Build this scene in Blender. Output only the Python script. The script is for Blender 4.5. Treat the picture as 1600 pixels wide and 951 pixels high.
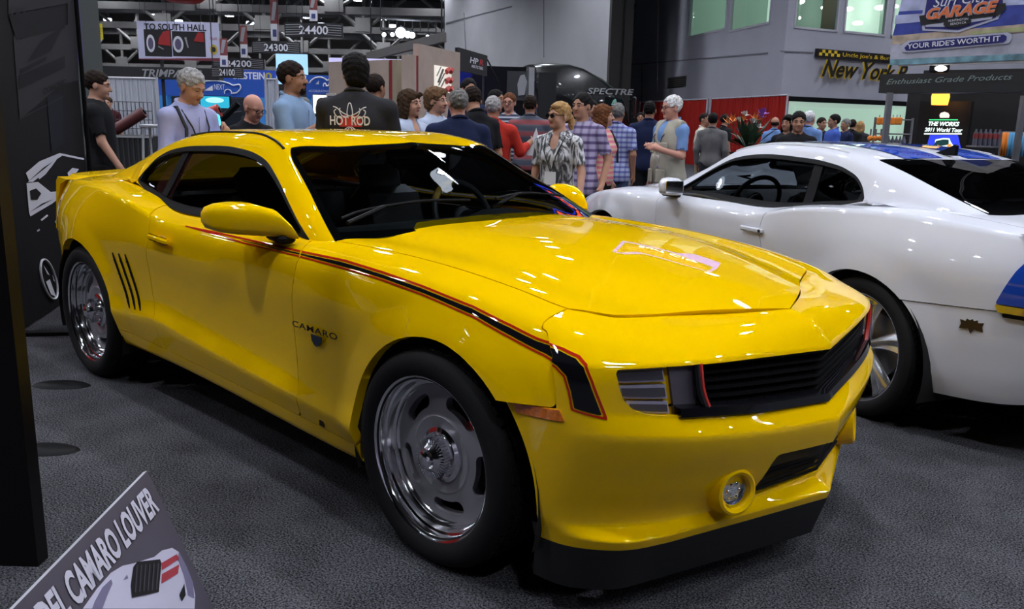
import bpy, math, random
import numpy as np
from mathutils import Vector, Matrix
random.seed(7); rng = np.random.RandomState(7)
S = bpy.context.scene
COL = S.collection
for o in list(bpy.data.objects): bpy.data.objects.remove(o)

# ------------------------------------------------------------------ camera
IMG_W, IMG_H, FPX = 1600., 951., 1320.
CAM = np.array([1.9506, -2.5772, 1.4299]); YAW, PITCH, ROLL = 2.3299, 0.2123, 0.0228
def cam_axes():
    cy, sy, cp, sp = math.cos(YAW), math.sin(YAW), math.cos(PITCH), math.sin(PITCH)
    f = np.array([cy*cp, sy*cp, -sp]); r = np.array([sy, -cy, 0.]); u = np.cross(r, f)
    cr, sr = math.cos(ROLL), math.sin(ROLL)
    return cr*r + sr*u, -sr*r + cr*u, f
AR, AU, AF = cam_axes()
def ray(u, v): return AF + AR*(u-IMG_W/2)/FPX - AU*(v-IMG_H/2)/FPX
def at(u, v, d): return CAM + ray(u, v)*d              # point at depth d (metres along the view axis)
def on_z(u, v, z=0.): r = ray(u, v); return CAM + r*((z-CAM[2])/r[2])
def on_y(u, v, y): r = ray(u, v); return CAM + r*((y-CAM[1])/r[1])
def z_at(u, v, P):                                       # height of pixel (u,v) above the ground point P (vertical line through P)
    r = ray(u, v); h = np.array([P[0]-CAM[0], P[1]-CAM[1]]); t = h@h/(r[:2]@h); return CAM[2]+r[2]*t
cd = bpy.data.cameras.new('camera'); cam = bpy.data.objects.new('camera', cd); COL.objects.link(cam)
cd.sensor_fit = 'HORIZONTAL'; cd.sensor_width = 36.; cd.lens = 36.*FPX/IMG_W; cd.clip_start = .05; cd.clip_end = 400
M = Matrix(((AR[0], AU[0], -AF[0], CAM[0]), (AR[1], AU[1], -AF[1], CAM[1]), (AR[2], AU[2], -AF[2], CAM[2]), (0, 0, 0, 1)))
cam.matrix_world = M
S.camera = cam
# ------------------------------------------------------------------ world, exposure
W = bpy.data.worlds.new('hall_ambient'); S.world = W; W.use_nodes = True
bg = W.node_tree.nodes['Background']; bg.inputs[0].default_value = (.72, .76, 1., 1); bg.inputs[1].default_value = .02
S.view_settings.view_transform = 'Standard'; S.view_settings.look = 'None'
S.view_settings.exposure = 1.62; S.view_settings.gamma = 1.; S.view_settings.use_curve_mapping = False
try:
    S.cycles.use_denoising = True; S.cycles.max_bounces = 8; S.cycles.transparent_max_bounces = 16
    S.cycles.sample_clamp_indirect = 6.; S.cycles.caustics_reflective = False; S.cycles.caustics_refractive = False
except Exception: pass
LAMP_L = 165.                                             # radiance of the high-bay lamps of the hall

# ------------------------------------------------------------------ materials
_m = {}
EMK = .36                                                # signs and screens are dim beside the hall lamps
def mat(name, col=(.5, .5, .5), rough=.5, metal=0., coat=0., emit=None, es=1., noise=0., nscale=20., bump=0., bscale=200., spec=.5, coatr=.03, ncoord='Object'):
    if name in _m: return _m[name]
    m = bpy.data.materials.new(name); m.use_nodes = True; nt = m.node_tree; p = nt.nodes['Principled BSDF']
    p.inputs['Base Color'].default_value = (*col, 1); p.inputs['Roughness'].default_value = rough
    p.inputs['Metallic'].default_value = metal; p.inputs['Coat Weight'].default_value = coat; p.inputs['Coat Roughness'].default_value = coatr
    p.inputs['Specular IOR Level'].default_value = spec
    if emit is not None:
        p.inputs['Emission Color'].default_value = (*emit, 1); p.inputs['Emission Strength'].default_value = es if name == 'lamp_white' else es*EMK
    if noise > 0 or bump > 0:
        tc = nt.nodes.new('ShaderNodeTexCoord')
    if noise > 0:
        n = nt.nodes.new('ShaderNodeTexNoise'); n.inputs['Scale'].default_value = nscale; n.inputs['Detail'].default_value = 4
        nt.links.new(tc.outputs[ncoord], n.inputs['Vector'])
        r = nt.nodes.new('ShaderNodeValToRGB'); r.color_ramp.elements[0].position = .3; r.color_ramp.elements[1].position = .7
        r.color_ramp.elements[0].color = (*[max(0, c*(1-noise)) for c in col], 1); r.color_ramp.elements[1].color = (*[min(1, c*(1+noise)) for c in col], 1)
        nt.links.new(n.outputs['Fac'], r.inputs['Fac']); nt.links.new(r.outputs['Color'], p.inputs['Base Color'])
    if bump > 0:
        n2 = nt.nodes.new('ShaderNodeTexNoise'); n2.inputs['Scale'].default_value = bscale; nt.links.new(tc.outputs[ncoord], n2.inputs['Vector'])
        b = nt.nodes.new('ShaderNodeBump'); b.inputs['Strength'].default_value = bump; b.inputs['Distance'].default_value = .01
        nt.links.new(n2.outputs['Fac'], b.inputs['Height']); nt.links.new(b.outputs['Normal'], p.inputs['Normal'])
    _m[name] = m; return m
def glass(name, tint=.3, col=(1, 1, 1), rough=0., ior=1.5):
    if name in _m: return _m[name]
    m = bpy.data.materials.new(name); m.use_nodes = True; nt = m.node_tree; nt.nodes.clear()
    o = nt.nodes.new('ShaderNodeOutputMaterial'); mx = nt.nodes.new('ShaderNodeMixShader'); t = nt.nodes.new('ShaderNodeBsdfTransparent')
    g = nt.nodes.new('ShaderNodeBsdfGlossy'); fr = nt.nodes.new('ShaderNodeFresnel'); fr.inputs['IOR'].default_value = ior
    t.inputs[0].default_value = (*[c*tint for c in col], 1); g.inputs['Roughness'].default_value = rough
    nt.links.new(fr.outputs[0], mx.inputs[0]); nt.links.new(t.outputs[0], mx.inputs[1]); nt.links.new(g.outputs[0], mx.inputs[2]); nt.links.new(mx.outputs[0], o.inputs[0])
    _m[name] = m; return m
def pattern(name, kind, cols, scale, axis='Z', rough=.8, scale2=None):
    """cloth with stripes / plaid / leafy print, in object coordinates"""
    if name in _m: return _m[name]
    m = mat(name, cols[0], rough); nt = m.node_tree; p = nt.nodes['Principled BSDF']
    tc = nt.nodes.new('ShaderNodeTexCoord')
    def wave(ax, sc):
        w = nt.nodes.new('ShaderNodeTexWave'); w.bands_direction = ax; w.inputs['Scale'].default_value = sc
        nt.links.new(tc.outputs['Object'], w.inputs['Vector']); return w
    def ramp(stops, src):
        r = nt.nodes.new('ShaderNodeValToRGB'); e = r.color_ramp.elements; r.color_ramp.interpolation = 'CONSTANT'
        while len(e) > 1: e.remove(e[-1])
        e[0].position = stops[0][0]; e[0].color = (*stops[0][1], 1)
        for q, c in stops[1:]: k = e.new(q); k.color = (*c, 1)
        nt.links.new(src, r.inputs['Fac']); return r
    if kind == 'stripes':
        w = wave(axis, scale); n = len(cols)
        r = ramp([(i/n, c) for i, c in enumerate(cols)], w.outputs['Fac']); nt.links.new(r.outputs[0], p.inputs['Base Color'])
    elif kind == 'plaid':
        a = wave('Z', scale); b = wave('Y', scale2 or scale)
        ra = ramp([(0, cols[0]), (.55, cols[1]), (.8, cols[2])], a.outputs['Fac']); rb = ramp([(0, cols[0]), (.6, cols[1]), (.85, cols[2])], b.outputs['Fac'])
        mx = nt.nodes.new('ShaderNodeMix'); mx.data_type = 'RGBA'; mx.blend_type = 'MULTIPLY'; mx.inputs[0].default_value = .75
        nt.links.new(ra.outputs[0], mx.inputs[6]); nt.links.new(rb.outputs[0], mx.inputs[7]); nt.links.new(mx.outputs[2], p.inputs['Base Color'])
    elif kind == 'print':
        n = nt.nodes.new('ShaderNodeTexNoise'); n.inputs['Scale'].default_value = scale; n.inputs['Detail'].default_value = 1; n.inputs['Distortion'].default_value = 2.5
        mp = nt.nodes.new('ShaderNodeMapping'); mp.inputs['Scale'].default_value = (1, 1, .35); nt.links.new(tc.outputs['Object'], mp.inputs[0]); nt.links.new(mp.outputs[0], n.inputs['Vector'])
        r = ramp([(0, cols[0]), (.44, cols[1]), (.54, cols[2])], n.outputs['Fac']); nt.links.new(r.outputs[0], p.inputs['Base Color'])
    return m

# ------------------------------------------------------------------ object helpers
def link(o, parent=None):
    COL.objects.link(o)
    if parent is not None: o.parent = parent
    return o
def tag(o, label=None, cat=None, group=None, kind=None):
    if label: o['label'] = label
    if cat: o['category'] = cat
    if group: o['group'] = group
    if kind: o['kind'] = kind
    return o
def empty(name, loc=(0, 0, 0), rz=0., label=None, cat=None, group=None):
    o = bpy.data.objects.new(name, None); o.empty_display_size = .1; link(o); o.location = loc; o.rotation_euler = (0, 0, rz)
    return tag(o, label, cat, group)
def mesh(name, V, F, m, parent=None, smooth=True, sharp=None, mi=None):
    me = bpy.data.meshes.new(name)
    V = np.asarray(V, float)[:, :3]
    me.from_pydata(V.tolist(), [], [list(map(int, f)) for f in F])
    ms = m if isinstance(m, (list, tuple)) else [m]
    for k in ms: me.materials.append(k)
    if mi is not None: me.polygons.foreach_set('material_index', np.asarray(mi, np.int32))
    if smooth:
        me.polygons.foreach_set('use_smooth', [True]*len(me.polygons))
        if sharp: me.set_sharp_from_angle(angle=math.radians(sharp))
    me.update()
    return link(bpy.data.objects.new(name, me), parent)
class MB:
    """collects boxes, tubes, lathes, prisms into one mesh"""
    def __init__(s): s.V = []; s.F = []
    def add(s, V, F):
        n = len(s.V); s.V += [tuple(map(float, v)) for v in V]; s.F += [[int(i)+n for i in f] for f in F]; return s
    def box(s, c, d, R=None, bev=0.):
        hx, hy, hz = d[0]/2, d[1]/2, d[2]/2
        if bev > 0:
            V = []; b = bev
            for z, q in ((-hz, b), (-hz+b, 0), (hz-b, 0), (hz, b)):
                x, y = hx-q, hy-q; k = b if q == 0 else b*.5
                V += [(-x+k, -y, z), (x-k, -y, z), (x, -y+k, z), (x, y-k, z), (x-k, y, z), (-x+k, y, z), (-x, y-k, z), (-x, -y+k, z)]
            F = [list(range(8))[::-1], list(range(24, 32))]
            for r in range(3):
                for i in range(8): j = (i+1) % 8; F.append([r*8+i, r*8+j, r*8+8+j, r*8+8+i])
        else:
            V = [(x, y, z) for z in (-hz, hz) for y in (-hy, hy) for x in (-hx, hx)]
            F = [[0, 2, 3, 1], [4, 5, 7, 6], [0, 1, 5, 4], [2, 6, 7, 3], [0, 4, 6, 2], [1, 3, 7, 5]]
        V = np.array(V)
        if R is not None: V = V@np.asarray(R).T
        return s.add(V+np.asarray(c), F)
    def tube(s, pts, r, n=8, closed=False, cap=True):
        P = np.asarray(pts, float); m = len(P); rr = np.broadcast_to(np.asarray(r, float), (m,))
        T = np.roll(P, -1, 0)-np.roll(P, 1, 0)
        if not closed: T[0] = P[1]-P[0]; T[-1] = P[-1]-P[-2]
        T /= np.linalg.norm(T, axis=1)[:, None]+1e-12
        up = np.array([0, 0, 1.]) if abs(T[0][2]) < .9 else np.array([1., 0, 0])
        N = np.cross(T[0], up); N /= np.linalg.norm(N); V = []
        for i in range(m):
            N = N-T[i]*(N@T[i]); N /= np.linalg.norm(N)+1e-12; B = np.cross(T[i], N)
            for k in range(n):
                a = 2*math.pi*k/n; V.append(P[i]+rr[i]*(math.cos(a)*N+math.sin(a)*B))
        F = []
        for i in range(m if closed else m-1):
            for k in range(n):
                j = (i+1) % m; q = (k+1) % n; F.append([i*n+k, i*n+q, j*n+q, j*n+k])
        if cap and not closed: F += [list(range(n))[::-1], list(range((m-1)*n, m*n))]
        return s.add(V, F)
    def lathe(s, prof, n=48, axis='Y', c=(0, 0, 0), cap=False):
        """prof: (radius, along) pairs; spun about the axis through c"""
        V = []
        for r, h in prof:
            for k in range(n):
                a = 2*math.pi*k/n; x, y = r*math.cos(a), r*math.sin(a)
                V.append((x, h, y) if axis == 'Y' else (x, y, h) if axis == 'Z' else (h, x, y))
        F = []
        for i in range(len(prof)-1):
            for k in range(n): q = (k+1) % n; F.append([i*n+k, (i+1)*n+k, (i+1)*n+q, i*n+q] if axis == 'Y' else [i*n+k, i*n+q, (i+1)*n+q, (i+1)*n+k])
        if cap: F += [list(range(n)), list(range((len(prof)-1)*n, len(prof)*n))[::-1]]
        return s.add(np.array(V)+np.asarray(c), F)
    def prism(s, poly, h, O=(0, 0, 0), X=(1, 0, 0), Y=(0, 1, 0)):
        """polygon in the plane (X,Y) through O, extruded h along X x Y"""
        X = np.asarray(X, float); Y = np.asarray(Y, float); Z = np.cross(X, Y); n = len(poly)
        V = [np.asarray(O)+X*a+Y*b for a, b in poly]; V += [v+Z*h for v in V]
        F = [list(range(n))[::-1], list(range(n, 2*n))]+[[i, (i+1) % n, n+(i+1) % n, n+i] for i in range(n)]
        return s.add(V, F)
    def ell(s, c, r, nu=12, nv=8, R=None):
        V = []; F = []
        for j in range(nv+1):
            t = math.pi*j/nv
            for i in range(nu): a = 2*math.pi*i/nu; V.append((r[0]*math.sin(t)*math.cos(a), r[1]*math.sin(t)*math.sin(a), r[2]*math.cos(t)))
        V = np.array(V)
        if R is not None: V = V@np.asarray(R).T
        for j in range(nv):
            for i in range(nu): q = (i+1) % nu; F.append([j*nu+i, (j+1)*nu+i, (j+1)*nu+q, j*nu+q])
        return s.add(V+np.asarray(c), F)
    def build(s, name, m, parent=None, smooth=True, sharp=40): return mesh(name, np.array(s.V), s.F, m, parent, smooth, sharp)
def rotz(a): c, s = math.cos(a), math.sin(a); return np.array([[c, -s, 0], [s, c, 0], [0, 0, 1.]])
def roty(a): c, s = math.cos(a), math.sin(a); return np.array([[c, 0, s], [0, 1, 0], [-s, 0, c]])
def rotx(a): c, s = math.cos(a), math.sin(a); return np.array([[1, 0, 0], [0, c, -s], [0, s, c]])
def text_mesh(name, s, size, m, parent, O, X, Y, depth=.004, bold=0., shear=0., sx=1., align='CENTER', spacing=1.):
    """lettering as a thin mesh: baseline frame O, direction X, up Y; size = height of the capitals"""
    cu = bpy.data.curves.new(name, 'FONT'); cu.body = s; cu.size = 1.; cu.align_x = align; cu.shear = shear; cu.offset = bold; cu.space_character = spacing
    cu.extrude = .0; cu.resolution_u = 3
    to = bpy.data.objects.new(name, cu); COL.objects.link(to)
    bpy.context.view_layer.update()
    me = bpy.data.meshes.new_from_object(to.evaluated_get(bpy.context.evaluated_depsgraph_get())); bpy.data.objects.remove(to); bpy.data.curves.remove(cu)
    n = len(me.vertices); co = np.empty(n*3); me.vertices.foreach_get('co', co); co = co.reshape(-1, 3); k = size/.69
    X = np.asarray(X, float); Y = np.asarray(Y, float); Z = np.cross(X, Y)
    F = [list(p.vertices) for p in me.polygons]; bpy.data.meshes.remove(me)
    P = np.asarray(O)+co[:, :1]*k*sx*X+co[:, 1:2]*k*Y+Z*depth
    return mesh(name, P, F, m, parent, smooth=False)
from mathutils.bvhtree import BVHTree
# ------------------------------------------------------------------ surface tools
def pchip(xk, yk):
    xk = np.asarray(xk, float); yk = np.asarray(yk, float); o = np.argsort(xk); xk = xk[o]; yk = yk[o]
    h = np.diff(xk); d = np.diff(yk)/h; n = len(xk); m = np.zeros(n)
    if n == 2: m[:] = d[0]
    else:
        for i in range(1, n-1):
            if d[i-1]*d[i] > 0:
                w1 = 2*h[i]+h[i-1]; w2 = h[i]+2*h[i-1]; m[i] = (w1+w2)/(w1/d[i-1]+w2/d[i])
        m[0] = d[0]; m[-1] = d[-1]
    def f(x):
        x = np.clip(np.asarray(x, float), xk[0], xk[-1]); i = np.clip(np.searchsorted(xk, x)-1, 0, n-2); t = (x-xk[i])/h[i]
        return (2*t**3-3*t**2+1)*yk[i]+(t**3-2*t**2+t)*h[i]*m[i]+(-2*t**3+3*t**2)*yk[i+1]+(t**3-t**2)*h[i]*m[i+1]
    return f
def smoothline(xk, yk):
    """natural-ish C1 cubic (Catmull-Rom tangents), smoother than pchip"""
    xk = np.asarray(xk, float); yk = np.asarray(yk, float); o = np.argsort(xk); xk = xk[o]; yk = yk[o]
    h = np.diff(xk); d = np.diff(yk)/h; n = len(xk); m = np.zeros(n); m[0] = d[0]; m[-1] = d[-1]
    for i in range(1, n-1): m[i] = (h[i]*d[i-1]+h[i-1]*d[i])/(h[i]+h[i-1])
    def f(x):
        x = np.clip(np.asarray(x, float), xk[0], xk[-1]); i = np.clip(np.searchsorted(xk, x)-1, 0, n-2); t = (x-xk[i])/h[i]
        return (2*t**3-3*t**2+1)*yk[i]+(t**3-2*t**2+t)*h[i]*m[i]+(-2*t**3+3*t**2)*yk[i+1]+(t**3-t**2)*h[i]*m[i+1]
    return f
class Loft:
    """surface through feature rows; row r is a curve P_r(s); between rows a cubic in the row index, broken at crease rows"""
    def __init__(s, rows, crease, interp=smoothline, dims=None):
        s.f = []
        for r in rows:
            r = np.array(r, float); s.f.append([interp(r[:, 0], r[:, k]) for k in range(1, r.shape[1])])
        s.crease = crease; s.n = len(rows); s.nd = len(s.f[0])
    def ctrl(s, xs): return np.stack([np.stack([g(xs) for g in r], -1) for r in s.f], 1)      # (nx, nrow, nd)
    def eval(s, xs, vs):
        xs = np.asarray(xs, float); P = s.ctrl(xs); nx, n, nd = P.shape
        full = np.concatenate([P, xs[:, None, None]*np.ones((1, n, 1))], 2) if nd == 2 else P
        ch = np.linalg.norm(np.diff(P, axis=1), axis=2)+1e-6                                    # (nx,n-1)
        d = np.diff(P, axis=1)/ch[..., None]
        mi = np.zeros_like(P); mo = np.zeros_like(P)
        mi[:, 0] = mo[:, 0] = d[:, 0]; mi[:, -1] = mo[:, -1] = d[:, -1]
        for i in range(1, n-1):
            h0, h1 = ch[:, i-1, None], ch[:, i, None]; sm = (h1*d[:, i-1]+h0*d[:, i])/(h0+h1)
            w = s.crease.get(i, 0.); w = w(xs)[:, None] if callable(w) else w
            mi[:, i] = sm*(1-w)+d[:, i-1]*w; mo[:, i] = sm*(1-w)+d[:, i]*w
        out = np.empty((nx, len(vs), nd))
        for k, v in enumerate(vs):
            i = min(int(v), n-2); t = v-i; h = ch[:, i, None]
            out[:, k] = (2*t**3-3*t**2+1)*P[:, i]+(t**3-2*t**2+t)*h*mo[:, i]+(-2*t**3+3*t**2)*P[:, i+1]+(t**3-t**2)*h*mi[:, i+1]
        return out
def grid(nu, nv, flip=False):
    a = (np.arange(nu-1)[:, None]*nv+np.arange(nv-1)[None]).ravel()
    q = np.stack([a, a+nv, a+nv+1, a+1], 1)
    return (q[:, ::-1] if flip else q).tolist()
def clip(V, F, f):
    """keep the part of the mesh where f >= 0 (V may carry extra columns)"""
    V = np.asarray(V, float); f = np.asarray(f, float); newV = []; cache = {}; out = []; n = len(V); pos = f >= 0
    for face in F:
        p = [pos[i] for i in face]
        if all(p): out.append(list(face)); continue
        if not any(p): continue
        g = []
        for a, b in zip(face, list(face[1:])+[face[0]]):
            if pos[a]: g.append(a)
            if pos[a] != pos[b]:
                k = (a, b) if a < b else (b, a)
                if k not in cache:
                    t = f[k[0]]/(f[k[0]]-f[k[1]]); t = min(max(t, .0001), .9999)
                    cache[k] = n+len(newV); newV.append(V[k[0]]*(1-t)+V[k[1]]*t)
                g.append(cache[k])
        if len(g) >= 3: out.append(g)
    V2 = np.vstack([V]+[np.array(newV)]) if newV else V
    used = sorted({i for g in out for i in g}); mp = {o: k for k, o in enumerate(used)}
    return V2[used] if used else V2[:0], [[mp[i] for i in g] for g in out]
def sdpoly(P, poly):
    """signed distance to a polygon, positive inside"""
    P = np.asarray(P, float); A = np.asarray(poly, float); B = np.roll(A, -1, 0)
    d = np.full(len(P), 1e9); ins = np.zeros(len(P), bool)
    for a, b in zip(A, B):
        e = b-a; w = P-a; t = np.clip((w@e)/(e@e+1e-15), 0, 1); d = np.minimum(d, np.linalg.norm(w-t[:, None]*e, axis=1))
        c1 = (a[1] <= P[:, 1]) & (b[1] > P[:, 1]); c2 = (a[1] > P[:, 1]) & (b[1] <= P[:, 1]); cr = e[0]*w[:, 1]-e[1]*w[:, 0]
        ins ^= (c1 & (cr > 0)) | (c2 & (cr < 0))
    return np.where(ins, d, -d)
def spl(pts, n=8, closed=False):
    """Catmull-Rom polyline through the points"""
    P = np.asarray(pts, float); m = len(P); out = []
    for i in range(m if closed else m-1):
        p0 = P[(i-1) % m] if closed or i > 0 else 2*P[0]-P[1]; p1 = P[i]; p2 = P[(i+1) % m]; p3 = P[(i+2) % m] if closed or i+2 < m else 2*P[-1]-P[-2]
        for k in range(n):
            t = k/n; out.append(.5*(2*p1+(p2-p0)*t+(2*p0-5*p1+4*p2-p3)*t*t+(3*p1-p0-3*p2+p3)*t**3))
    if not closed: out.append(P[-1])
    return np.array(out)
def vnormals(V, F):
    N = np.zeros((len(V), 3))
    for g in F:
        a, b, c = V[g[0]], V[g[1]], V[g[2]]; nn = np.cross(b-a, c-a)
        if len(g) > 3: nn = nn+np.cross(V[g[2]]-a, V[g[3]]-a)
        for i in g: N[i] += nn
    return N/(np.linalg.norm(N, axis=1)[:, None]+1e-12)
def flange(V, F, depth):
    """turned-in edge along the open boundary, on vertices of its own"""
    V = V[:, :3]; E = {}
    for g in F:
        for a, b in zip(g, g[1:]+g[:1]):
            if (b, a) in E: del E[(b, a)]
            else: E[(a, b)] = 1
    N = vnormals(V, F); ids = sorted({i for e in E for i in e}); mp = {o: k for k, o in enumerate(ids)}; n = len(V); m = len(ids)
    V2 = np.vstack([V, V[ids], V[ids]-N[ids]*depth]) if m else V
    F2 = [list(g) for g in F]+[[n+mp[b], n+mp[a], n+m+mp[a], n+m+mp[b]] for a, b in E]
    return V2, F2
def panel(name, V, F, m, parent, side=1, depth=.012, sharp=None):
    """panel built on the +y half; side=-1 mirrors it; side=0 joins both halves into one"""
    V = np.asarray(V)[:, :3]; F = [list(g) for g in F]
    if depth > 0: V, F = flange(V, F, depth)
    if side == -1: V = V*[1, -1, 1]; F = [g[::-1] for g in F]
    return mesh(name, V, F, m, parent, sharp=sharp)
def both(V, F):
    """mirror across y=0 and weld the seam"""
    V = np.asarray(V)[:, :3].copy(); n = len(V); mid = np.abs(V[:, 1]) < 1e-5; idx = np.arange(n)+n; idx[mid] = np.where(mid)[0]
    return np.vstack([V, V*[1, -1, 1]]), [list(g) for g in F]+[[int(idx[i]) for i in g][::-1] for g in F]
def orient(V, F, outward):
    """flip the faces if their mean normal points against `outward`"""
    V = np.asarray(V); s = 0.
    for g in F[::7] or F: s += np.cross(V[g[1]][:3]-V[g[0]][:3], V[g[2]][:3]-V[g[0]][:3])@np.asarray(outward, float)
    return F if s >= 0 else [list(g)[::-1] for g in F]
# ------------------------------------------------------------------ the coupe body (x forward from the front axle, y left, z up)
BODY_ROWS = [
 [(-3.80,.46,.34),(-3.3,.68,.26),(-2.3,.76,.25),(-.4,.78,.215),(.2,.78,.22),(.8,.66,.24)],
 [(-3.80,.57,.35),(-3.6,.70,.29),(-3.3,.815,.258),(-2.85,.882,.262),(-2.3,.882,.272),(-1.8,.882,.276),(-1.25,.882,.263),(-.9,.882,.249),(-.37,.882,.235),(.2,.88,.24),(.8,.78,.26)],
 [(-3.80,.605,.43),(-3.6,.73,.39),(-3.3,.842,.365),(-2.85,.905,.355),(-2.3,.899,.345),(-1.8,.897,.335),(-.88,.896,.312),(-.4,.896,.296),(.2,.895,.30),(.8,.79,.33)],
 [(-3.80,.63,.52),(-3.6,.745,.49),(-3.3,.855,.465),(-2.85,.924,.455),(-2.28,.924,.445),(-1.92,.924,.476),(-1.7,.923,.456),(-.82,.920,.394),(-.4,.917,.366),(0,.914,.37),(.5,.903,.40),(.8,.79,.42)],
 [(-3.80,.64,.58),(-3.6,.755,.56),(-3.3,.862,.545),(-2.85,.927,.54),(-2.28,.914,.53),(-1.92,.903,.55),(-1.7,.901,.535),(-.82,.900,.475),(-.4,.905,.45),(0,.914,.47),(.5,.905,.50),(.8,.79,.50)],
 [(-3.80,.655,.68),(-3.6,.762,.68),(-3.3,.866,.68),(-2.85,.930,.68),(-2.4,.921,.68),(-2.0,.902,.67),(-1.4,.894,.65),(-.8,.895,.63),(-.4,.903,.63),(0,.912,.64),(.5,.905,.64),(.8,.79,.62)],
 [(-3.80,.65,.87),(-3.6,.755,.87),(-3.3,.860,.87),(-2.85,.928,.88),(-2.4,.924,.87),(-2.0,.912,.84),(-1.4,.905,.82),(-.8,.903,.81),(-.4,.904,.81),(0,.904,.81),(.4,.897,.79),(.8,.77,.75)],
 [(-3.80,.61,.99),(-3.6,.69,1.015),(-3.3,.775,1.045),(-2.86,.850,1.063),(-2.5,.886,1.044),(-2.22,.896,1.012),(-1.98,.886,.962),(-1.5,.884,.942),(-.8,.878,.936),(-.4,.872,.930),(0,.868,.915),(.2,.864,.900),(.42,.842,.868),(.8,.70,.82)],
 [(-3.80,.53,1.01),(-3.6,.595,1.035),(-3.0,.67,1.078),(-2.6,.70,1.065),(-2.2,.755,1.030),(-1.95,.800,.990),(-1.5,.812,.984),(-.85,.800,.980),(-.6,.770,.984),(-.3,.752,.978),(0,.745,.960),(.25,.735,.930),(.41,.720,.902),(.6,.62,.872),(.8,.50,.84)],
 [(-3.80,.38,1.03),(-3.0,.45,1.085),(-2.0,.5,1.0),(-.7,.60,.992),(-.3,.58,.987),(0,.56,.970),(.3,.53,.929),(.5,.47,.892),(.8,.30,.842)],
 [(-3.80,.22,1.035),(-3.0,.25,1.09),(-2.0,.3,1.0),(-.7,.45,1.015),(-.3,.43,1.013),(0,.40,.997),(.3,.37,.954),(.6,.28,.893),(.8,.20,.845)],
 [(-3.80,0,1.04),(-3.0,0,1.095),(-2,0,1.0),(-.7,0,1.030),(-.3,0,1.028),(0,0,1.012),(.3,0,.968),(.6,0,.905),(.756,0,.857),(.9,0,.80)]]
BODY = Loft(BODY_ROWS, {1: .6, 2: .5, 3: .75, 7: lambda x: np.clip((-1.8-x)/.25, 0, 1)*.8, 10: .15})
CAN_ROWS = [
 [(-.40,.85,.86),(-.82,.845,.93),(-1.6,.85,.94),(-2.0,.84,.945),(-2.3,.81,.98),(-2.6,.775,1.01),(-3.35,.70,.98)],
 [(-.40,.83,.825),(-.60,.815,.91),(-.82,.802,.977),(-1.6,.805,.990),(-1.9,.790,.991),(-2.1,.770,1.006),(-2.3,.740,1.038),(-2.45,.716,1.062),(-2.54,.700,1.081),(-2.8,.672,1.082),(-3.35,.62,1.01)],
 [(-.40,.82,.83),(-.60,.81,.915),(-.80,.801,.978),(-.90,.783,1.025),(-.985,.76,1.070),(-1.195,.700,1.188),(-1.31,.672,1.240),(-1.42,.656,1.266),(-1.62,.645,1.286),(-1.93,.636,1.283),(-2.168,.632,1.267),(-2.355,.637,1.232),(-2.46,.650,1.188),(-2.525,.672,1.135),(-2.56,.690,1.10),(-2.8,.655,1.098),(-3.35,.60,1.015)],
 [(-.40,.81,.835),(-.60,.80,.925),(-.72,.79,.983),(-.85,.765,1.050),(-.97,.728,1.112),(-1.1,.690,1.178),(-1.2,.660,1.228),(-1.31,.636,1.278),(-1.5,.612,1.317),(-1.9,.596,1.327),(-2.2,.594,1.310),(-2.5,.602,1.245),(-2.8,.612,1.152),(-3.05,.612,1.09),(-3.35,.58,1.02)],
 [(-.40,.80,.84),(-.60,.795,.93),(-.692,.778,.985),(-.85,.735,1.075),(-.97,.695,1.137),(-1.058,.668,1.182),(-1.151,.643,1.232),(-1.273,.609,1.296),(-1.45,.572,1.340),(-1.8,.548,1.354),(-2.1,.542,1.343),(-2.4,.542,1.300),(-2.6,.545,1.250),(-2.9,.555,1.160),(-3.2,.56,1.070),(-3.35,.55,1.025)],
 [(-.40,.42,.945),(-.55,.41,1.005),(-.754,.40,1.104),(-.995,.37,1.222),(-1.2,.34,1.312),(-1.35,.32,1.348),(-1.8,.30,1.371),(-2.1,.29,1.360),(-2.4,.29,1.322),(-2.6,.29,1.272),(-2.9,.30,1.180),(-3.2,.3,1.092),(-3.35,.3,1.04)],
 [(-.40,0,.965),(-.55,0,1.040),(-.754,0,1.142),(-.995,0,1.258),(-1.16,0,1.328),(-1.3,0,1.354),(-1.7,0,1.376),(-2.0,0,1.370),(-2.3,0,1.344),(-2.6,0,1.279),(-2.9,0,1.188),(-3.2,0,1.10),(-3.35,0,1.045)]]
CAN = Loft(CAN_ROWS, {1: .7, 2: .7, 4: .35})
ARCH_F, ARCH_R = (.045, .347, .428), (-2.835, .338, .432)
def body_pts(xs, vs):
    P = BODY.eval(xs, vs); X = np.broadcast_to(xs[:, None], P.shape[:2]); Y = P[..., 0].copy(); Z = P[..., 1]
    for xc, zc, R in (ARCH_F, ARCH_R):                       # flared wheel-arch lips
        d = np.hypot(X-xc, Z-zc)-R; k = np.clip(1-d/.105, 0, 1); Y += np.where(vs[None, :] < 7, .016*k**1.0*(d > -.3), 0)*np.clip((Z-.25)/.1, 0, 1)
    V = np.broadcast_to(vs[None, :], X.shape)
    return np.stack([X, Y, Z, V], -1).reshape(-1, 4)
def can_pts(xs, vs):
    P = CAN.eval(xs, vs); X = np.broadcast_to(xs[:, None], P.shape[:2]); V = np.broadcast_to(vs[None, :], X.shape)
    return np.stack([X, P[..., 0], P[..., 1], V], -1).reshape(-1, 4)
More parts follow.
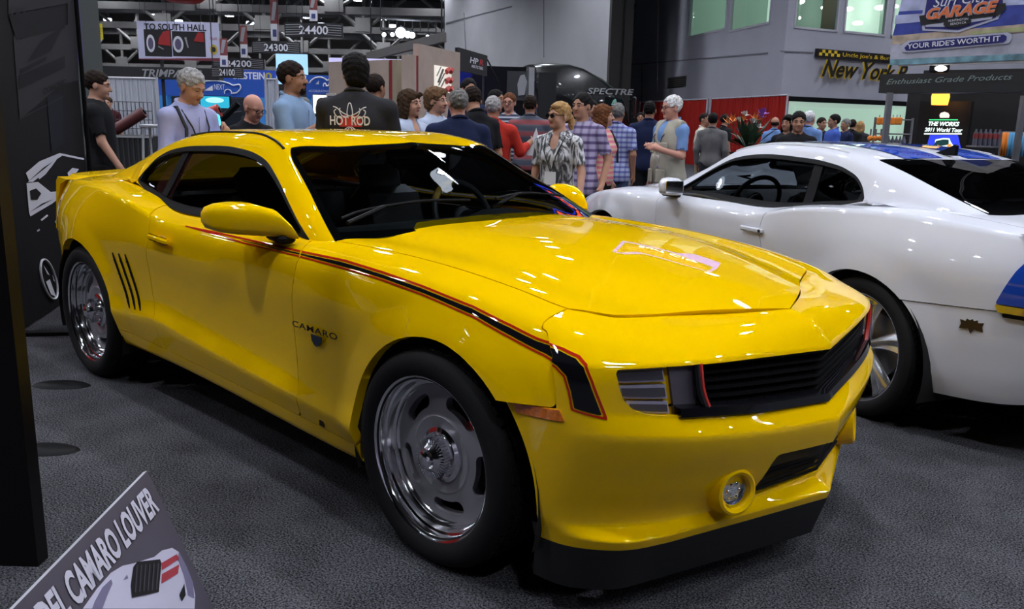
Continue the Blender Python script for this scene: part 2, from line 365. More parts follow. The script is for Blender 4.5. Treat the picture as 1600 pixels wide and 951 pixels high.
# front clip: rows run from the flank (s=0) round the corner to the centre line (s=1)
FR = {0:[(0,.30,.733,.920),(.1,.41,.720,.902),(.2,.45,.680,.893),(.35,.515,.63,.881),(.5,.555,.52,.873),(.6,.59,.42,.868),(.8,.685,.22,.862),(1,.757,0,.857)],
 1:[(0,.30,.855,.888),(.1,.42,.843,.868),(.2,.50,.822,.856),(.35,.590,.745,.846),(.5,.670,.62,.846),(.6,.715,.50,.845),(.8,.785,.28,.838),(1,.842,0,.822)],
 2:[(0,.30,.8985,.803),(.1,.42,.895,.800),(.2,.53,.880,.797),(.28,.595,.845,.793),(.35,.645,.803,.792),(.5,.745,.685,.799),(.6,.795,.58,.797),(.8,.850,.355,.786),(1,.899,0,.758)],
 3:[(0,.30,.908,.66),(.1,.42,.906,.66),(.2,.54,.893,.66),(.28,.61,.855,.66),(.35,.665,.800,.660),(.5,.768,.665,.648),(.6,.808,.56,.638),(.8,.858,.345,.612),(1,.901,0,.575)],
 4:[(0,.30,.909,.60),(.1,.42,.907,.60),(.2,.545,.893,.602),(.28,.62,.855,.605),(.35,.685,.800,.605),(.5,.795,.665,.598),(.6,.838,.56,.588),(.8,.895,.34,.565),(1,.951,0,.535)],
 5:[(0,.30,.909,.46),(.1,.42,.907,.46),(.2,.53,.890,.45),(.28,.595,.845,.445),(.35,.65,.790,.44),(.5,.742,.655,.43),(.6,.785,.55,.425),(.8,.850,.34,.41),(1,.925,0,.40)],
 6:[(0,.30,.905,.34),(.1,.42,.903,.34),(.2,.525,.88,.33),(.28,.585,.83,.32),(.35,.635,.765,.312),(.5,.71,.63,.305),(.6,.752,.52,.305),(.8,.818,.32,.31),(1,.895,0,.32)],
 7:[(0,.30,.892,.30),(.1,.43,.890,.30),(.2,.545,.868,.290),(.28,.612,.828,.283),(.35,.668,.775,.277),(.5,.735,.64,.272),(.6,.770,.53,.271),(.8,.845,.30,.275),(1,.948,0,.284)],
 8:[(0,.30,.886,.262),(.1,.43,.884,.262),(.2,.543,.862,.256),(.28,.608,.822,.252),(.35,.662,.768,.248),(.5,.728,.634,.245),(.6,.763,.525,.245),(.8,.838,.295,.248),(1,.940,0,.257)]}
FAS = Loft([FR[k] for k in range(9)], {2: .55, 3: .9, 4: .55, 6: .5, 7: .6})
def fas(ss, vs): return FAS.eval(np.atleast_1d(np.asarray(ss, float)), np.atleast_1d(np.asarray(vs, float)))
def fas_pts(ss, vs):
    P = fas(ss, vs); Sg = np.broadcast_to(np.asarray(ss)[:, None], P.shape[:2]); V = np.broadcast_to(np.asarray(vs)[None], P.shape[:2])
    return np.concatenate([P, V[..., None], Sg[..., None]], -1).reshape(-1, 5)
XC_HOOD = pchip([0, .22, .42, .52, .63, .68, .72, .8], [.757, .685, .590, .555, .515, .45, .41, .37])
SEAM = [(.405, .95), (.41, .902), (.419, .868), (.444, .859), (.498, .804), (.520, .735), (.529, .668), (.32, .652)]
DOOR = np.array([(-2.07, 1.06), (-2.055, 1.0), (-1.990, .955), (-1.982, .86), (-2.02, .775), (-2.0, .60), (-1.95, .48), (-1.94, .40), (-1.90, .338), (-1.80, .334), (-1.3, .322), (-.88, .311), (-.745, .308), (-.738, .418), (-.762, .517), (-.778, .671), (-.768, .803), (-.742, .93), (-.79, .985), (-.80, 1.06)])
SIDEWIN_SPLIT = -2.16

def offset_patch(V, F, d): return V[:, :3]+vnormals(V[:, :3], F)*d
def build_body(root, P, kind, z0=0.):
    """panels of the coupe; P: dict of materials"""
    xs = np.unique(np.concatenate([np.arange(-3.80, .801, .022), np.linspace(-.42, .52, 60), np.linspace(-3.3, -2.36, 60)]))
    vs = np.concatenate([np.arange(0, 3, .25), np.arange(3, 8, 1/7), np.arange(8, 11.01, .2)])
    V = body_pts(xs, vs); F = grid(len(xs), len(vs)); F = orient(V, F, (0, 1, .6))
    pan = {}
    def arch(V): return np.minimum(np.hypot(V[:, 0]-ARCH_F[0], V[:, 2]-ARCH_F[1])-ARCH_F[2], np.hypot(V[:, 0]-ARCH_R[0], V[:, 2]-ARCH_R[1])-ARCH_R[2])
    Vs, Fs = clip(V, F, 8.0-V[:, 3]); Vs, Fs = clip(Vs, Fs, arch(Vs))
    # rocker
    r, rf = clip(Vs, Fs, 2.0-Vs[:, 3]); r, rf = clip(r, rf, np.minimum(r[:, 0]+2.5, .2-r[:, 0])); pan['rocker_panel'] = (r, rf)
    up, uf = clip(Vs, Fs, np.where((Vs[:, 0] > -2.45) & (Vs[:, 0] < .2), Vs[:, 3]-2.03, 1.))
    door, df = clip(up, uf, sdpoly(up[:, [0, 2]], DOOR)-.0022); pan['door'] = (door, df)
    rest, ref = clip(up, uf, -sdpoly(up[:, [0, 2]], DOOR)-.0022)
    q, qf = clip(rest, ref, -1.4-rest[:, 0])
    # quarter panel and rear bumper corner split along the bumper line
    BUMP = np.array([(-3.9, .2), (-3.02, .2), (-3.02, .668), (-3.5, .70), (-3.9, .72)])
    b, bf = clip(q, qf, sdpoly(q[:, [0, 2]], BUMP)-.003); q2, qf2 = clip(q, qf, -sdpoly(q[:, [0, 2]], BUMP)-.001)
    b = b.copy(); b[:, 1] -= .006; pan['quarter_panel'] = (q2, qf2)
    fe, ff = clip(rest, ref, rest[:, 0]+1.4)
    side = np.array([(-1, 0), (-1, 1.3), (.405, 1.3)]+SEAM+[(.32, 0)])
    fe, ff = clip(fe, ff, sdpoly(fe[:, [0, 2]], side)-.0015); pan['front_fender'] = (fe, ff)
    for nm, (pv, pf) in list(pan.items()):
        for sd in (1, -1):
            o = panel(nm, pv+np.array([0, 0, z0]+[0]*(pv.shape[1]-3)), pf, P['paint'], root, sd, depth=.035 if nm in('front_fender', 'quarter_panel') else .02)
            pan[nm+str(sd)] = o
    # hood
    Vh, Fh = clip(V, F, V[:, 3]-8.03); Vh, Fh = clip(Vh, Fh, Vh[:, 0]+.80)
    Vh, Fh = clip(Vh, Fh, XC_HOOD(np.abs(Vh[:, 1]))-.0025-Vh[:, 0])
    rear = np.where(Vh[:, 1] < .41, -.70, np.where(Vh[:, 1] < .47, -.70+(Vh[:, 1]-.41)/.06*.14, -.56-(Vh[:, 1]-.47)*.35))
    Vh, Fh = clip(Vh, Fh, Vh[:, 0]-rear)
    hv, hf = both(Vh, Fh); hv = hv+[0, 0, z0]; hv, hf = flange(hv, hf, .02); pan['hood'] = mesh('hood', hv, hf, P['paint'], root)
    # deck lid
    Vt, Ft = clip(V, F, V[:, 3]-8.03); Vt, Ft = clip(Vt, Ft, -2.72-Vt[:, 0]); tv, tf = both(Vt, Ft); tv = tv+[0, 0, z0]; tv, tf = flange(tv, tf, .02); mesh('deck_lid', tv, tf, P['paint'], root)
    # canopy: roof skin with pillars, glass
    xs2 = np.unique(np.concatenate([np.arange(-3.35, -.40, .02), np.linspace(-2.58, -2.4, 30), np.linspace(-1.0, -.78, 24)])); vs2 = np.arange(0, 6.001, 1/8)
    C = can_pts(xs2, vs2); CF = orient(C, grid(len(xs2), len(vs2)), (0, 1, .6))
    xt = lambda y: -1.270+.105*(1-(y/.61)**2)
    isw = lambda v: np.minimum.reduce([v[:, 3]-4.03, v[:, 0]-xt(v[:, 1])])
    isr = lambda v: np.minimum.reduce([v[:, 3]-4.10, -2.44-v[:, 0]-.06*(1-(v[:, 1]/.55)**2), v[:, 0]+3.24])
    iss = lambda v: np.minimum.reduce([v[:, 3]-1.10, 1.93-v[:, 3], -.86-v[:, 0], v[:, 0]+2.53])
    g, gf = clip(C, CF, isw(C)-.002); wv, wf = both(g, gf); pan['windshield'] = mesh('windshield', wv+[0, 0, z0], wf, P['glass'], root)
    g, gf = clip(C, CF, isr(C)-.002); wv, wf = both(g, gf); pan['rear_window'] = mesh('rear_window', wv+[0, 0, z0], wf, P['rglass'], root)
    g, gf = clip(C, CF, iss(C)); gd, gdf = clip(g, gf, g[:, 0]-SIDEWIN_SPLIT-.03-(g[:, 2]-1.1)*.25); gq, gqf = clip(g, gf, SIDEWIN_SPLIT-.03+(g[:, 2]-1.1)*.25-g[:, 0])
    for sd in (1, -1):
        panel('door_window', gd-[0, .012, -z0, 0], gdf, P['sglass'], root, sd, depth=0); panel('quarter_window', gq-[0, .012, -z0, 0], gqf, P['sglass'], root, sd, depth=0)
    K, KF = clip(C, CF, -isw(C)); K, KF = clip(K, KF, -isr(K)); K, KF = clip(K, KF, -iss(K))
    K, KF = clip(K, KF, np.minimum(K[:, 3]-.9, -.60-K[:, 0]))
    kv, kf = both(K, KF); kv = kv+[0, 0, z0]; kv, kf = flange(kv, kf, .03); pan['roof'] = mesh('roof', kv, kf, P['paint'], root)
    # black window surround: the band between the window opening and its outline
    band = lambda v: np.minimum.reduce([v[:, 3]-.92, 2.07-v[:, 3], -.80-v[:, 0], v[:, 0]+2.56])
    t, tf = clip(C, CF, band(C)); t, tf = clip(t, tf, -iss(t)+.004); tt = t.copy(); tt[:, :3] = offset_patch(t, tf, .004)
    pill, pf2 = clip(g, gf, np.minimum(g[:, 0]-SIDEWIN_SPLIT+.035-(g[:, 2]-1.1)*.25, SIDEWIN_SPLIT+.035+(g[:, 2]-1.1)*.25-g[:, 0]))
    for sd in (1, -1):
        panel('window_trim', tt+[0, 0, z0, 0], tf, P['black'], root, sd, depth=.02); panel('center_pillar', pill+[0, -.008, z0, 0], pf2, P['black'], root, sd, depth=.02)
    # black band printed round the windshield edge and roof ditch strips
    wb, wbf = clip(C, CF, isw(C)); wb, wbf = clip(wb, wbf, .028-np.minimum.reduce([(wb[:, 3]-4.03)*.3, wb[:, 0]-xt(wb[:, 1])])); w2 = wb.copy(); w2[:, :3] = offset_patch(wb, wbf, -.002); v2, f2 = both(w2, wbf)
    mesh('windshield_edge', v2+[0, 0, z0], f2, P['black'], root)
    xd = np.linspace(-2.25, -1.275, 30); dp = can_pts(xd, np.array([4.0]))[:, :3]
    for sd in (1, -1): MB().tube(dp*[1, sd, 1]+[0, 0, z0+.001], .006, 6).build('roof_molding', P.get('molding', P['black']), root)
    # cowl panel under the windshield, wipers
    cw = MB(); n = 24
    for i in range(n):
        y0, y1 = -.70+1.4*i/n, -.70+1.4*(i+1)/n; f = lambda y: -.60-.12*(abs(y)/.7)**2
        cw.add([(f(y0)+.10, y0, .955), (f(y1)+.10, y1, .955), (f(y1)-.10, y1, 1.0), (f(y0)-.10, y0, 1.0)], [[0, 1, 2, 3]])
    cw = mesh('cowl_panel', np.array(cw.V)+[0, 0, z0-.005], cw.F, P['black'], root)
    bc = BVHTree.FromPolygons(C[:, :3].tolist(), CF)
    for ya, yb, xa, xb in ((.70, .10, -.735, -.660), (-.05, -.60, -.655, -.735)):          # blades lie along the foot of the glass
        pts = []
        for t in np.linspace(0, 1, 10):
            x, y = xa+(xb-xa)*t-.02*math.sin(math.pi*t), ya+(yb-ya)*t; h = bc.ray_cast(Vector((x, abs(y), 2.)), Vector((0, 0, -1)))[0]; pts.append(np.array([x, -y, (h.z if h else 1.0)+.016]))
        w = MB().tube(np.array(pts)+[0, 0, z0], [.006]*10, 6).build('wiper', P['black'], root)
        mid = pts[3]; MB().tube(np.array([mid+[.0, 0, -.0], np.array([mid[0]+.06, mid[1]-.22, mid[2]-.045])])+[0, 0, z0], .008, 6).build('wiper_arm', P['black'], w)
    # underbody and wheel wells
    ub = MB().box((-1.4, 0, .27+z0), (4.2, 1.30, .05)).box((.50, 0, .30+z0), (.30, .9, .1)).box((-1.35, 0, .29+z0), (1.85, 1.66, .06)).build('underbody', P['under'], root)
    for xc, zc, R in (ARCH_F, ARCH_R):
        for sd in (1, -1):
            pr = MB(); a = np.linspace(-.30, math.pi+.30, 26); m = []
            for y in (.46, .905):
                for t in a: m.append((xc+(R+.012)*math.cos(t), sd*y, zc+z0+(R+.012)*math.sin(t)))
            k = len(a); pr.add(m, [[i, i+1, k+i+1, k+i] for i in range(k-1)]); c = [(xc+(R+.012)*math.cos(t), sd*.46, zc+z0+(R+.012)*math.sin(t)) for t in a]
            pr.add(c, [list(range(k))]); pr.build('wheel_well', P['under'], root)
    # rear bumper (corners and rear face) and lamp panel
    e = body_pts(np.array([-3.80]), vs); e = e[e[:, 3] <= 8]
    rb = MB(); bb, bbf = both(b, bf); bb = bb+[0, 0, z0]; rb.add(bb, bbf)
    L = [(p[0], p[1], p[2]) for p in e if p[2] < .70]; 
    k = len(L); VV = []; nx = 13
    for p in L:
        for j in range(nx): t = 1-2*j/(nx-1); VV.append((p[0]-.07*(1-t*t)-.004, (p[1]-.006)*t, p[2]+z0))
    rb.add(VV, [[i*nx+j, i*nx+j+1, (i+1)*nx+j+1, (i+1)*nx+j] for i in range(k-1) for j in range(nx-1)])
    rb.build('rear_bumper', P['paint'], root, sharp=35)
    L = [(p[0], p[1], p[2]) for p in e if p[2] >= .67]; k = len(L); VV = []
    for p in L:
        for j in range(nx): t = 1-2*j/(nx-1); VV.append((p[0]-.06*(1-t*t), p[1]*t, p[2]+z0))
    rp = MB().add(VV, [[i*nx+j, i*nx+j+1, (i+1)*nx+j+1, (i+1)*nx+j] for i in range(k-1) for j in range(nx-1)]).build('tail_panel', P['paint'], root, sharp=35)
    for y in (-.55, -.28, .28, .55):
        MB().box((-3.845-.02*(1-(y/.7)**2), y, .82+z0), (.05, .20, .12), bev=.015).build('tail_lamp', P['tail'], rp)
    # ducktail spoiler over the deck's rear edge
    sp = MB(); ys = np.linspace(-.70, .70, 25); prof = [(-3.10, .004), (-3.35, .012), (-3.60, .035), (-3.745, .052), (-3.775, .040), (-3.785, .0), (-3.80, -.09), (-3.815, -.17)]; VV = []
    for y in ys:
        t = abs(y)/.70; base = 1.047-.022*t*t; dr = 0 if t < .9 else -((t-.9)/.1)**2*.035
        for px, pz in prof: VV.append((px+.10*t*t-.0*(1-t*t), y, base+pz+z0-(px+3.10)*-.03+dr))
    k = len(prof); sp.add(VV, [[i*k+j, (i+1)*k+j, (i+1)*k+j+1, i*k+j+1] for i in range(24) for j in range(k-1)])
    o = sp.build('rear_spoiler', P['paint'], root, sharp=50)
    # the spoiler's end caps wrap down the tail corners
    for sd in (1, -1):
        MB().prism([(-3.52, 1.062), (-3.665, 1.072), (-3.70, 1.045), (-3.735, .90), (-3.775, .745), (-3.765, .745), (-3.70, .93), (-3.63, 1.03)], .06, (0, .725 if sd > 0 else -.665, z0-.028), (1, 0, 0), (0, 0, 1)).build('spoiler_end', P['paint'], o)
    return pan
# ------------------------------------------------------------------ wheels
def wheel(root, x, side, style, P, zc=.362):
    """a wheel is a part of the car: tyre mesh with rim, disc, cap as sub-parts"""
    Ro = zc
    prof = [(.262, .100), (.276, .112), (.290, .121), (.312, .126), (.334, .122), (.350, .110), (Ro-.003, .096), (Ro, .085), (Ro, .072), (Ro-.008, .070), (Ro-.008, .062), (Ro, .060), (Ro+.0, .028), (Ro-.008, .026), (Ro-.008, .016), (Ro, .014)]
    prof = prof+[(r, -h) for r, h in prof[::-1]]
    yc = .795*side
    def fin(mb, name, m, par, sharp=35):
        V = np.array(mb.V)
        if side < 0: V = V*[1, -1, 1]; F = [f[::-1] for f in mb.F]
        else: F = mb.F
        return mesh(name, V+[x, yc, zc], F, m, par, sharp=sharp)
    t = fin(MB().lathe(prof, 72), 'wheel', P['tyre'], root, sharp=30)
    tag(t, label='black low-profile tyre on a polished wheel')
    tb = MB()                                                 # tread blocks across the shoulders
    for k in range(64):
        a = 2*math.pi*k/64; R = roty(-a)
        for h in (.079, .044, -.044, -.079): tb.box(R@np.array([Ro+.0005, 0, 0])+np.array([0, h, 0]), (.006, .022 if abs(h) < .06 else .016, .024), R)
    tag(fin(tb, 'tread_blocks', P['tyre'], t), kind='stuff')
    if style == 'rally':
        lip = [(.262, .098), (.272, .110), (.2775, .112), (.2775, .106), (.270, .100), (.265, .088), (.262, .076), (.254, .072), (.250, .058), (.246, .050), (.238, .047), (.234, .036), (.228, .030)]
        fin(MB().lathe(lip[::-1], 72), 'rim', P['chrome'], t)
        nr, na = 28, 200; rr = np.linspace(.085, .232, nr); V = []
        for r in rr:
            h = .034+.016*np.clip((.21-r)/.10, 0, 1) if r > .13 else .050-.012*(.13-r)/.045
            for k in range(na): a = 2*math.pi*k/na; V.append((r*math.cos(a), h, r*math.sin(a)))
        V = np.array(V); F = [[i*na+k, i*na+(k+1) % na, (i+1)*na+(k+1) % na, (i+1)*na+k] for i in range(nr-1) for k in range(na)]
        F = orient(V, F, (0, 1, 0)); f = np.full(len(V), 1e9)
        for k in range(5):
            a = 2*math.pi*k/5+1.10; p = V[:, [0, 2]]@np.array([[math.cos(a), -math.sin(a)], [math.sin(a), math.cos(a)]]); u, w = p[:, 0], p[:, 1]
            rad = np.hypot(u, w); ang = np.arctan2(w, u); tt = np.clip(ang, -.27, .27)
            f = np.minimum(f, np.hypot(u-.183*np.cos(tt), w-.183*np.sin(tt))-.023)
        V, F = clip(V, F, f); V, F = flange(V, F, .028)
        m = MB(); m.add(V, F); fin(m, 'wheel_disc', P['wheelgrey'], t)
        fin(MB().lathe([(.060, .05), (.078, .056), (.092, .050), (.094, .038)][::-1], 60), 'trim_ring', P['chrome'], t)
        cap = MB().lathe([(0, .128), (.018, .127), (.030, .120), (.034, .110), (.040, .106), (.046, .098), (.060, .088), (.066, .060), (.072, .05)][::-1], 48)
        for k in range(40): a = 2*math.pi*k/40; R = roty(-a); cap.box(R@np.array([.056, 0, 0])+np.array([0, .082, 0]), (.024, .030, .0035), R)
        fin(cap, 'center_cap', P['chrome'], t, 30)
    else:
        lip = [(.262, .098), (.272, .112), (.2785, .113), (.2785, .106), (.270, .100), (.262, .080), (.255, .040), (.25, -.05)]
        fin(MB().lathe(lip[::-1], 72), 'rim', P['chrome'], t)
        for k in range(5):
            sp = MB(); a = 2*math.pi*k/5+.25; V = []; n = 12
            for i in range(n):
                q = i/(n-1); r = .035+.232*q; w = .026+.052*q**1.5; tw = .16*q*q; h = .070+.012*math.sin(q*2.2)-.02*q
                c = np.array([r*math.cos(a+tw), 0, r*math.sin(a+tw)]); tv = np.array([-math.sin(a+tw), 0, math.cos(a+tw)])
                for s2, hh in ((-1, -.03), (-.72, 0), (-.3, .010), (.25, -.012), (.72, -.004), (1, -.03)): V.append(c+tv*w*s2+np.array([0, h+hh, 0]))
            sp.add(V, [[i*6+j, i*6+j+1, (i+1)*6+j+1, (i+1)*6+j] for i in range(n-1) for j in range(5)]); fin(sp, 'spoke', P['spoke'], t, 50)
        fin(MB().lathe([(0, .092), (.026, .090), (.034, .080), (.036, .05)][::-1], 36), 'center_cap', P['chrome'], t)
    fin(MB().lathe([(.26, .0), (.255, -.11)], 48), 'barrel', P['darkmetal'], t)
    fin(MB().lathe([(.0, -.015), (.165, -.015), (.165, -.040), (.0, -.040)], 48), 'brake_disc', P['steel'], t)
    fin(MB().box((.12, -.02, .09), (.12, .08, .10), roty(-.6), bev=.015), 'brake_caliper', P['red'], t)
    return t
def car_interior(root, P, z0=0.):
    d = MB(); ys = np.linspace(-.70, .70, 15); prof = [(-.66, .985), (-.80, 1.005), (-.98, .99), (-1.06, .93), (-1.02, .72), (-.98, .60)]; V = []
    for y in ys:
        for px, pz in prof: V.append((px-.06*(y/.7)**2, y, pz+z0-.012*(y/.7)**2+(.025 if .22 < y < .52 and px < -.9 and pz > .9 else 0)))
    k = len(prof); d.add(V, [[i*k+j, i*k+j+1, (i+1)*k+j+1, (i+1)*k+j] for i in range(14) for j in range(k-1)]); d = d.build('dashboard', P['dash'], root)
    for y in (.28, .46): MB().lathe([(.0, -1.075), (.06, -1.08), (.065, -1.05), (.065, -1.0)], 20, axis='X', c=(0, y, .945+z0)).build('gauge', P['black'], d)
    sw = MB(); R = roty(-.42); c = np.array([-1.20, .37, .955+z0]); a = np.linspace(0, 2*math.pi, 33)[:-1]
    ring = [c+R@np.array([0, .185*math.cos(t), .185*math.sin(t)]) for t in a]
    ob = sw.tube(ring, .016, 8, closed=True).build('steering_wheel', P['dash'], root)
    h = MB().ell(c, (.03, .06, .055), R=R)
    for t in (math.radians(200), math.radians(340), math.radians(270)): h.tube([c, c+R@np.array([0, .18*math.cos(t), .18*math.sin(t)])], .014, 6)
    h.build('hub', P['dash'], ob)
    if 'accent' in P: MB().tube([c+R@np.array([0.002, .186*math.cos(t), .186*math.sin(t)]) for t in np.linspace(math.radians(95), math.radians(150), 8)], .018, 8).build('rim_insert', P['accent'], ob)
    MB().tube([c+[.05, 0, -.02], c+[.3, 0, -.10]], .03, 8).build('column', P['dash'], ob)
    for x, y, s in ((-1.62, .37, 1.), (-1.62, -.37, 1.), (-2.30, .33, .82), (-2.30, -.33, .82)):
        st = MB().box((x+.16, y, .52+z0), (.52, .48, .18), roty(.10), bev=.05).build('seat', P['seat'], root)
        MB().box((x-.16, y, .80+z0), (.16, .46, .56*s), roty(-.30), bev=.06).build('backrest', P['seat'], st)
        MB().box((x-.27, y, 1.10*s+.07*(1-s)+z0), (.10, .27, .17), roty(-.25), bev=.04).build('headrest', P['seat'], st)
    MB().box((-1.45, 0, .34+z0), (1.9, 1.5, .05)).build('floor_pan', P['dash'], root)
    MB().box((-2.72, 0, .99+z0), (.55, 1.15, .04)).build('parcel_shelf', P['dash'], root)
    for sd in (1, -1): MB().box((-1.45, sd*.80, .70+z0), (1.5, .06, .50)).build('door_card', P['dash'], root)
    for sd in (1, -1): MB().box((-2.55, sd*.66, .78+z0), (.75, .10, .50)).build('trim_panel', P['dash'], root)
    MB().box((-1.20, 0, 1.265+z0), (.03, .22, .06), roty(-.3), bev=.012).tube([(-1.19, 0, 1.28+z0), (-1.12, 0, 1.32+z0)], .008, 6).build('rear_view_mirror', P['black'], root)
def door_mirror(root, side, m_shell, m_glass, P, z0=0.):
    """wing mirror: housing lofted outwards from its root at the window corner; glass on the rear face"""
    secs = [(.858, -.90, -.785, .984, 1.004), (.872, -1.03, -.80, .984, 1.050), (.895, -1.105, -.835, .985, 1.094), (.935, -1.128, -.89, .986, 1.108), (.985, -1.132, -.95, .989, 1.109), (1.03, -1.132, -1.005, .996, 1.103), (1.058, -1.128, -1.05, 1.008, 1.091), (1.072, -1.120, -1.085, 1.03, 1.072)]
    n = 24; V = []
    for y, xr, xf, zb, zt in secs:
        xc, hx, zc, hz = (xr+xf)/2, (xf-xr)/2, (zb+zt)/2, (zt-zb)/2
        for k in range(n):
            a = 2*math.pi*k/n; ca, sa = math.cos(a), math.sin(a); e = .45
            V.append((xc+hx*np.sign(ca)*abs(ca)**e, y, zc+hz*np.sign(sa)*abs(sa)**e-(.25*hz*max(ca, 0) if sa > 0 else 0)))
    F = [[i*n+k, i*n+(k+1) % n, (i+1)*n+(k+1) % n, (i+1)*n+k] for i in range(len(secs)-1) for k in range(n)]+[list(range((len(secs)-1)*n, len(secs)*n))]
    V = np.array(V)*[1, side, 1]+[0, 0, z0]; F = F if side < 0 else [f[::-1] for f in F]
    o = mesh('door_mirror', V, F, m_shell, root, sharp=55)
    MB().box((-1.134, .985*side, 1.048+z0), (.006, .135, .082), bev=.002).build('mirror_glass', m_glass, o)
    MB().box((-.90, .865*side, .980+z0), (.16, .06, .03), rotz(.15*side), bev=.01).build('mirror_arm', P['black'], o)
    return o
# ------------------------------------------------------------------ paints and shared car materials
YEL = mat('yellow_paint', (.88, .535, .0), .5, coat=1., coatr=.012, spec=0.)
WHT = mat('white_paint', (.70, .71, .78), .5, coat=1., coatr=.012, spec=0.)
BLU = mat('blue_paint', (.012, .06, .42), .5, coat=1., coatr=.012, spec=0.)
BLK = mat('black_trim', (.006, .006, .007), .5, spec=.08); UND = mat('underbody_black', (.008, .008, .008), .9)
CHR = mat('chrome', (.88, .88, .92), .11, 1.); DKM = mat('dark_metal', (.06, .06, .065), .4, .8); STL = mat('brake_steel', (.35, .35, .36), .35, 1.)
TYR = mat('tyre_rubber', (.010, .010, .011), .7, spec=.2, bump=.15, bscale=300); WGR = mat('wheel_grey', (.36, .35, .39), .42, .35, coat=.4)
SPK = mat('polished_spoke', (.62, .63, .67), .26, .9); RED = mat('red_enamel', (.55, .015, .008), .3, coat=.6); REDL = mat('red_pinstripe', (.42, .018, .006), .5, coat=1., spec=0.)
BSTR = mat('black_stripe_vinyl', (.006, .006, .008), .5, coat=1., coatr=.015, spec=0.)
GLW = glass('windshield_glass', .62, (.85, .95, 1.)); GLS = glass('side_glass', .50, (.9, .95, 1.)); GLD = glass('dark_glass', .10); GLM = glass('mid_glass', .38, (.9, .95, 1.))
DSH = mat('dash_black', (.015, .015, .016), .55, bump=.2, bscale=400); SEA = mat('seat_leather', (.014, .013, .013), .42)
AMB = mat('amber_lens', (.70, .17, .008), .35, coat=1., noise=.35, nscale=90); TAIL = mat('tail_lens_red', (.25, .004, .004), .15, coat=1.)
COMMON = dict(black=BLK, under=UND, chrome=CHR, darkmetal=DKM, steel=STL, tyre=TYR, wheelgrey=WGR, spoke=SPK, red=RED, dash=DSH, seat=SEA, tail=TAIL)
LENS = mat('lamp_lens_grey', (.060, .055, .072), .25, coat=1.); LFR = mat('lamp_frame_violet_grey', (.36, .34, .45), .4)

# ------------------------------------------------------------------ yellow coupe
yc = empty('yellow_coupe', (0, 0, 0), 0, 'glossy yellow coupe with black and red side stripe in the foreground', 'car')
PY = dict(COMMON, paint=YEL, glass=GLW, rglass=GLD, sglass=GLS, accent=mat('wheel_yellow', (.45, .25, .01), .5))
pan = build_body(yc, PY, 'yellow')
for x in (0., -2.852):
    for sd in (1, -1): wheel(yc, x, sd, 'rally', PY)
car_interior(yc, PY)
for sd in (1, -1): door_mirror(yc, sd, YEL, CHR, PY)
# front clip
ss = np.unique(np.concatenate([np.linspace(0, .45, 60), np.linspace(.45, 1, 56)])); vv = np.unique(np.concatenate([np.linspace(0, 2, 17), np.linspace(2, 3, 15), np.linspace(3, 8, 46)]))
FP = fas_pts(ss, vv); FF = orient(FP, grid(len(ss), len(vv)), (1, .5, 0))
seamp = np.array(SEAM+[(.32, .0), (2, 0), (2, 2), (.405, 2)])
A, AFc = clip(FP, FF, sdpoly(FP[:, [0, 2]], seamp)-.0015)
A, AFc = clip(A, AFc, np.hypot(A[:, 0]-ARCH_F[0], A[:, 2]-ARCH_F[1])-ARCH_F[2])
OPEN = np.array([(-.2, 2.045), (.792, 2.045), (.800, 2.10), (.795, 2.45), (.785, 2.70), (.765, 2.88), (.735, 2.96), (.60, 2.97), (-.2, 2.97)])      # (y, row) of the lamp and grille opening
OSC = np.array([1., .15])
A, AFc = clip(A, AFc, -sdpoly(A[:, [1, 3]]*OSC, OPEN*OSC))
LOWG = np.array([(.300, .318), (.304, .335), (.276, .462), (.262, .466), (.124, .456), (0, .450), (-.2, .450), (-.2, .338), (0, .338), (.12, .326)])
def lowg(v): return np.where((v[:, 3] > 4.2) & (v[:, 3] < 6.4), sdpoly(v[:, [1, 2]], LOWG), -1.)
A, AFc = clip(A, AFc, -lowg(A))
bv, bf = both(A, AFc); bv, bf = flange(bv, bf, .03); bump = mesh('front_bumper', bv, bf, YEL, yc, sharp=50)
def fas_strip(s0, s1, v0, v1, ns=24, nv=4, off=0., thick=0.):
    s = np.linspace(s0, s1, ns); v = np.linspace(v0, v1, nv); p = fas_pts(s, v); f = orient(p, grid(ns, nv), (1, .5, 0)); q = p[:, :3]+vnormals(p[:, :3], f)*off
    return q, f
def back(q, d): return q-np.array([d, 0, 0])
# recessed yellow lamp bucket with three barred lamps each side, violet-grey panel, grille
q, f = fas_strip(.34, .525, 2.0, 3.0, 16, 8); 
for sd in (1, -1):
    hb = panel('headlamp', back(q, .035), f, YEL, yc, sd, depth=.0)
    for (v0, v1, e) in ((2.08, 2.35, 0), (2.42, 2.67, .012), (2.73, 2.95, .028)):
        n = 14; s = np.linspace(.362+e, .498, n)
        for nm, m, dv, dd, ds in (('lamp_frame', LFR, 0, .020, 0.), ('lamp_lens', LENS, .045, .016, .006)):
            s2 = np.linspace(.362+e+ds, .498-ds, n); p = fas_pts(s2, np.linspace(v0+dv, v1-dv, 4)); ff = orient(p, grid(n, 4), (1, .5, 0)); panel(nm, back(p[:, :3], dd), ff, m, hb, sd, depth=.018)
    p, f2 = fas_strip(.515, .585, 2.03, 2.97, 6, 8); panel('grille_side_panel', back(p, .022), f2, mat('violet_grey_panel', (.10, .085, .11), .5), yc, sd, depth=.03)
gb = MB(); p, f2 = fas_strip(.50, 1, 2.0, 3.0, 24, 6); v2, f3 = both(back(p, .07), f2); gr = mesh('grille', v2, f3, mat('grille_black', (.006, .006, .006), .6), yc)
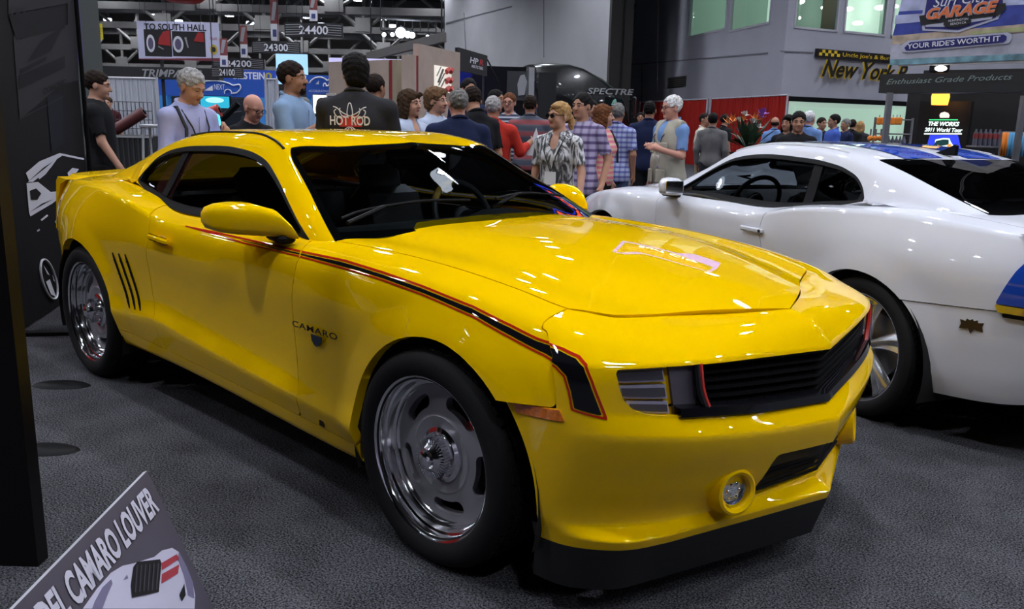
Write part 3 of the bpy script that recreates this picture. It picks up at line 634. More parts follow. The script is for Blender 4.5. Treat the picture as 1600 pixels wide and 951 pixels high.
for v in np.linspace(2.12, 2.84, 6):
    for dv in (0,):
        s = np.linspace(.595, 1, 14); p0 = fas(s, [v])[:, 0]-[.030, 0, 0]; line = np.vstack([p0*[1, 1, 1], (p0*[1, -1, 1])[::-1][1:]])
        m = MB(); n = len(line); V = []
        for k, (dx, dz) in enumerate(((0, .004), (-.035, .010), (-.035, -.004), (0, -.004))): V += [tuple(c+np.array([dx, 0, dz])) for c in line]
        m.add(V, [[k*n+i, k*n+i+1, ((k+1) % 4)*n+i+1, ((k+1) % 4)*n+i] for k in range(4) for i in range(n-1)]); m.build('slat', BLK, gr)
for y0 in np.linspace(.64, .98, 9):
    for sd in (1, -1):
        p0 = fas([y0], np.linspace(2.1, 2.85, 5))[0]-[.042, 0, 0]; MB().tube(p0*[1, sd, 1], .003, 4).build('mesh_bar', BLK, gr)
# grille surround: black bar along the bottom, chrome-edged lip, red end arcs
s = np.linspace(.505, 1, 26); p0 = fas(s, [2.95])[:, 0]; 
line = np.vstack([p0, (p0*[1, -1, 1])[::-1][1:]]); n = len(line); V = []
for dx, dz in ((.012, -.004), (.006, .020), (-.03, .026), (-.05, -.006)): V += [tuple(c+np.array([dx, 0, dz])) for c in line]
MB().add(V, [[k*n+i, k*n+i+1, ((k+1) % 4)*n+i+1, ((k+1) % 4)*n+i] for k in range(4) for i in range(n-1)]).build('grille_frame', BSTR, gr)
s = np.linspace(.60, 1, 22); p0 = fas(s, [2.88])[:, 0]-[.004, 0, 0]; line = np.vstack([p0, (p0*[1, -1, 1])[::-1][1:]]); MB().tube(line, .0075, 6).build('grille_lip', mat('dark_chrome', (.09, .09, .10), .12, 1.), gr)
for sd in (1, -1):
    vv2 = np.linspace(2.04, 2.90, 14); sarc = .588+.022*np.clip((vv2-2.35)/.55, 0, 1)**2; arc = np.array([fas([a], [b])[0, 0] for a, b in zip(sarc, vv2)])-[.006, 0, 0]
    MB().tube(arc*[1, sd, 1], .0085, 6).build('red_end_bar', mat('red_bar', (.55, .02, .012), .35, coat=.6), gr)
    arc2 = np.array([fas([a-.012], [b])[0, 0] for a, b in zip(sarc, vv2)])-[.004, 0, 0]; MB().tube(arc2*[1, sd, 1], .009, 6).build('black_end_bar', BSTR, gr)
# lower grille
p, f2 = fas_strip(.70, 1, 4.3, 6.5, 20, 10); v2, f3 = both(back(p, .024), f2); lg = mesh('lower_grille', v2, f3, mat('grille_black', (.006, .006, .006), .6), yc)
for zz in np.linspace(.345, .438, 6):
    ys = np.linspace(0, .296-(zz-.33)*.15, 10); xs_ = .895-.20*ys; line = np.stack([xs_, ys, zz+0*ys], 1); line = np.vstack([line[::-1]*[1, 1, 1], line[1:]*[1, -1, 1]]); MB().tube(line, .005, 5).build('slat', BLK, lg)
# fog lamps in round yellow bezels
LNS = mat('fog_lens', (.62, .65, .78), .15, .5, coat=1., noise=.5, nscale=160)
for sd in (1, -1):
    c = np.array([.815, .415*sd, .375]); ax = np.array([.93, .32*sd, .08]); ax /= np.linalg.norm(ax); u1 = np.cross([0, 0, 1.], ax); u1 /= np.linalg.norm(u1); u2 = np.cross(ax, u1)
    Rm = np.stack([u1, ax, u2], 1)
    def lt(prof, nm, m, par, n=36, sharp=40):
        b = MB().lathe(prof, n); V = np.array(b.V)@Rm.T+c; return mesh(nm, V, orient(V, b.F, (0, 0, 0)) if 0 else b.F, m, par, sharp=sharp)
    fb = lt([(.047, -.03), (.049, .010), (.053, .028), (.062, .034), (.070, .030), (.076, .012), (.080, -.03)], 'fog_lamp', YEL, yc)
    lt([(0, .012), (.02, .011), (.034, .006), (.043, -.004), (.046, -.02)], 'fog_lens', LNS, fb); lt([(.043, -.01), (.047, .012), (.043, .014)], 'fog_ring', CHR, fb)
    for k in range(6): a = k*1.05; pt = c+u1*.022*math.cos(a)+u2*.022*math.sin(a)+ax*.010; MB().ell(pt, (.008, .008, .008), 8, 6).build('lens_facet', CHR, fb)
# black splitter
sl = np.linspace(.118, 1, 50); top = fas(sl, [8.0])[:, 0]; bot = top-np.stack([.012+.028*np.clip((sl-.2)/.3, 0, 1)-.0*sl, .018*(1-sl), .138+0*sl], 1); inn = bot-[.10, 0, 0]; inn[:, 1] *= .9; tin = top-[.05, 0, -.01]; tin[:, 1] *= .95
top = top+[.002, .0, 0]; rows = [tin, top, bot, inn]; V = []; n = 2*len(sl)-1
for r in rows: V += [tuple(c) for c in np.vstack([r, (r*[1, -1, 1])[::-1][1:]])]
MB().add(V, [[k*n+i+1, k*n+i, (k+1)*n+i, (k+1)*n+i+1] for k in range(3) for i in range(n-1)]).build('front_splitter', mat('splitter_black', (.008, .008, .009), .5), yc, sharp=30)
# amber side markers on the fascia flank
mk = np.array([(.382, .652), (.54, .666), (.557, .637), (.398, .626)])
for sd in (1, -1):
    p = fas_pts(np.linspace(.0, .30, 90), np.linspace(2.5, 4.2, 60)); f = orient(p, grid(90, 60), (.3, 1, 0)); p2, f2 = clip(p, f, sdpoly(p[:, [0, 2]], mk)); p2 = p2.copy(); p2[:, :3] = offset_patch(p2, f2, .004); panel('side_marker', p2, f2, AMB, yc, sd, depth=.008)
# -- stripes: outlines picked off the photograph, dropped onto the panel surfaces
from mathutils.bvhtree import BVHTree
_xs = np.arange(-2.7, .56, .03); _b = body_pts(_xs, np.arange(2.2, 8.01, .1)); _bf = grid(len(_xs), len(np.arange(2.2, 8.01, .1)))
_s2 = np.linspace(.0, 1, 80); _f2 = fas_pts(_s2, np.arange(0, 8.01, .1)); _ff = grid(80, len(np.arange(0, 8.01, .1)))
bvh_b = BVHTree.FromPolygons((_b[:, :3]*[1, -1, 1]).tolist(), _bf); bvh_f = BVHTree.FromPolygons((_f2[:, :3]*[1, -1, 1]).tolist(), _ff)
def hitb(u, v, fas_too=True):
    o = Vector(CAM); d = Vector(ray(u, v)); h = bvh_b.ray_cast(o, d)[0] ; g = bvh_f.ray_cast(o, d)[0]
    if h is not None and h.x > .50: h = None
    if h is None or (fas_too and g is not None and g.x > .45): h = g or h
    return np.array(h)
topl = [(286, 352), (330, 361), (380, 372), (466, 391), (540, 406.5), (600, 425), (660, 446), (740, 478), (800, 508), (840, 528), (880, 544), (905, 556), (917, 570), (926, 595), (936, 622), (948, 655)]
botl = [(893, 640), (888, 612), (881, 588), (868, 574), (845, 558), (800, 530), (740, 496), (660, 461), (600, 439), (560, 426), (465, 400.5), (380, 380), (330, 365)]
SP = np.array([hitb(*q) for q in topl+botl])[:, [0, 2]]
def stripe_on(fun, us, vs, cutf, name, par, sd):
    p = fun(us, vs); f = orient(p, grid(len(us), len(vs)), (.2, 1, 0)); keep = cutf(p); p, f = clip(p, f, keep)
    w = sdpoly(p[:, [0, 2]], SP)
    for nm, m, g in (('black_stripe', BSTR, w-.0072), ('red_pinstripe', REDL, np.minimum(w+.0012, .0042-w))):
        a, b = clip(p, f, g)
        if not b: continue
        a = a.copy(); a[:, :3] = offset_patch(a, b, .0016); panel(nm, a, b, m, par, sd, depth=0)
for sd in (1, -1):
    dcut = lambda p: sdpoly(p[:, [0, 2]], DOOR)-.003
    stripe_on(body_pts, np.arange(-1.66, -.70, .008), np.arange(6.3, 7.7, .035), dcut, 's', pan['door'+str(sd)], sd)
    stripe_on(body_pts, np.arange(-.84, .54, .008), np.arange(5.9, 7.7, .035), lambda p: np.minimum(-sdpoly(p[:, [0, 2]], DOOR)-.003, sdpoly(p[:, [0, 2]], np.array([(-1, 0), (-1, 1.3), (.405, 1.3)]+SEAM+[(.32, 0)]))-.002), 's', pan['front_fender'+str(sd)], sd)
    stripe_on(fas_pts, np.linspace(.02, .40, 150), np.arange(.9, 3.3, .03), lambda p: sdpoly(p[:, [0, 2]], seamp)-.002, 's', bump, sd)
# door handles
for sd in (1, -1):
    dh = MB().ell((-1.845, .898*sd, .862), (.060, .012, .034), 20, 10).build('door_handle', mat('shaded_cup_yellow', (.50, .27, .002), .45), pan['door'+str(sd)])  # shade of the cup painted as a darker body yellow
    MB().box((-1.84, .928*sd, .874), (.20, .020, .030), roty(.04), bev=.009).build('handle_bar', YEL, pan['door'+str(sd)])
# slanted gill vents on the quarter panels
for sd in (1, -1):
    for k, (x0, x1) in enumerate(((-2.385, -2.235), (-2.315, -2.172), (-2.245, -2.112))):
        a, b = np.array([x0, .747+.004*k]), np.array([x1, .487+.004*k]); L = []
        for t in np.linspace(0, 1, 9):
            q = a+(b-a)*t; h = bvh_b.ray_cast(Vector((q[0], -2, q[1])), Vector((0, 1, 0)))[0]; L.append((q[0], (abs(h.y)+.001)*sd, q[1]))
        g = MB().tube(L, [.004]+[.008]*7+[.004], 6).build('gill_vent', BSTR, pan['quarter_panel'+str(sd)])
        for t in range(1, 8, 2): MB().ell(np.array(L[t])+[0, .006*sd, 0], (.004, .003, .006), 6, 5).build('chrome_bead', CHR, pan['quarter_panel'+str(sd)])
# badges
for sd in (1, -1):
    X = (-1, 0, 0) if sd > 0 else (1, 0, 0); O = np.array([-.615, .909*sd, .667])
    BAD = mat('badge_dark_gold', (.05, .035, .01), .3, .8)
    text_mesh('badge_lettering', 'CAMARO', .022, BAD, pan['front_fender'+str(sd)], O, X, (0, 0, 1), depth=.004, bold=.02, sx=2.05, spacing=1.1)
    MB().prism([(-.034, .026), (.034, .026), (.030, .004), (.015, -.010), (0, -.016), (-.015, -.010), (-.030, .004)], .004, (-.605, (.9085 if sd > 0 else -.9085), .632), X, (0, 0, 1)).build('shield_badge', mat('badge_blue_grey', (.05, .07, .10), .25, .7), pan['front_fender'+str(sd)])
hb = hitb(503, 660); MB().box(hb*[1, 1, 1], (.03, .006, .03), bev=.002).build('square_badge', BAD, pan['front_fender-1'])
# ------------------------------------------------------------------ white coupe beside it
WX, WY, WA, WZ = -1.8137, 3.7145, 2.6909, -.0228
wc = empty('white_coupe', (WX, WY, 0), WA, 'white coupe with blue roof stripes parked behind the yellow coupe', 'car')
PW = dict(COMMON, paint=WHT, glass=GLW, rglass=GLD, sglass=GLM, under=UND, molding=WHT)
panw = build_body(wc, PW, 'white', WZ)
for x in (0., -2.852):
    for sd in (1, -1): wheel(wc, x, sd, 'five_spoke', PW, .355)
car_interior(wc, PW, WZ)
for sd in (1, -1): door_mirror(wc, sd, WHT, CHR, PW, WZ)
# plain white nose for the far end
A, AFc = clip(FP, FF, sdpoly(FP[:, [0, 2]], seamp)-.0015); A, AFc = clip(A, AFc, np.hypot(A[:, 0]-ARCH_F[0], A[:, 2]-ARCH_F[1])-ARCH_F[2])
A, AFc = clip(A, AFc, -sdpoly(A[:, [1, 3]]*OSC, OPEN*OSC)); bv, bf = both(A, AFc); bv, bf = flange(bv+[0, 0, WZ], bf, .03); wb = mesh('front_bumper', bv, bf, WHT, wc, sharp=50)
q, f = fas_strip(.34, 1., 2.0, 3.0, 30, 8); v2, f3 = both(back(q, .05), f); wg = mesh('grille', v2+[0, 0, WZ], f3, BLK, wc)
for sd in (1, -1):
    p, f2 = fas_strip(.37, .52, 2.1, 2.9, 10, 6); panel('headlamp', back(p, .02)+[0, 0, WZ], f2, CHR, wc, sd, depth=.02)
# blue stripes over the roof, deck and hood
for y0, y1 in ((.09, .36),):
    xs3 = np.arange(-2.48, -1.20, .02); vs3 = np.arange(4., 6.01, .04); c = can_pts(xs3, vs3); cf = orient(c, grid(len(xs3), len(vs3)), (0, 0, 1)); c, cf = clip(c, cf, np.minimum(c[:, 1]-y0, y1-c[:, 1])); c = c.copy(); c[:, :3] = offset_patch(c, cf, .004)
    for sd in (1, -1): panel('roof_stripe', c+[0, 0, WZ, 0], cf, BLU, panw['roof'], sd, depth=0)
# antenna fin
MB().prism([(-.085, 0), (.085, 0), (-.02, .035), (-.075, .062), (-.085, .055)], .022, (-2.40, .011, 1.324+WZ), (1, 0, 0), (0, 0, 1)).build('antenna_fin', BLK, panw['roof'])
# door handles
for sd in (1, -1):
    MB().ell((-1.94, .897*sd, .852+WZ), (.060, .012, .034), 20, 10).build('door_handle', mat('shaded_cup_white', (.5, .51, .55), .4), panw['door'+str(sd)])  # recess shade painted into the cup as a greyer body white
    MB().box((-1.93, .926*sd, .862+WZ), (.22, .022, .032), bev=.009).build('handle_bar', WHT, panw['door'+str(sd)])
    MB().lathe([(0, .942*sd), (.010, .942*sd), (.010, .93*sd)], 12, c=(-2.02, 0, .862+WZ)).build('key_cylinder', DKM, panw['door'+str(sd)])
# wrap-round blue tail ends over a chrome strip, bird emblem on the bumper corner
for sd in (1, -1):
    xs3 = np.linspace(-3.80, -3.46, 40); vs3 = np.arange(5., 7.01, .05); c = body_pts(xs3, vs3); cf = orient(c, grid(40, len(vs3)), (0, 1, 0))
    e, ef = clip(c, cf, sdpoly(c[:, [0, 2]], np.array([(-3.515, .735), (-3.565, .88), (-3.60, .95), (-3.85, .95), (-3.85, .735)]))); e = e.copy(); e[:, :3] = offset_patch(e, ef, .010); te = panel('tail_end', e+[0, 0, WZ, 0], ef, BLU, wc, sd, depth=.02)
    e, ef = clip(c, cf, sdpoly(c[:, [0, 2]], np.array([(-3.515, .732), (-3.53, .700), (-3.85, .700), (-3.85, .732)]))); e = e.copy(); e[:, :3] = offset_patch(e, ef, .018); panel('chrome_strip', e+[0, 0, WZ, 0], ef, CHR, te, sd, depth=.03)
    e, ef = clip(c, cf, sdpoly(c[:, [0, 2]], np.array([(-3.54, .697), (-3.56, .66), (-3.85, .66), (-3.85, .697)]))); e = e.copy(); e[:, :3] = offset_patch(e, ef, .012); panel('black_strip', e+[0, 0, WZ, 0], ef, BLK, te, sd, depth=.02)
bird = [(0, -.035), (.012, -.012), (.022, -.016), (.050, -.018), (.044, .004), (.050, .022), (.026, .018), (.022, .030), (.008, .024), (0, .032), (-.008, .024), (-.022, .030), (-.026, .018), (-.050, .022), (-.044, .004), (-.050, -.018), (-.022, -.016), (-.012, -.012)]
wbv = BVHTree.FromPolygons((_b[:, :3]).tolist(), _bf); xs3 = np.arange(-3.78, -3.0, .03); c3 = body_pts(xs3, np.arange(2.2, 7, .1)); wb2 = BVHTree.FromPolygons(c3[:, :3].tolist(), grid(len(xs3), len(np.arange(2.2, 7, .1))))
h = wb2.ray_cast(Vector((-3.43, 2, .615)), Vector((0, -1, 0)))[0]; nX = np.array([-.93, -.36, 0]); nX /= np.linalg.norm(nX)
MB().prism(bird, .004, (h.x, h.y-.004, h.z+WZ), nX, (0, 0, 1)).build('bird_emblem', mat('emblem_bronze', (.06, .04, .02), .4, .6), wc)
# ------------------------------------------------------------------ exhibition hall
def vh(u):                                                # image row of the horizon in column u
    return IMG_H/2+FPX*(AF[2]+AR[2]*(u-IMG_W/2)/FPX)/AU[2]
def gp(u, d):                                             # ground point under column u at depth d (taken at eye level)
    p = at(u, vh(u), d); return np.array([p[0], p[1], 0.])
def zpx(u, v, P): return z_at(u, v, P)
UP = np.array([0, 0, 1.])
class Board:
    """upright board between two ground points A (left as seen) and B, z0..z1, front face towards the viewer"""
    def __init__(s, name, A, B, z0, z1, m, thick=.05, parent=None, label=None, cat=None, group=None):
        A = np.array(A, float); B = np.array(B, float); s.A = A; s.B = B; s.w = np.linalg.norm((B-A)[:2]); s.X = (B-A)/np.linalg.norm(B-A); s.N = np.cross(s.X, UP); s.z0 = z0; s.z1 = z1; s.h = z1-z0
        V = [A+UP*z0, B+UP*z0, B+UP*z1, A+UP*z1]; V += [v-s.N*thick for v in V]
        s.o = mesh(name, V, [[0, 1, 2, 3], [5, 4, 7, 6], [4, 0, 3, 7], [1, 5, 6, 2], [3, 2, 6, 7], [4, 5, 1, 0]], m, parent, smooth=False); tag(s.o, label, cat, group)
    def p(s, a, b, off=.004): return s.A+s.X*(a*s.w)+UP*(s.z0+b*s.h)+s.N*off      # a,b in 0..1 from lower left
    def patch(s, name, poly, m, off=.004, thick=.0, parent=None):
        V = [s.p(a, b, off) for a, b in poly]; n = len(V); F = [list(range(n))]
        if thick > 0: V += [v-s.N*thick for v in V]; F += [[i, n+i, n+(i+1) % n, (i+1) % n] for i in range(n)]
        return mesh(name, V, F, m, parent or s.o, smooth=False)
    def text(s, t, a, b, hgt, m, parent=None, off=.008, wfit=None, name='lettering', **k):
        o = text_mesh(name, t, hgt*s.h, m, parent or s.o, s.p(a, b, 0), s.X, UP, depth=off, **k)
        if wfit:                                          # stretch to a share of the board's width
            co = np.array([v.co for v in o.data.vertices]); al = (co-s.A)@s.X; c = (al.max()+al.min())/2; f = wfit*s.w/max(al.max()-al.min(), 1e-6)
            co = co+np.outer((al-c)*(f-1), s.X); o.data.vertices.foreach_set('co', co.ravel()); o.data.update()
        return o
def pboard(name, u0, d0, u1, d1, vt, vb, m, **k):
    """board by the columns of its sides, their depths, and the image rows of its top and bottom at the left side"""
    A, B = gp(u0, d0), gp(u1, d1); return Board(name, A, B, max(0., zpx(u0, vb, A)), zpx(u0, vt, A), m, **k)
def ellipse(cx, cy, rx, ry, n=24): return [(cx+rx*math.cos(2*math.pi*i/n), cy+ry*math.sin(2*math.pi*i/n)) for i in range(n)]

# carpet
cm = mat('carpet_grey', (.03, .03, .033), .95, spec=.1); nt = cm.node_tree; pr = nt.nodes['Principled BSDF']
tc = nt.nodes.new('ShaderNodeTexCoord'); n1 = nt.nodes.new('ShaderNodeTexNoise'); n1.inputs['Scale'].default_value = 140; n1.inputs['Detail'].default_value = 2; n1.inputs['Roughness'].default_value = .75
n2 = nt.nodes.new('ShaderNodeTexNoise'); n2.inputs['Scale'].default_value = 5.; rp = nt.nodes.new('ShaderNodeValToRGB'); e = rp.color_ramp.elements
e[0].position = .40; e[0].color = (.004, .004, .005, 1); e[1].position = .62; e[1].color = (.125, .125, .142, 1)
mx = nt.nodes.new('ShaderNodeMix'); mx.data_type = 'FLOAT'; mx.inputs[0].default_value = .12
for n in (n1, n2): nt.links.new(tc.outputs['Object'], n.inputs['Vector'])
nt.links.new(n1.outputs['Fac'], mx.inputs[2]); nt.links.new(n2.outputs['Fac'], mx.inputs[3]); nt.links.new(mx.outputs[0], rp.inputs['Fac']); nt.links.new(rp.outputs['Color'], pr.inputs['Base Color'])
bp = nt.nodes.new('ShaderNodeBump'); bp.inputs['Strength'].default_value = .6; bp.inputs['Distance'].default_value = .006; nt.links.new(n1.outputs['Fac'], bp.inputs['Height']); nt.links.new(bp.outputs['Normal'], pr.inputs['Normal'])
# the hall's plan: a big rectangle square to the view, walls as seen
ang = YAW; fx = np.array([math.cos(ang), math.sin(ang), 0]); rx = np.array([math.sin(ang), -math.cos(ang), 0])
def hp(r, f, z=0.): return np.array([CAM[0], CAM[1], 0])+rx*r+fx*f+UP*z
HL, HR, HB, HF, HZ = -62., 48., -26., 96., 13.
tag(mesh('floor', [hp(HL, HB), hp(HR, HB), hp(HR, HF), hp(HL, HF)], [[0, 1, 2, 3]], cm, smooth=False), kind='structure')
CEIL = mat('ceiling_dark', (.035, .035, .038), .95, spec=0., noise=.3, nscale=.4)
tag(mesh('ceiling', [hp(HL, HB, HZ), hp(HR, HB, HZ), hp(HR, HF, HZ), hp(HL, HF, HZ)], [[3, 2, 1, 0]], CEIL, smooth=False), kind='structure')
WF = mat('far_wall_grey', (.22, .20, .18), .9, noise=.15, nscale=.3)
def wall(name, a, b, z0, z1, m, th=.3):
    return tag(Board(name, a, b, z0, z1, m, th).o, kind='structure')
wall('wall_far', hp(HL, HF-.2), hp(HR, HF-.2), 0, HZ, WF)
wall('wall_left', hp(HL+.2, HB), hp(HL+.2, HF), 0, HZ, WF); wall('wall_right', hp(HR-.2, HF), hp(HR-.2, HB), 0, HZ, WF); wall('wall_back', hp(HR, HB+.2), hp(HL, HB+.2), 0, HZ, mat('back_wall_dark', (.10, .10, .11), .9))

# grey plastered building block with office windows, right
WG = mat('wall_grey_lavender', (.36, .36, .42), .85, spec=.2, noise=.06, nscale=.6); WG2 = mat('wall_grey_pale', (.40, .40, .42), .85, spec=.2, noise=.08, nscale=.5)
JNT = mat('wall_joint', (.16, .16, .18), .9)
c0, c1, c2 = gp(984, 41.), gp(1215, 27.), gp(1600, 33.)
l0, l1 = gp(694, 50.), gp(950, 34.6)
wl = Board('wall_1', l0, l1, 0, HZ, WG2, .4); tag(wl.o, kind='structure')
w1 = Board('wall_2', c0, c1, 0, HZ, WG, .05); tag(w1.o, kind='structure')
w2 = Board('wall_3', c1, c2, 0, HZ, WG, .05); tag(w2.o, kind='structure')
def cutwall(b, holes):
    """rebuild the wall's face as a ring of rectangles round its window holes (a0,a1,b0,b1)"""
    xs = sorted({0., 1., *[h[0] for h in holes], *[h[1] for h in holes]}); zs = sorted({0., 1., *[h[2] for h in holes], *[h[3] for h in holes]}); V = []; F = []
    for i in range(len(xs)-1):
        for j in range(len(zs)-1):
            mxx, mz = (xs[i]+xs[i+1])/2, (zs[j]+zs[j+1])/2
            if any(h[0] < mxx < h[1] and h[2] < mz < h[3] for h in holes): continue
            k = len(V); V += [b.p(xs[i], zs[j], 0), b.p(xs[i+1], zs[j], 0), b.p(xs[i+1], zs[j+1], 0), b.p(xs[i], zs[j+1], 0)]; F.append([k, k+1, k+2, k+3])
    me = bpy.data.meshes.new(b.o.name); me.from_pydata([tuple(v) for v in V], [], F); me.materials.append(b.o.data.materials[0]); b.o.data = me
def apx(b, u, v):
    """board coordinates (a,b) of an image point on the board's plane"""
    r = ray(u, v); t = ((b.A-CAM)@b.N)/(r@b.N); P = CAM+r*t; return (P-b.A)@b.X/b.w, (P[2]-b.z0)/b.h
ROOM = mat('glowing_room_wall', (.48, .54, .50), .8, emit=(.46, .55, .50), es=1.1); ROOMD = mat('glowing_room_dim', (.16, .20, .18), .8, emit=(.2, .3, .25), es=.5); LITE = mat('downlight', (1, 1, 1), emit=(1, .98, .95), es=14.)  # room lighting put into the walls as glow, with a dimmer copy
GWIN = glass('office_glass', .80, (.85, 1., .92)); FRM = mat('window_frame_grey', (.42, .42, .47), .5)
wn = [0]
def window(b, u0, u1, vtop, vbot, inner, lights=(), door=False):
    sk = -1.1 if b is w1 else 1.1
    a0, b0 = apx(b, u0, vbot); a1, _ = apx(b, u1, vbot); _, b1 = apx(b, u0, vtop); wn[0] += 1; nm = 'window_%d' % wn[0]
    D = 3.2/b.w
    def q(a, z, d): return b.p(a, z, -d)+b.X*d*sk
    V = [q(a0, b0, 0), q(a1, b0, 0), q(a1, b1, 0), q(a0, b1, 0), q(a0, b0, 3.2), q(a1, b0, 3.2), q(a1, b1, 3.2), q(a0, b1, 3.2)]
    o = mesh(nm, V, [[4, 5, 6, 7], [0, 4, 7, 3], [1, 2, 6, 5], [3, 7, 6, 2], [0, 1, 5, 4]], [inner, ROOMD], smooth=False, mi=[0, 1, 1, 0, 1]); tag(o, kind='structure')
    mesh('window_pane', [q(a0, b0, .05), q(a1, b0, .05), q(a1, b1, .05), q(a0, b1, .05)], [[0, 1, 2, 3]], GWIN, o, smooth=False)
    t = .07/b.w; tz = .07/b.h
    for (x0, x1, z0, z1) in ((a0, a1, b0, b0+tz), (a0, a0+t, b0, b1), (a1-t, a1, b0, b1)): b.patch('window_frame', [(x0, z0), (x1, z0), (x1, z1), (x0, z1)], FRM, .02, .1, parent=o)
    for (u, v, r) in lights:
        rr = ray(u, v); tt = ((b.A-b.N*2.6-CAM)@b.N)/(rr@b.N); P = CAM+rr*tt; MB().ell(P, (r*1.6, r*1.6, r*.6), 12, 6).build('downlight', LITE, o)
    if door: 
        m = (a0+a1)/2; b.patch('door_leaf', [(m-.05, b0), (m+.05, b0), (m+.05, b0+.14), (m-.05, b0+.14)], mat('door_brown', (.10, .07, .05), .6), -3.1, parent=o)
    return (a0, a1, b0, b1)
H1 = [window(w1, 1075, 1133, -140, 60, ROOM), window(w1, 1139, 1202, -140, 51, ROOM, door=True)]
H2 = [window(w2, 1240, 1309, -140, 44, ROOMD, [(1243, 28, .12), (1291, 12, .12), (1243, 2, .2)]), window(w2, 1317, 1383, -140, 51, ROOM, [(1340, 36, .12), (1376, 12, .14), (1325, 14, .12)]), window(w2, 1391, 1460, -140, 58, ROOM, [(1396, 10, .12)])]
cutwall(w1, H1)
# lower opening of the restaurant
ax0, az1 = apx(w2, 1233, 158); ax1, _ = apx(w2, 1424, 168); hole = (ax0, ax1, 0., az1)
cutwall(w2, H2+[hole])
V = [w2.p(ax0, 0, 0), w2.p(ax1, 0, 0), w2.p(ax1, az1, 0), w2.p(ax0, az1, 0), w2.p(ax0, 0, -5)+w2.X*5.5, w2.p(ax1, 0, -5)+w2.X*5.5, w2.p(ax1, az1, -5)+w2.X*5.5, w2.p(ax0, az1, -5)+w2.X*5.5]
rs = tag(mesh('door_1', V, [[4, 5, 6, 7], [0, 4, 7, 3], [1, 2, 6, 5], [3, 7, 6, 2]], mat('glowing_restaurant_wall', (.30, .40, .33), .8, emit=(.36, .48, .42), es=.7), smooth=False), kind='structure')  # interior light put into the restaurant wall as a glow
w2.patch('door_frame', [(ax0-.006, az1), (ax1, az1), (ax1, az1+.012), (ax0-.006, az1+.012)], BLK, .03, .1, parent=rs)
for k, (u, v) in enumerate(((1250, 172), (1300, 166), (1260, 185))):
    pass
w2.patch('menu_board', [(ax0+.012, az1*.62), (ax0+.075, az1*.62), (ax0+.075, az1*.97), (ax0+.012, az1*.97)], mat('menu_brown', (.07, .06, .045), .8, noise=.4, nscale=6), -1.5, parent=rs)
# wall joints, conduit, louvre, dark column
def strip(b, p0, p1, w, m, name='wall_joint', th=.02):
    a = np.array(apx(b, *p0)); c = np.array(apx(b, *p1)); d = (c-a)*[b.w, b.h]; n = np.array([-d[1], d[0]])/np.linalg.norm(d)*w/2/np.array([b.w, b.h])
    return b.patch(name, [tuple(a-n), tuple(c-n), tuple(c+n), tuple(a+n)], m, .02, th)
strip(w1, (985, 101), (1200, 83), .05, JNT); strip(w1, (1003, 100), (1003, 160), .05, JNT); strip(w1, (1029, 0), (1027, 143), .09, FRM, 'conduit')
strip(w2, (1219, 80), (1270, 82), .04, JNT)
strip(wl, (697, 36), (800, 10), .06, JNT); strip(wl, (850, 0), (850, 90), .04, JNT); strip(wl, (725, 20), (728, 80), .04, JNT)
P = gp(1058, 34); a0 = apx(w1, 1044, 137); a1 = apx(w1, 1073, 118); lv = w1.patch('wall_louvre', [(a0[0], a0[1]), (a1[0], a0[1]), (a1[0], a1[1]), (a0[0], a1[1])], mat('louvre_dark', (.03, .028, .026), .7), .02, .05)
for k in range(5): z = a0[1]+(a1[1]-a0[1])*(k+.5)/5; w1.patch('louvre_slat', [(a0[0], z-.002), (a1[0], z-.002), (a1[0], z+.001), (a0[0], z+.001)], mat('louvre_slat', (.08, .075, .07), .6), .06, .05, parent=lv)
ca = gp(948, 33.5); cb = gp(982, 33.5); tag(Board('trim_1', ca, cb, 0, HZ, mat('column_dark', (.025, .022, .022), .8), .8).o, kind='structure')
cg = Board('trim_2', gp(964, 33.4), gp(967, 33.4), 0, HZ, mat('column_groove', (.008, .007, .007), .9), .05); tag(cg.o, kind='structure')
# restaurant sign
SYE = mat('sign_yellow', (.75, .50, .02), .5); SBK = mat('sign_black', (.01, .009, .008), .4)
p0 = apx(w2, 1273, 77); p1 = apx(w2, 1390, 92); _, zt = apx(w2, 1273, 76); _, zb = apx(w2, 1273, 88)
sg = Board('restaurant_sign', w2.p(p0[0], 0, .12)*[1, 1, 0], w2.p(apx(w2, 1396, 92)[0], 0, .12)*[1, 1, 0], w2.z0+zb*w2.h, w2.z0+zt*w2.h, SBK, .1, label='black and yellow checkered restaurant sign with script lettering on the grey wall', cat='sign')
for i in range(7):
    for j in range(2):
        if (i+j) % 2 == 0: sg.patch('checker', [(.02+i*.036, .1+j*.4), (.02+(i+1)*.036, .1+j*.4), (.02+(i+1)*.036, .5+j*.4), (.02+i*.036, .5+j*.4)], SYE, .01)
sg.text("Uncle Joe's & Bursyl", .645, .22, .52, SYE, wfit=.68, off=.012)
zb2 = (apx(w2, 1330, 122)[1]-0)*w2.h; O = w2.p(apx(w2, 1274, 120)[0], 0, .10); O = O*[1, 1, 0]+UP*zb2
hh = 24.5*27.5/FPX
for dx, m, dep, bo in ((-.010, SYE, .09, .05), (.0, SBK, .13, .025)): text_mesh('script_lettering', 'New York P', hh, m, sg.o, O+w2.X*dx-UP*(.02 if dx else 0), w2.X, UP, depth=dep, bold=bo, shear=.38, sx=1.05, align='LEFT')
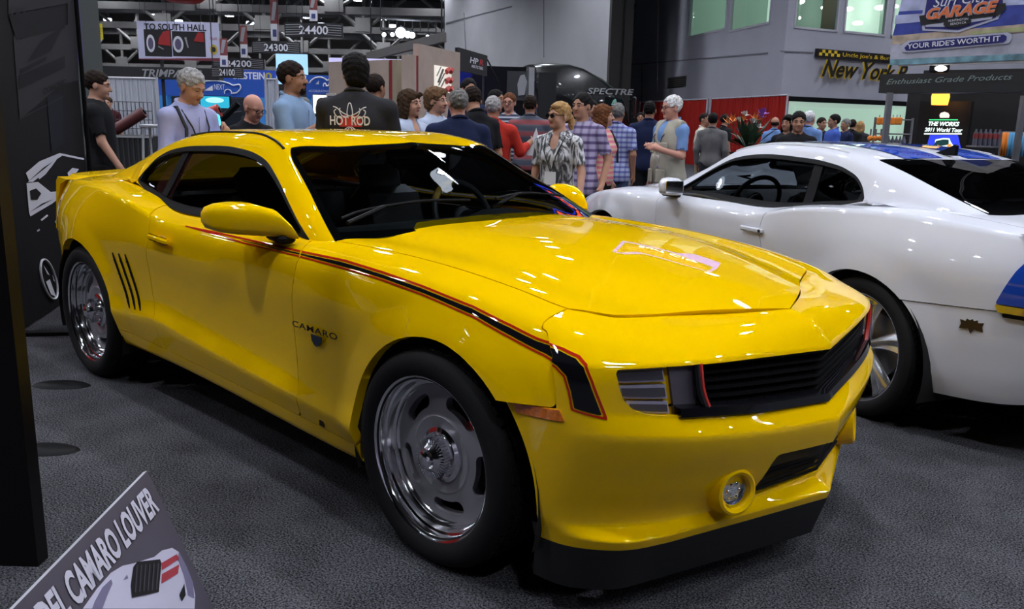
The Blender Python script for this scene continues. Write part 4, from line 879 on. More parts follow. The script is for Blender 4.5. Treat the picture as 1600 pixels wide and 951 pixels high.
# red pipe-and-drape in front of the wall
def drape(name, A, B, z0, z1, m, folds, amp, label, group=None, posts=True):
    A = np.array(A); B = np.array(B); L = np.linalg.norm(B-A); X = (B-A)/L; N = np.cross(X, UP); n = folds*6; V = []
    r = np.random.RandomState(folds)
    ph = np.cumsum(.6+.8*r.rand(n+1)); 
    for i in range(n+1):
        w = amp*math.sin(ph[i]*1.05)*(.6+.4*math.sin(i*.37))
        for z, k in ((z0, 1.2), ((z0+z1)/2, 1.), (z1, .5)): V.append(A+X*(L*i/n)+N*w*k+UP*z)
    o = mesh(name, V, [[i*3+j, (i+1)*3+j, (i+1)*3+j+1, i*3+j+1] for i in range(n) for j in (0, 1)], m); tag(o, label, 'drape', group)
    MB().tube([A+UP*z1, B+UP*z1], .025, 8).build('rail', FRM, o)
    if posts:
        for P in (A, B): MB().tube([P+N*.06, P+N*.06+UP*(z1+.03)], .03, 8).build('post', FRM, o)
    return o
RDR = mat('drape_red', (.30, .012, .008), .85, spec=.2)
drape('red_drape', (-7.6, -6.4, 0), (-7.4, -1.9, 0), 0., 2.4, RDR, 24, .07, 'red drape on the left, mirrored in the yellow flank', 'red drapes')
for k, (u0, d0, u1, d1) in enumerate(((1000, 37.5, 1105, 31.), (1110, 30.8, 1229, 25.6))):
    A, B = gp(u0, d0), gp(u1, d1); drape('red_drape', A, B, .0, 2.42, RDR, 26, .07, ('red drape beside the truck cab' if k == 0 else 'red drape behind the flower arrangement'), 'red drapes')
# ------------------------------------------------------------------ high-bay lamps and roof trusses
EM = mat('lamp_white', (1, 1, 1), emit=(.88, .92, 1.), es=LAMP_L); HOU = mat('lamp_housing', (.25, .25, .27), .5, .5); STE = mat('truss_steel', (.17, .165, .16), .6, noise=.12, nscale=1.5)
LZ = 9.6
def lamp_proto():
    o = bpy.data.objects.new('high_bay_lamp', None); o.empty_display_size = .1; link(o)
    MB().lathe([(.05, .55), (.16, .50), (.18, .32), (.30, .22), (.33, .08), (.34, -.06)], 20, axis='Z').build('housing', HOU, o)
    mesh('lens', np.array([(.23*math.cos(a), .23*math.sin(a), .10) for a in np.linspace(0, 2*math.pi, 17)[:-1]]), [list(range(16))[::-1]], EM, o, smooth=False)
    MB().lathe([(.31, .16), (.345, .06), (.352, -.06)], 20, axis='Z').build('refractor', mat('lamp_refractor', (.8, .85, 1.), .4, emit=(.75, .85, 1.), es=4.), o)
    MB().tube([(0, 0, .55), (0, 0, HZ-LZ)], .02, 6).build('rod', HOU, o); return o
LP = lamp_proto(); first = True; LAMPS = []
for i in range(-8, 8):
    for j in range(-4, 16):
        r, f = i*6.4+1.5, j*5.6+1.0
        if f > 12 and abs(r) > f*.9+14: continue
        if f < -7 or abs(r) > 40: continue
        P = hp(r, f, LZ)
        if f < 0 and r < -3: continue
        # none inside the building block on the right
        if (P-c1)@w1.N < .8 and (P-c1)@w2.N < .8 and r > 3 and f > 20: continue
        if f > 30 and (P-l1)@wl.N < .8 and r > -3: continue
        if first: o = LP; first = False
        else:
            o = LP.copy(); link(o)
            for c in LP.children: k = c.copy(); link(k, o)
        o.location = P; LAMPS.append(o)
        tag(o, 'high-bay ceiling lamp with bright white lens under the hall roof', 'lamp', 'high-bay lamps under the hall roof')
def truss(f0, r0, r1, z0, z1, label, step=4.5):
    o = empty('roof_truss', hp((r0+r1)/2, f0), 0, label, 'truss', 'roof trusses')
    inv = -np.array(o.location)
    def T(r, z): return hp(r, f0, z)+inv
    for z in (z0, z1): MB().box((T(r0, z)+T(r1, z))/2, (r1-r0, .38, .42), rotz(math.atan2(rx[1], rx[0]))).build('chord', STE, o)
    n = int((r1-r0)/step)
    for k in range(n+1):
        r = r0+(r1-r0)*k/n; MB().tube([T(r, z0), T(r, z1)], .13, 6).build('post', STE, o)
        MB().box(T(r, z0)+UP*.35+fx*-.22, (1.1, .05, .9), rotz(math.atan2(rx[1], rx[0]))).build('gusset_plate', STE, o)
        if k < n: MB().tube([T(r, z0), T(r+(r1-r0)/n/2, z1)], .12, 6).tube([T(r+(r1-r0)/n/2, z1), T(r+(r1-r0)/n, z0)], .12, 6).build('brace', STE, o)
    for r in (r0+1, r1-1): MB().tube([T(r, z1), T(r, HZ)], .08, 6).build('hanger', STE, o)
    return o
for k, (f0, z0, z1) in enumerate(((44, 7.9, 10.4), (52, 7.6, 10.0), (60, 7.3, 9.8), (70, 6.6, 9.4), (82, 5.8, 8.8))):
    truss(f0, -.56*f0-4, -.045*f0-1, z0, z1, ('nearest grey steel roof truss across the hall', 'second grey steel roof truss behind the nearest one', 'middle grey steel roof truss of the five', 'fourth grey steel roof truss towards the far wall', 'farthest grey steel roof truss near the far wall')[k], 6.)
# dark beams of the roof grid under the ceiling
for k, f0 in enumerate(range(30, 90, 6)):
    b = MB().box(hp(-14, f0+2.5, 11.6), (80, .4, .6), rotz(math.atan2(rx[1], rx[0]))).box(hp(-14, f0+2.5, 12.5), (.3, .3, 1.)).build('trim_%d' % (10+k), mat('roof_beam_dark', (.06, .06, .06), .8)); tag(b, kind='structure')

# lit sign hanging just above the picture, mirrored in the yellow windshield and hood
LSO = np.array([-3.9, 7.5, 0]); LX = np.array([.89, .456, 0]); LX /= np.linalg.norm(LX)
ls = Board('lit_sign', LSO-LX*.85, LSO+LX*.85, 3.5, 4.25, mat('neon_blue', (.02, .03, .5), .4, emit=(.02, .05, 1.), es=2.2), .12, label='blue hanging sign with glowing red and white lettering above the white coupe', cat='sign')
ls.patch('dark_field', [(.04, .08), (.96, .08), (.96, .92), (.04, .92)], mat('sign_dark_field', (.01, .01, .03), .5), .01)
ls.text('GARAGE', .5, .45, .36, mat('neon_red', (.8, .05, .02), emit=(1., .08, .03), es=5.), wfit=.8, bold=.03, off=.02); ls.text('Surf City', .5, .15, .22, mat('neon_white', (.8, .9, 1.), emit=(.6, .85, 1.), es=6.), wfit=.6, off=.02)
for a_ in (.08, .92): MB().tube([ls.p(a_, 1, -.06), ls.p(a_, 1, -.06)*[1, 1, 0]+UP*HZ], .012, 5).build('cable', DKM, ls.o)
# ------------------------------------------------------------------ people: bodies grown as one skin from blended volumes
def nets(D, xs, ys, zs):
    """surface of D=0 on a rectilinear grid (naive surface nets)"""
    s = D < 0
    c = s[:-1, :-1, :-1].astype(np.int8)
    for a, b, d in ((1, 0, 0), (0, 1, 0), (1, 1, 0), (0, 0, 1), (1, 0, 1), (0, 1, 1), (1, 1, 1)):
        c = c+s[a:s.shape[0]-1+a, b:s.shape[1]-1+b, d:s.shape[2]-1+d]
    I, J, K = np.nonzero((c > 0) & (c < 8)); n = len(I)
    if n == 0: return np.zeros((0, 3)), np.zeros((0, 4), int)
    off = [(0, 0, 0), (1, 0, 0), (0, 1, 0), (1, 1, 0), (0, 0, 1), (1, 0, 1), (0, 1, 1), (1, 1, 1)]
    val = np.stack([D[I+a, J+b, K+d] for a, b, d in off], 1); X = np.stack([np.stack([xs[I+a], ys[J+b], zs[K+d]], 1) for a, b, d in off], 1)
    acc = np.zeros((n, 3)); cnt = np.zeros(n)
    for a, b in ((0, 1), (2, 3), (4, 5), (6, 7), (0, 2), (1, 3), (4, 6), (5, 7), (0, 4), (1, 5), (2, 6), (3, 7)):
        m = (val[:, a] < 0) != (val[:, b] < 0); t = val[m, a]/(val[m, a]-val[m, b])
        acc[m] += X[m, a]*(1-t[:, None])+X[m, b]*t[:, None]; cnt[m] += 1
    V = acc/cnt[:, None]
    idx = np.full(np.array(D.shape)-1, -1); idx[I, J, K] = np.arange(n); F = []
    e = s[:-1, 1:-1, 1:-1] != s[1:, 1:-1, 1:-1]; i, j, k = np.nonzero(e); j += 1; k += 1
    q = np.stack([idx[i, j-1, k-1], idx[i, j, k-1], idx[i, j, k], idx[i, j-1, k]], 1); fl = s[i, j, k]; F.append(np.where(fl[:, None], q, q[:, ::-1]))
    e = s[1:-1, :-1, 1:-1] != s[1:-1, 1:, 1:-1]; i, j, k = np.nonzero(e); i += 1; k += 1
    q = np.stack([idx[i-1, j, k-1], idx[i-1, j, k], idx[i, j, k], idx[i, j, k-1]], 1); fl = s[i, j, k]; F.append(np.where(fl[:, None], q, q[:, ::-1]))
    e = s[1:-1, 1:-1, :-1] != s[1:-1, 1:-1, 1:]; i, j, k = np.nonzero(e); i += 1; j += 1
    q = np.stack([idx[i-1, j-1, k], idx[i, j-1, k], idx[i, j, k], idx[i-1, j, k]], 1); fl = s[i, j, k]; F.append(np.where(fl[:, None], q, q[:, ::-1]))
    return V, np.vstack(F)
class Vol:
    def __init__(s, xs, ys, zs):
        s.x, s.y, s.z = (np.asarray(a, np.float32) for a in (xs, ys, zs)); s.D = np.full((len(xs), len(ys), len(zs)), .2, np.float32)
    def _blk(s, lo, hi):
        sl = []
        for a, l, h in zip((s.x, s.y, s.z), lo, hi): i0 = max(int(np.searchsorted(a, l))-1, 0); i1 = min(int(np.searchsorted(a, h))+1, len(a)); sl.append(slice(i0, max(i1, i0)))
        g = np.meshgrid(s.x[sl[0]], s.y[sl[1]], s.z[sl[2]], indexing='ij'); return tuple(sl), g
    def put(s, sl, d, k, sub=False):
        A = s.D[sl]
        if A.size == 0: return
        if sub: h = np.clip(.5-.5*(A+d)/max(k, 1e-4), 0, 1); s.D[sl] = A*(1-h)-d*h+k*h*(1-h)
        else: h = np.clip(.5+.5*(A-d)/max(k, 1e-4), 0, 1); s.D[sl] = A*(1-h)+d*h-k*h*(1-h)
    def ell(s, c, r, k=.02, R=None, sub=False):
        c = np.asarray(c); r = np.asarray(r); m = max(r)+k+.06; sl, (X, Y, Z) = s._blk(c-m, c+m); X = X-c[0]; Y = Y-c[1]; Z = Z-c[2]
        if R is not None: X, Y, Z = (R[0, i]*X+R[1, i]*Y+R[2, i]*Z for i in range(3))
        k0 = np.sqrt((X/r[0])**2+(Y/r[1])**2+(Z/r[2])**2); k1 = np.sqrt((X/r[0]**2)**2+(Y/r[1]**2)**2+(Z/r[2]**2)**2)
        s.put(sl, (k0*(k0-1)/(k1+1e-6)), k, sub)
    def cone(s, a, b, ra, rb, k=.02, sub=False):
        a = np.asarray(a, float); b = np.asarray(b, float); m = max(ra, rb)+k+.05; sl, (X, Y, Z) = s._blk(np.minimum(a, b)-m, np.maximum(a, b)+m); e = b-a
        t = np.clip(((X-a[0])*e[0]+(Y-a[1])*e[1]+(Z-a[2])*e[2])/(e@e+1e-9), 0, 1)
        s.put(sl, np.sqrt((X-a[0]-t*e[0])**2+(Y-a[1]-t*e[1])**2+(Z-a[2]-t*e[2])**2)-(ra+(rb-ra)*t), k, sub)
    def plane(s, n, d):                                    # keep n.p < d
        X, Y, Z = np.meshgrid(s.x, s.y, s.z, indexing='ij'); s.D = np.maximum(s.D, n[0]*X+n[1]*Y+n[2]*Z-d)
    def mesh(s): return nets(s.D, s.x.astype(float), s.y.astype(float), s.z.astype(float))
def axis(lo, hi, flo, fhi, hc, hf):
    a = []; x = lo
    while x < hi: a.append(x); x += hf if flo <= x < fhi else hc
    a.append(x); return np.array(a)
SKIN = {k: mat('skin_'+k, c, .5, spec=.3) for k, c in dict(fair=(.50, .27, .19), tan=(.38, .19, .12), brown=(.20, .095, .055), pink=(.55, .27, .20)).items()}
LIP = mat('lips', (.32, .10, .085), .45); EYE = mat('eye_white', (.22, .15, .12), .5, spec=.2); IRIS = mat('eye_dark', (.02, .012, .008), .2)
HAIR = {k: mat('hair_'+k, c, .75, noise=.5, nscale=45, bump=.7, bscale=110, spec=.12) for k, c in dict(black=(.008, .007, .007), brown=(.045, .024, .013), dark=(.018, .011, .008), grey=(.17, .165, .16), white=(.62, .61, .60), blond=(.38, .22, .09), auburn=(.12, .045, .018), sandy=(.13, .07, .035), silver=(.34, .33, .33)).items()}
def cloth(name, c, rough=.85): return mat('cloth_'+name, c, rough, spec=.15, noise=.10, nscale=9, bump=.25, bscale=28)
SHOE = mat('shoe_black', (.012, .011, .011), .5); DENIM = cloth('denim', (.035, .05, .10)); BLKC = cloth('black', (.010, .010, .012)); KHAKI = cloth('khaki', (.22, .18, .12))
PEOPLE = []; KH = {}
def in_hand(root, i, off=(0, 0, 0)):                     # world point at a person's hand (0 left, 1 right)
    k, P, a, h = KH[root.name]; return rotz(a)@((h[i]+np.array(off))*k)+P
def person(label, u, vtop, H, yaw, shirt, pants=None, skin='fair', hair=('short', 'dark'), sleeve='short', collar=True, head=(0, 0), lean=0., wide=1., deep=1., arms=(None, None), near=True, extras=(), hem=.86, vneck=False, tuck=False, fem=False, beard=None, dist=None):
    r = ray(u, vtop); t = dist if dist else (H-CAM[2])/r[2]; P = CAM+r*t; H = float(np.clip(P[2], 1.5, 1.95)); P[2] = 0
    to = math.atan2(CAM[1]-P[1], CAM[0]-P[0]); root = empty('person', P, to+math.radians(yaw), label, 'person', 'visitors at the show'); k = H/1.75
    hc, hf = (.0105, .0065) if near else (.019, .011)
    rh = rotz(math.radians(head[0]))@roty(math.radians(head[1])); piv = np.array([-.01, 0, 1.53]); rl = roty(lean); pl = np.array([0, 0, .95])
    def U(p): p = np.asarray(p, float); return rl@(p-pl)+pl if p[2] > .95 else p      # upper body leans from the hip
    def Hd(p): return U(rh@(np.asarray(p, float)-piv)+piv)
    RH = rl@rh
    fr = Hd((0, 0, 1.64)); xs = axis(-.62, .62, fr[0]-.15, fr[0]+.15, hc, hf); ys = axis(-.56, .56, fr[1]-.11, fr[1]+.11, hc, hf)
    W_ = .178*wide; sh = [U((0, W_, 1.415)), U((0, -W_, 1.415))]
    el, wr = [], []
    for i, sg in enumerate((1, -1)):
        a = arms[i] or ((-.03, .05, -.275), (.07, -.01, -.235)); e = sh[i]+np.array([a[0][0], a[0][1]*sg, a[0][2]]); el.append(e); wr.append(e+np.array([a[1][0], a[1][1]*sg, a[1][2]]))
    def torso(v, inf, k1=.07):
        v.ell(U((.0, 0, 1.30)), (.118*deep+inf, .172*wide+inf, .205+inf*.5), k1, rl); v.ell(U((.012*deep, 0, 1.08)), (.112*deep+inf, .148*wide+inf, .21+inf*.5), k1, rl)
        v.ell((-.005, 0, .93), (.118*deep+inf, .168*wide+inf, .13+inf), k1)
        for i in (0, 1): v.ell(sh[i]-[0, .012*(1-2*i), .020], (.058+inf, .060+inf, .058+inf), .05)
        v.cone(U((-.025, 0, 1.47)), sh[0]+[-.02, -.04, .0], .058+inf*.7, .036+inf*.6, .05); v.cone(U((-.025, 0, 1.47)), sh[1]+[-.02, .04, .0], .058+inf*.7, .036+inf*.6, .05)
        if fem:
            for sg in (1, -1): v.ell(U((.085, .065*sg, 1.27)), (.055+inf*.7, .062+inf*.7, .06), .05)
        if deep > 1.15: v.ell(U((.05*deep, 0, 1.07)), (.10*deep+inf*.8, .125*wide, .16), .06)
    aw = .92 if fem else 1.
    # --- skin
    v = Vol(xs, ys, np.concatenate([axis(.02, 1.46+min(0, fr[2]-1.64), 9, 9, hc*1.25, hf)[:-1], axis(1.46+min(0, fr[2]-1.64), 1.80, 0, 9, hc, hf)]))
    torso(v, -.012)
    for i, sg in enumerate((1, -1)):
        v.cone(sh[i], el[i], .047*aw, .039*aw, .03); v.cone(el[i], wr[i], .039*aw, .027*aw, .012)
        d = wr[i]-el[i]; d /= np.linalg.norm(d); out = np.array([0, sg, 0.]); out -= d*(out@d); out /= np.linalg.norm(out)+1e-9; nn = np.cross(d, out)
        pm = wr[i]+d*.05; v.cone(wr[i], wr[i]+d*.085, .026, .030, .015); Rp = np.stack([d, nn, out], 1); v.ell(pm+d*.02, (.050, .034, .018), .012, Rp)
        for q, (o2, L) in enumerate(((.030, .062), (.011, .074), (-.009, .070), (-.028, .055))):
            b = pm+d*.055+nn*o2; m = b+d*L*.55-out*.010; v.cone(b, m, .0098, .0092, .006); v.cone(m, m+d*L*.4-out*.022, .0092, .0082, .004)
        v.cone(wr[i]+d*.025+nn*.026, wr[i]+d*.075+nn*.050-out*.012, .012, .0098, .010)
        v.cone((0, .088*sg, .90), (.01, .092*sg, .49), .076, .052, .03); v.cone((.01, .092*sg, .49), (-.01, .095*sg, .10), .052, .036, .02); v.ell((.05, .10*sg, .055), (.11, .040, .035), .02)
    v.cone(U((-.025, 0, 1.44)), Hd((-.008, 0, 1.565)), .060*aw, .053*aw, .03)
    hs = .96 if fem else 1.
    E_ = lambda c, r, k1, sub=False: v.ell(Hd(c), np.array(r)*hs, k1, RH, sub); C_ = lambda a, b, ra, rb, k1: v.cone(Hd(a), Hd(b), ra, rb, k1)
    E_((-.012, 0, 1.660), (.097, .077, .090), .02); E_((.028, 0, 1.615), (.066, .061, .086), .03); E_((.034, 0, 1.563), (.054, .049, .040), .03); E_((.078, 0, 1.542), (.018, .022, .018), .02)
    for sg in (1, -1):
        E_((.100, .030*sg, 1.634), (.016, .018, .013), .012, True); E_((.0805, .030*sg, 1.633), (.0125, .0135, .0115), .002); C_((.084, .012*sg, 1.654), (.070, .052*sg, 1.652), .011, .009, .012)
        E_((.064, .038*sg, 1.598), (.024, .020, .026), .02); E_((-.004, .078*sg, 1.622), (.019, .009, .031), .008)
    C_((.090, 0, 1.640), (.110, 0, 1.604), .009, .0145, .010); E_((.097, .012, 1.602), (.012, .008, .008), .006); E_((.097, -.012, 1.602), (.012, .008, .008), .006)
    E_((.088, 0, 1.577), (.011, .024, .006), .006); E_((.085, 0, 1.567), (.011, .021, .006), .006)
    V, F = v.mesh()
    # colours by place on the head
    ce = V[F].mean(1); hl = (ce-piv if lean == 0 else (ce-pl)@rl+pl-piv)@rh+piv; mi = np.zeros(len(F), int)
    hx, hy, hz = hl.T
    mi[(hx > .07) & (np.abs(hz-1.572) < .009) & (np.abs(hy) < .023)] = 1
    ey = (hx > .082) & (np.abs(hz-1.633) < .005) & (np.abs(np.abs(hy)-.030) < .013); mi[ey] = 2; mi[ey & (np.abs(np.abs(hy)-.030) < .0058)] = 3
    body = mesh('body', V*k, F.tolist(), [SKIN[skin], LIP, EYE, IRIS], root, mi=mi)
    # --- hair
    st, hcname = hair
    def hairvol(fn, name='hair', m=None):
        q = Vol(axis(fr[0]-.17, fr[0]+.17, -9, 9, hf, hf), axis(fr[1]-.16, fr[1]+.16, -9, 9, hf, hf), axis(fr[2]-.34, fr[2]+.17, -9, 9, hf, hf)); fn(q); g = np.meshgrid(q.x, q.y, q.z, indexing='ij'); q.D = q.D+(.0028*np.sin(g[0]*95+3*np.sin(g[1]*60))*np.sin(g[1]*85+2*np.sin(g[2]*70))+.002*np.sin(g[2]*160+g[0]*90)).astype(np.float32); a, b = q.mesh()
        if len(b): return mesh(name, a*k, b.tolist(), m or HAIR[hcname], root)
    EH = lambda q, c, r, k1, sub=False: q.ell(Hd(c), np.array(r)*hs, k1, RH, sub)
    def cutp(q, n, p): n = np.array(n, float); n /= np.linalg.norm(n); nw = RH@n; q.plane(nw, nw@Hd(p))
    if st == 'short':
        def f(q): EH(q, (-.015, 0, 1.668), (.106, .087, .097), .01); EH(q, (.098, 0, 1.590), (.080, .070, .108), .012, True); cutp(q, (.62, 0, -1), (-.05, 0, 1.572)); [EH(q, (.010, sg*.088, 1.618), (.036, .022, .040), .004, True) for sg in (1, -1)]
        hairvol(f)
    elif st == 'crew':
        def f(q): EH(q, (-.016, 0, 1.664), (.101, .081, .093), .01); EH(q, (.094, 0, 1.590), (.080, .070, .114), .012, True); cutp(q, (.62, 0, -1), (-.05, 0, 1.578)); [EH(q, (.010, sg*.088, 1.618), (.036, .022, .040), .004, True) for sg in (1, -1)]
        hairvol(f)
    elif st == 'full':
        def f(q): EH(q, (-.015, 0, 1.672), (.114, .093, .102), .01); EH(q, (-.05, 0, 1.60), (.07, .082, .07), .03); EH(q, (.05, .02, 1.725), (.05, .055, .03), .02); EH(q, (.098, 0, 1.590), (.080, .070, .108), .012, True); cutp(q, (.7, 0, -1), (.0, 0, 1.565)); [EH(q, (.022, sg*.092, 1.612), (.036, .024, .044), .004, True) for sg in (1, -1)]
        hairvol(f)
    elif st == 'long':
        def f(q):
            EH(q, (-.018, 0, 1.668), (.112, .092, .103), .01); EH(q, (-.055, 0, 1.55), (.062, .088, .10), .04)
            for sg in (1, -1): EH(q, (-.005, .078*sg, 1.57), (.048, .030, .11), .03)
            EH(q, (.082, .0, 1.60), (.056, .062, .085), .01, True); EH(q, (.072, .030, 1.712), (.05, .05, .028), .015); cutp(q, (1, 0, -.3), (.088, 0, 1.69))
        hairvol(f)
    elif st == 'pony':
        def f(q):
            EH(q, (-.016, 0, 1.668), (.108, .088, .099), .01); EH(q, (.055, .02, 1.718), (.045, .05, .024), .02); EH(q, (-.115, 0, 1.635), (.035, .03, .03), .02); EH(q, (-.145, 0, 1.575), (.03, .032, .07), .02)
            EH(q, (.098, 0, 1.590), (.080, .070, .108), .012, True); cutp(q, (1, 0, -.9), (.06, 0, 1.62)); [EH(q, (.014, sg*.09, 1.60), (.036, .024, .045), .004, True) for sg in (1, -1)]
        hairvol(f)
    elif st == 'fringe':
        def f(q): EH(q, (-.022, 0, 1.630), (.092, .084, .055), .01); cutp(q, (1, 0, 0), (.0, 0, 1.64)); cutp(q, (.2, 0, -1), (-.05, 0, 1.585)); cutp(q, (0, 0, 1), (0, 0, 1.672))
        hairvol(f)
    if st != 'bald':
        for sg in (1, -1): MB().tube([Hd((.094, .014*sg, 1.655))*k, Hd((.092, .032*sg, 1.660))*k, Hd((.078, .050*sg, 1.653))*k], [.004, .0045, .003], 5).build('eyebrow', HAIR[hcname if hcname not in ('white', 'silver') else 'grey'], root)
    if beard:
        def f(q): EH(q, (.074, 0, 1.545), (.028, .034, .034), .01); EH(q, (.093, 0, 1.588), (.010, .028, .007), .006); EH(q, (.092, 0, 1.571), (.016, .019, .009), .004, True)
        hairvol(f, 'beard', HAIR[beard])
    # --- shirt
    hcc = hc*1.1
    v = Vol(axis(-.62, .62, 9, 9, hcc, hf), axis(-.56, .56, 9, 9, hcc, hf), axis(.74, 1.56, 9, 9, hcc, hf)); torso(v, .010 if not tuck else .006)
    if hem < .84: v.ell((0, 0, .86), (.125*deep+.012, .175*wide+.012, .16), .05)
    for i in (0, 1):
        if sleeve == 'none': continue
        e2 = el[i] if sleeve != 'short' else sh[i]+(el[i]-sh[i])*.78
        v.cone(sh[i]-[0, .004, .012], e2, .056*aw, .057*aw, .03)
        if sleeve == 'long': w2_ = el[i]+(wr[i]-el[i])*.95; v.cone(el[i], w2_, .053*aw, .042*aw, .02)
        else:
            d = el[i]-sh[i]; d /= np.linalg.norm(d); v.cone(e2+d*.02, e2+d*.16, .052, .05, .004, True)
    if sleeve == 'none':
        for i, sg in enumerate((1, -1)): v.cone(sh[i]+[0, .05*sg, .06], sh[i]+[0, .03*sg, -.10], .055, .05, .01, True)
    v.cone(U((-.012, 0, 1.485)), Hd((-.004, 0, 1.60)), .068, .070, .006, True)
    if vneck: v.ell(U((.12, 0, 1.44)), (.09, .045, .10), .01, None, True)
    zz = np.meshgrid(v.x, v.y, v.z, indexing='ij')[2]; v.D = np.maximum(v.D, hem-zz)
    a, b = v.mesh(); so = mesh('shirt', a*k, b.tolist(), shirt, root)
    if collar:
        ring = [U(np.array([-.016+.074*math.cos(t), .070*math.sin(t), 1.500-.030*math.cos(t)]))*k for t in np.linspace(.35, 2*math.pi-.35, 18)]
        MB().tube(ring, [.010]+[.014]*16+[.010], 6).build('collar', shirt, so)
        if deep: MB().tube([U((.130*deep+.0, 0, z))*k for z in (1.40, 1.25, 1.10)], .004, 5).build('placket', shirt, so)
    # --- trousers and shoes
    v = Vol(axis(-.30, .30, 9, 9, hc*1.5, hf), axis(-.34, .34, 9, 9, hc*1.5, hf), axis(.04, 1.05, 9, 9, hc*1.5, hf)); v.ell((-.005, 0, .93), (.126*deep, .176*wide, .14), .04)
    for sg in (1, -1): v.cone((0, .09*sg, .90), (.01, .094*sg, .49), .092*wide, .072, .03); v.cone((.01, .094*sg, .49), (-.005, .096*sg, .08), .072, .066, .02)
    zz = np.meshgrid(v.x, v.y, v.z, indexing='ij')[2]; v.D = np.maximum(v.D, zz-1.0); a, b = v.mesh(); mesh('trousers', a*k, b.tolist(), pants or DENIM, root)
    for sg in (1, -1): MB().ell((.055*k, .10*sg*k, .052*k), (.145*k, .052*k, .050*k), 14, 8).box((.05*k, .10*sg*k, .0125), (.27*k, .092*k, .025), bev=.008).build('shoe', SHOE, root)
    # --- things worn
    for ex in extras:
        if ex in ('glasses', 'sunglasses'):
            g = MB()
            for sg in (1, -1):
                ci = [Hd((.108-.012*abs(math.cos(t))*0, .031*sg+.024*math.cos(t), 1.632+.018*math.sin(t)))*k for t in np.linspace(0, 2*math.pi, 15)[:-1]]; g.tube(ci, .0022, 5, closed=True); g.tube([Hd((.106, .055*sg, 1.637))*k, Hd((.0, .082*sg, 1.640))*k], .002, 5)
            g.tube([Hd((.110, .008, 1.636))*k, Hd((.110, -.008, 1.636))*k], .002, 5); go = g.build('spectacles', BLK, root)
            for sg in (1, -1):
                ci = [Hd((.107, .031*sg+.024*math.cos(t), 1.632+.018*math.sin(t)))*k for t in np.linspace(0, 2*math.pi, 15)[:-1]]
                MB().add(ci, [list(range(14))]).build('lens', mat('sunglass_lens', (.006, .005, .005), .15) if ex == 'sunglasses' else glass('spectacle_glass', .95), go)
        elif ex[0] == 'lanyard':
            zb = ex[1]; m = ex[2]; xf = .128*deep+.02; go = MB().tube([U((-.06, .075, 1.49))*k, U((.06, .095, 1.45))*k, U((xf-.005, .07, 1.33))*k, U((xf+.012, .012, zb))*k, U((xf-.005, -.07, 1.33))*k, U((.06, -.095, 1.45))*k, U((-.06, -.075, 1.49))*k], .006, 5).build('lanyard', m, root)
            if len(ex) > 3: bo = MB().box(U((xf+.016, .012, zb-.06))*k, (.006, .10, .13)).build('badge', mat('badge_white', (.75, .75, .78), .5), go); MB().box(U((xf+.017, .012, zb-.115))*k, (.006, .10, .022)).build('badge_band', mat('badge_blue', (.06, .05, .45), .5), go)
        elif ex[0] == 'strap':
            sg = ex[1]; MB().tube([U((-.13*deep, .10*sg, 1.30))*k, U((-.06, .12*sg, 1.47))*k, U((.05, .125*sg, 1.47))*k, U((.125*deep+.012, .115*sg, 1.32))*k, U((.125*deep+.015, .13*sg, 1.12))*k], .013, 5).build('shoulder_strap', ex[2], root)
    PEOPLE.append(root); KH[root.name] = (k, P, to+math.radians(yaw), [w_+(w_-e_)/np.linalg.norm(w_-e_)*.10 for w_, e_ in zip(wr, el)]); return root
# arm poses: elbow from shoulder, wrist from elbow (forward, outward, up)
A_BENT = ((.03, .04, -.27), (.21, -.08, .06)); A_HOLD = ((.06, .03, -.26), (.20, -.10, .12)); A_HIP = ((-.06, .10, -.26), (.10, -.10, -.20)); A_FWD = ((.08, .03, -.26), (.16, -.06, -.15)); A_DOWN = ((.0, .05, -.28), (.03, .02, -.245)); A_CROSS = ((.05, .04, -.26), (.18, -.17, .02))
# ------------------------------------------------------------------ the crowd, left to right
LAV = cloth('lavender', (.36, .38, .62)); LBL = cloth('light_blue', (.22, .33, .50)); NAVY = cloth('navy', (.012, .018, .055)); CHAR = cloth('charcoal', (.030, .030, .036)); WHTC = cloth('white', (.62, .63, .68)); REDC = cloth('red', (.45, .03, .02)); MAR = cloth('maroon', (.06, .015, .02))
PALE = cloth('pale_blue', (.42, .48, .62)); ROYAL = cloth('royal', (.03, .08, .50)); POLO = cloth('polo_blue', (.05, .10, .38)); GREYJ = cloth('grey_jacket', (.15, .145, .14)); CREAM = cloth('cream', (.50, .46, .38)); VEST = cloth('vest_khaki', (.36, .34, .28)); SKY = cloth('sky_blue', (.15, .26, .50)); PINK = cloth('pink', (.65, .12, .22))
STRP = pattern('rugby_stripes', 'stripes', [(.05, .06, .09), (.10, .09, .12), (.26, .06, .07)], 2.3, 'Z'); NSTR = pattern('navy_stripes', 'stripes', [(.02, .025, .06), (.02, .025, .06), (.4, .42, .5)], 6, 'Z')
PLD = pattern('purple_plaid', 'plaid', [(.52, .48, .60), (.33, .26, .42), (.14, .10, .22)], 4.6, scale2=4.6); BPL = pattern('blue_plaid', 'plaid', [(.55, .60, .75), (.28, .36, .62), (.20, .18, .45)], 5.5, scale2=5.5)
LEAF = pattern('leafy_print', 'print', [(.05, .05, .055), (.22, .22, .24), (.58, .58, .60)], 16); PNK = pattern('pink_stripes', 'stripes', [(.65, .16, .28), (.70, .30, .12), (.62, .45, .35)], 6, 'Z')
BSTRAP = mat('strap_black', (.008, .008, .010), .7)
man1 = person('man in black T-shirt standing before the green-grey pillar', 148, 111, 1.80, 78, BLKC, BLKC, 'fair', ('short', 'dark'), collar=False, head=(0, 8), arms=(A_DOWN, ((.06, .04, -.27), (.13, .02, -.21))), dist=7.6)
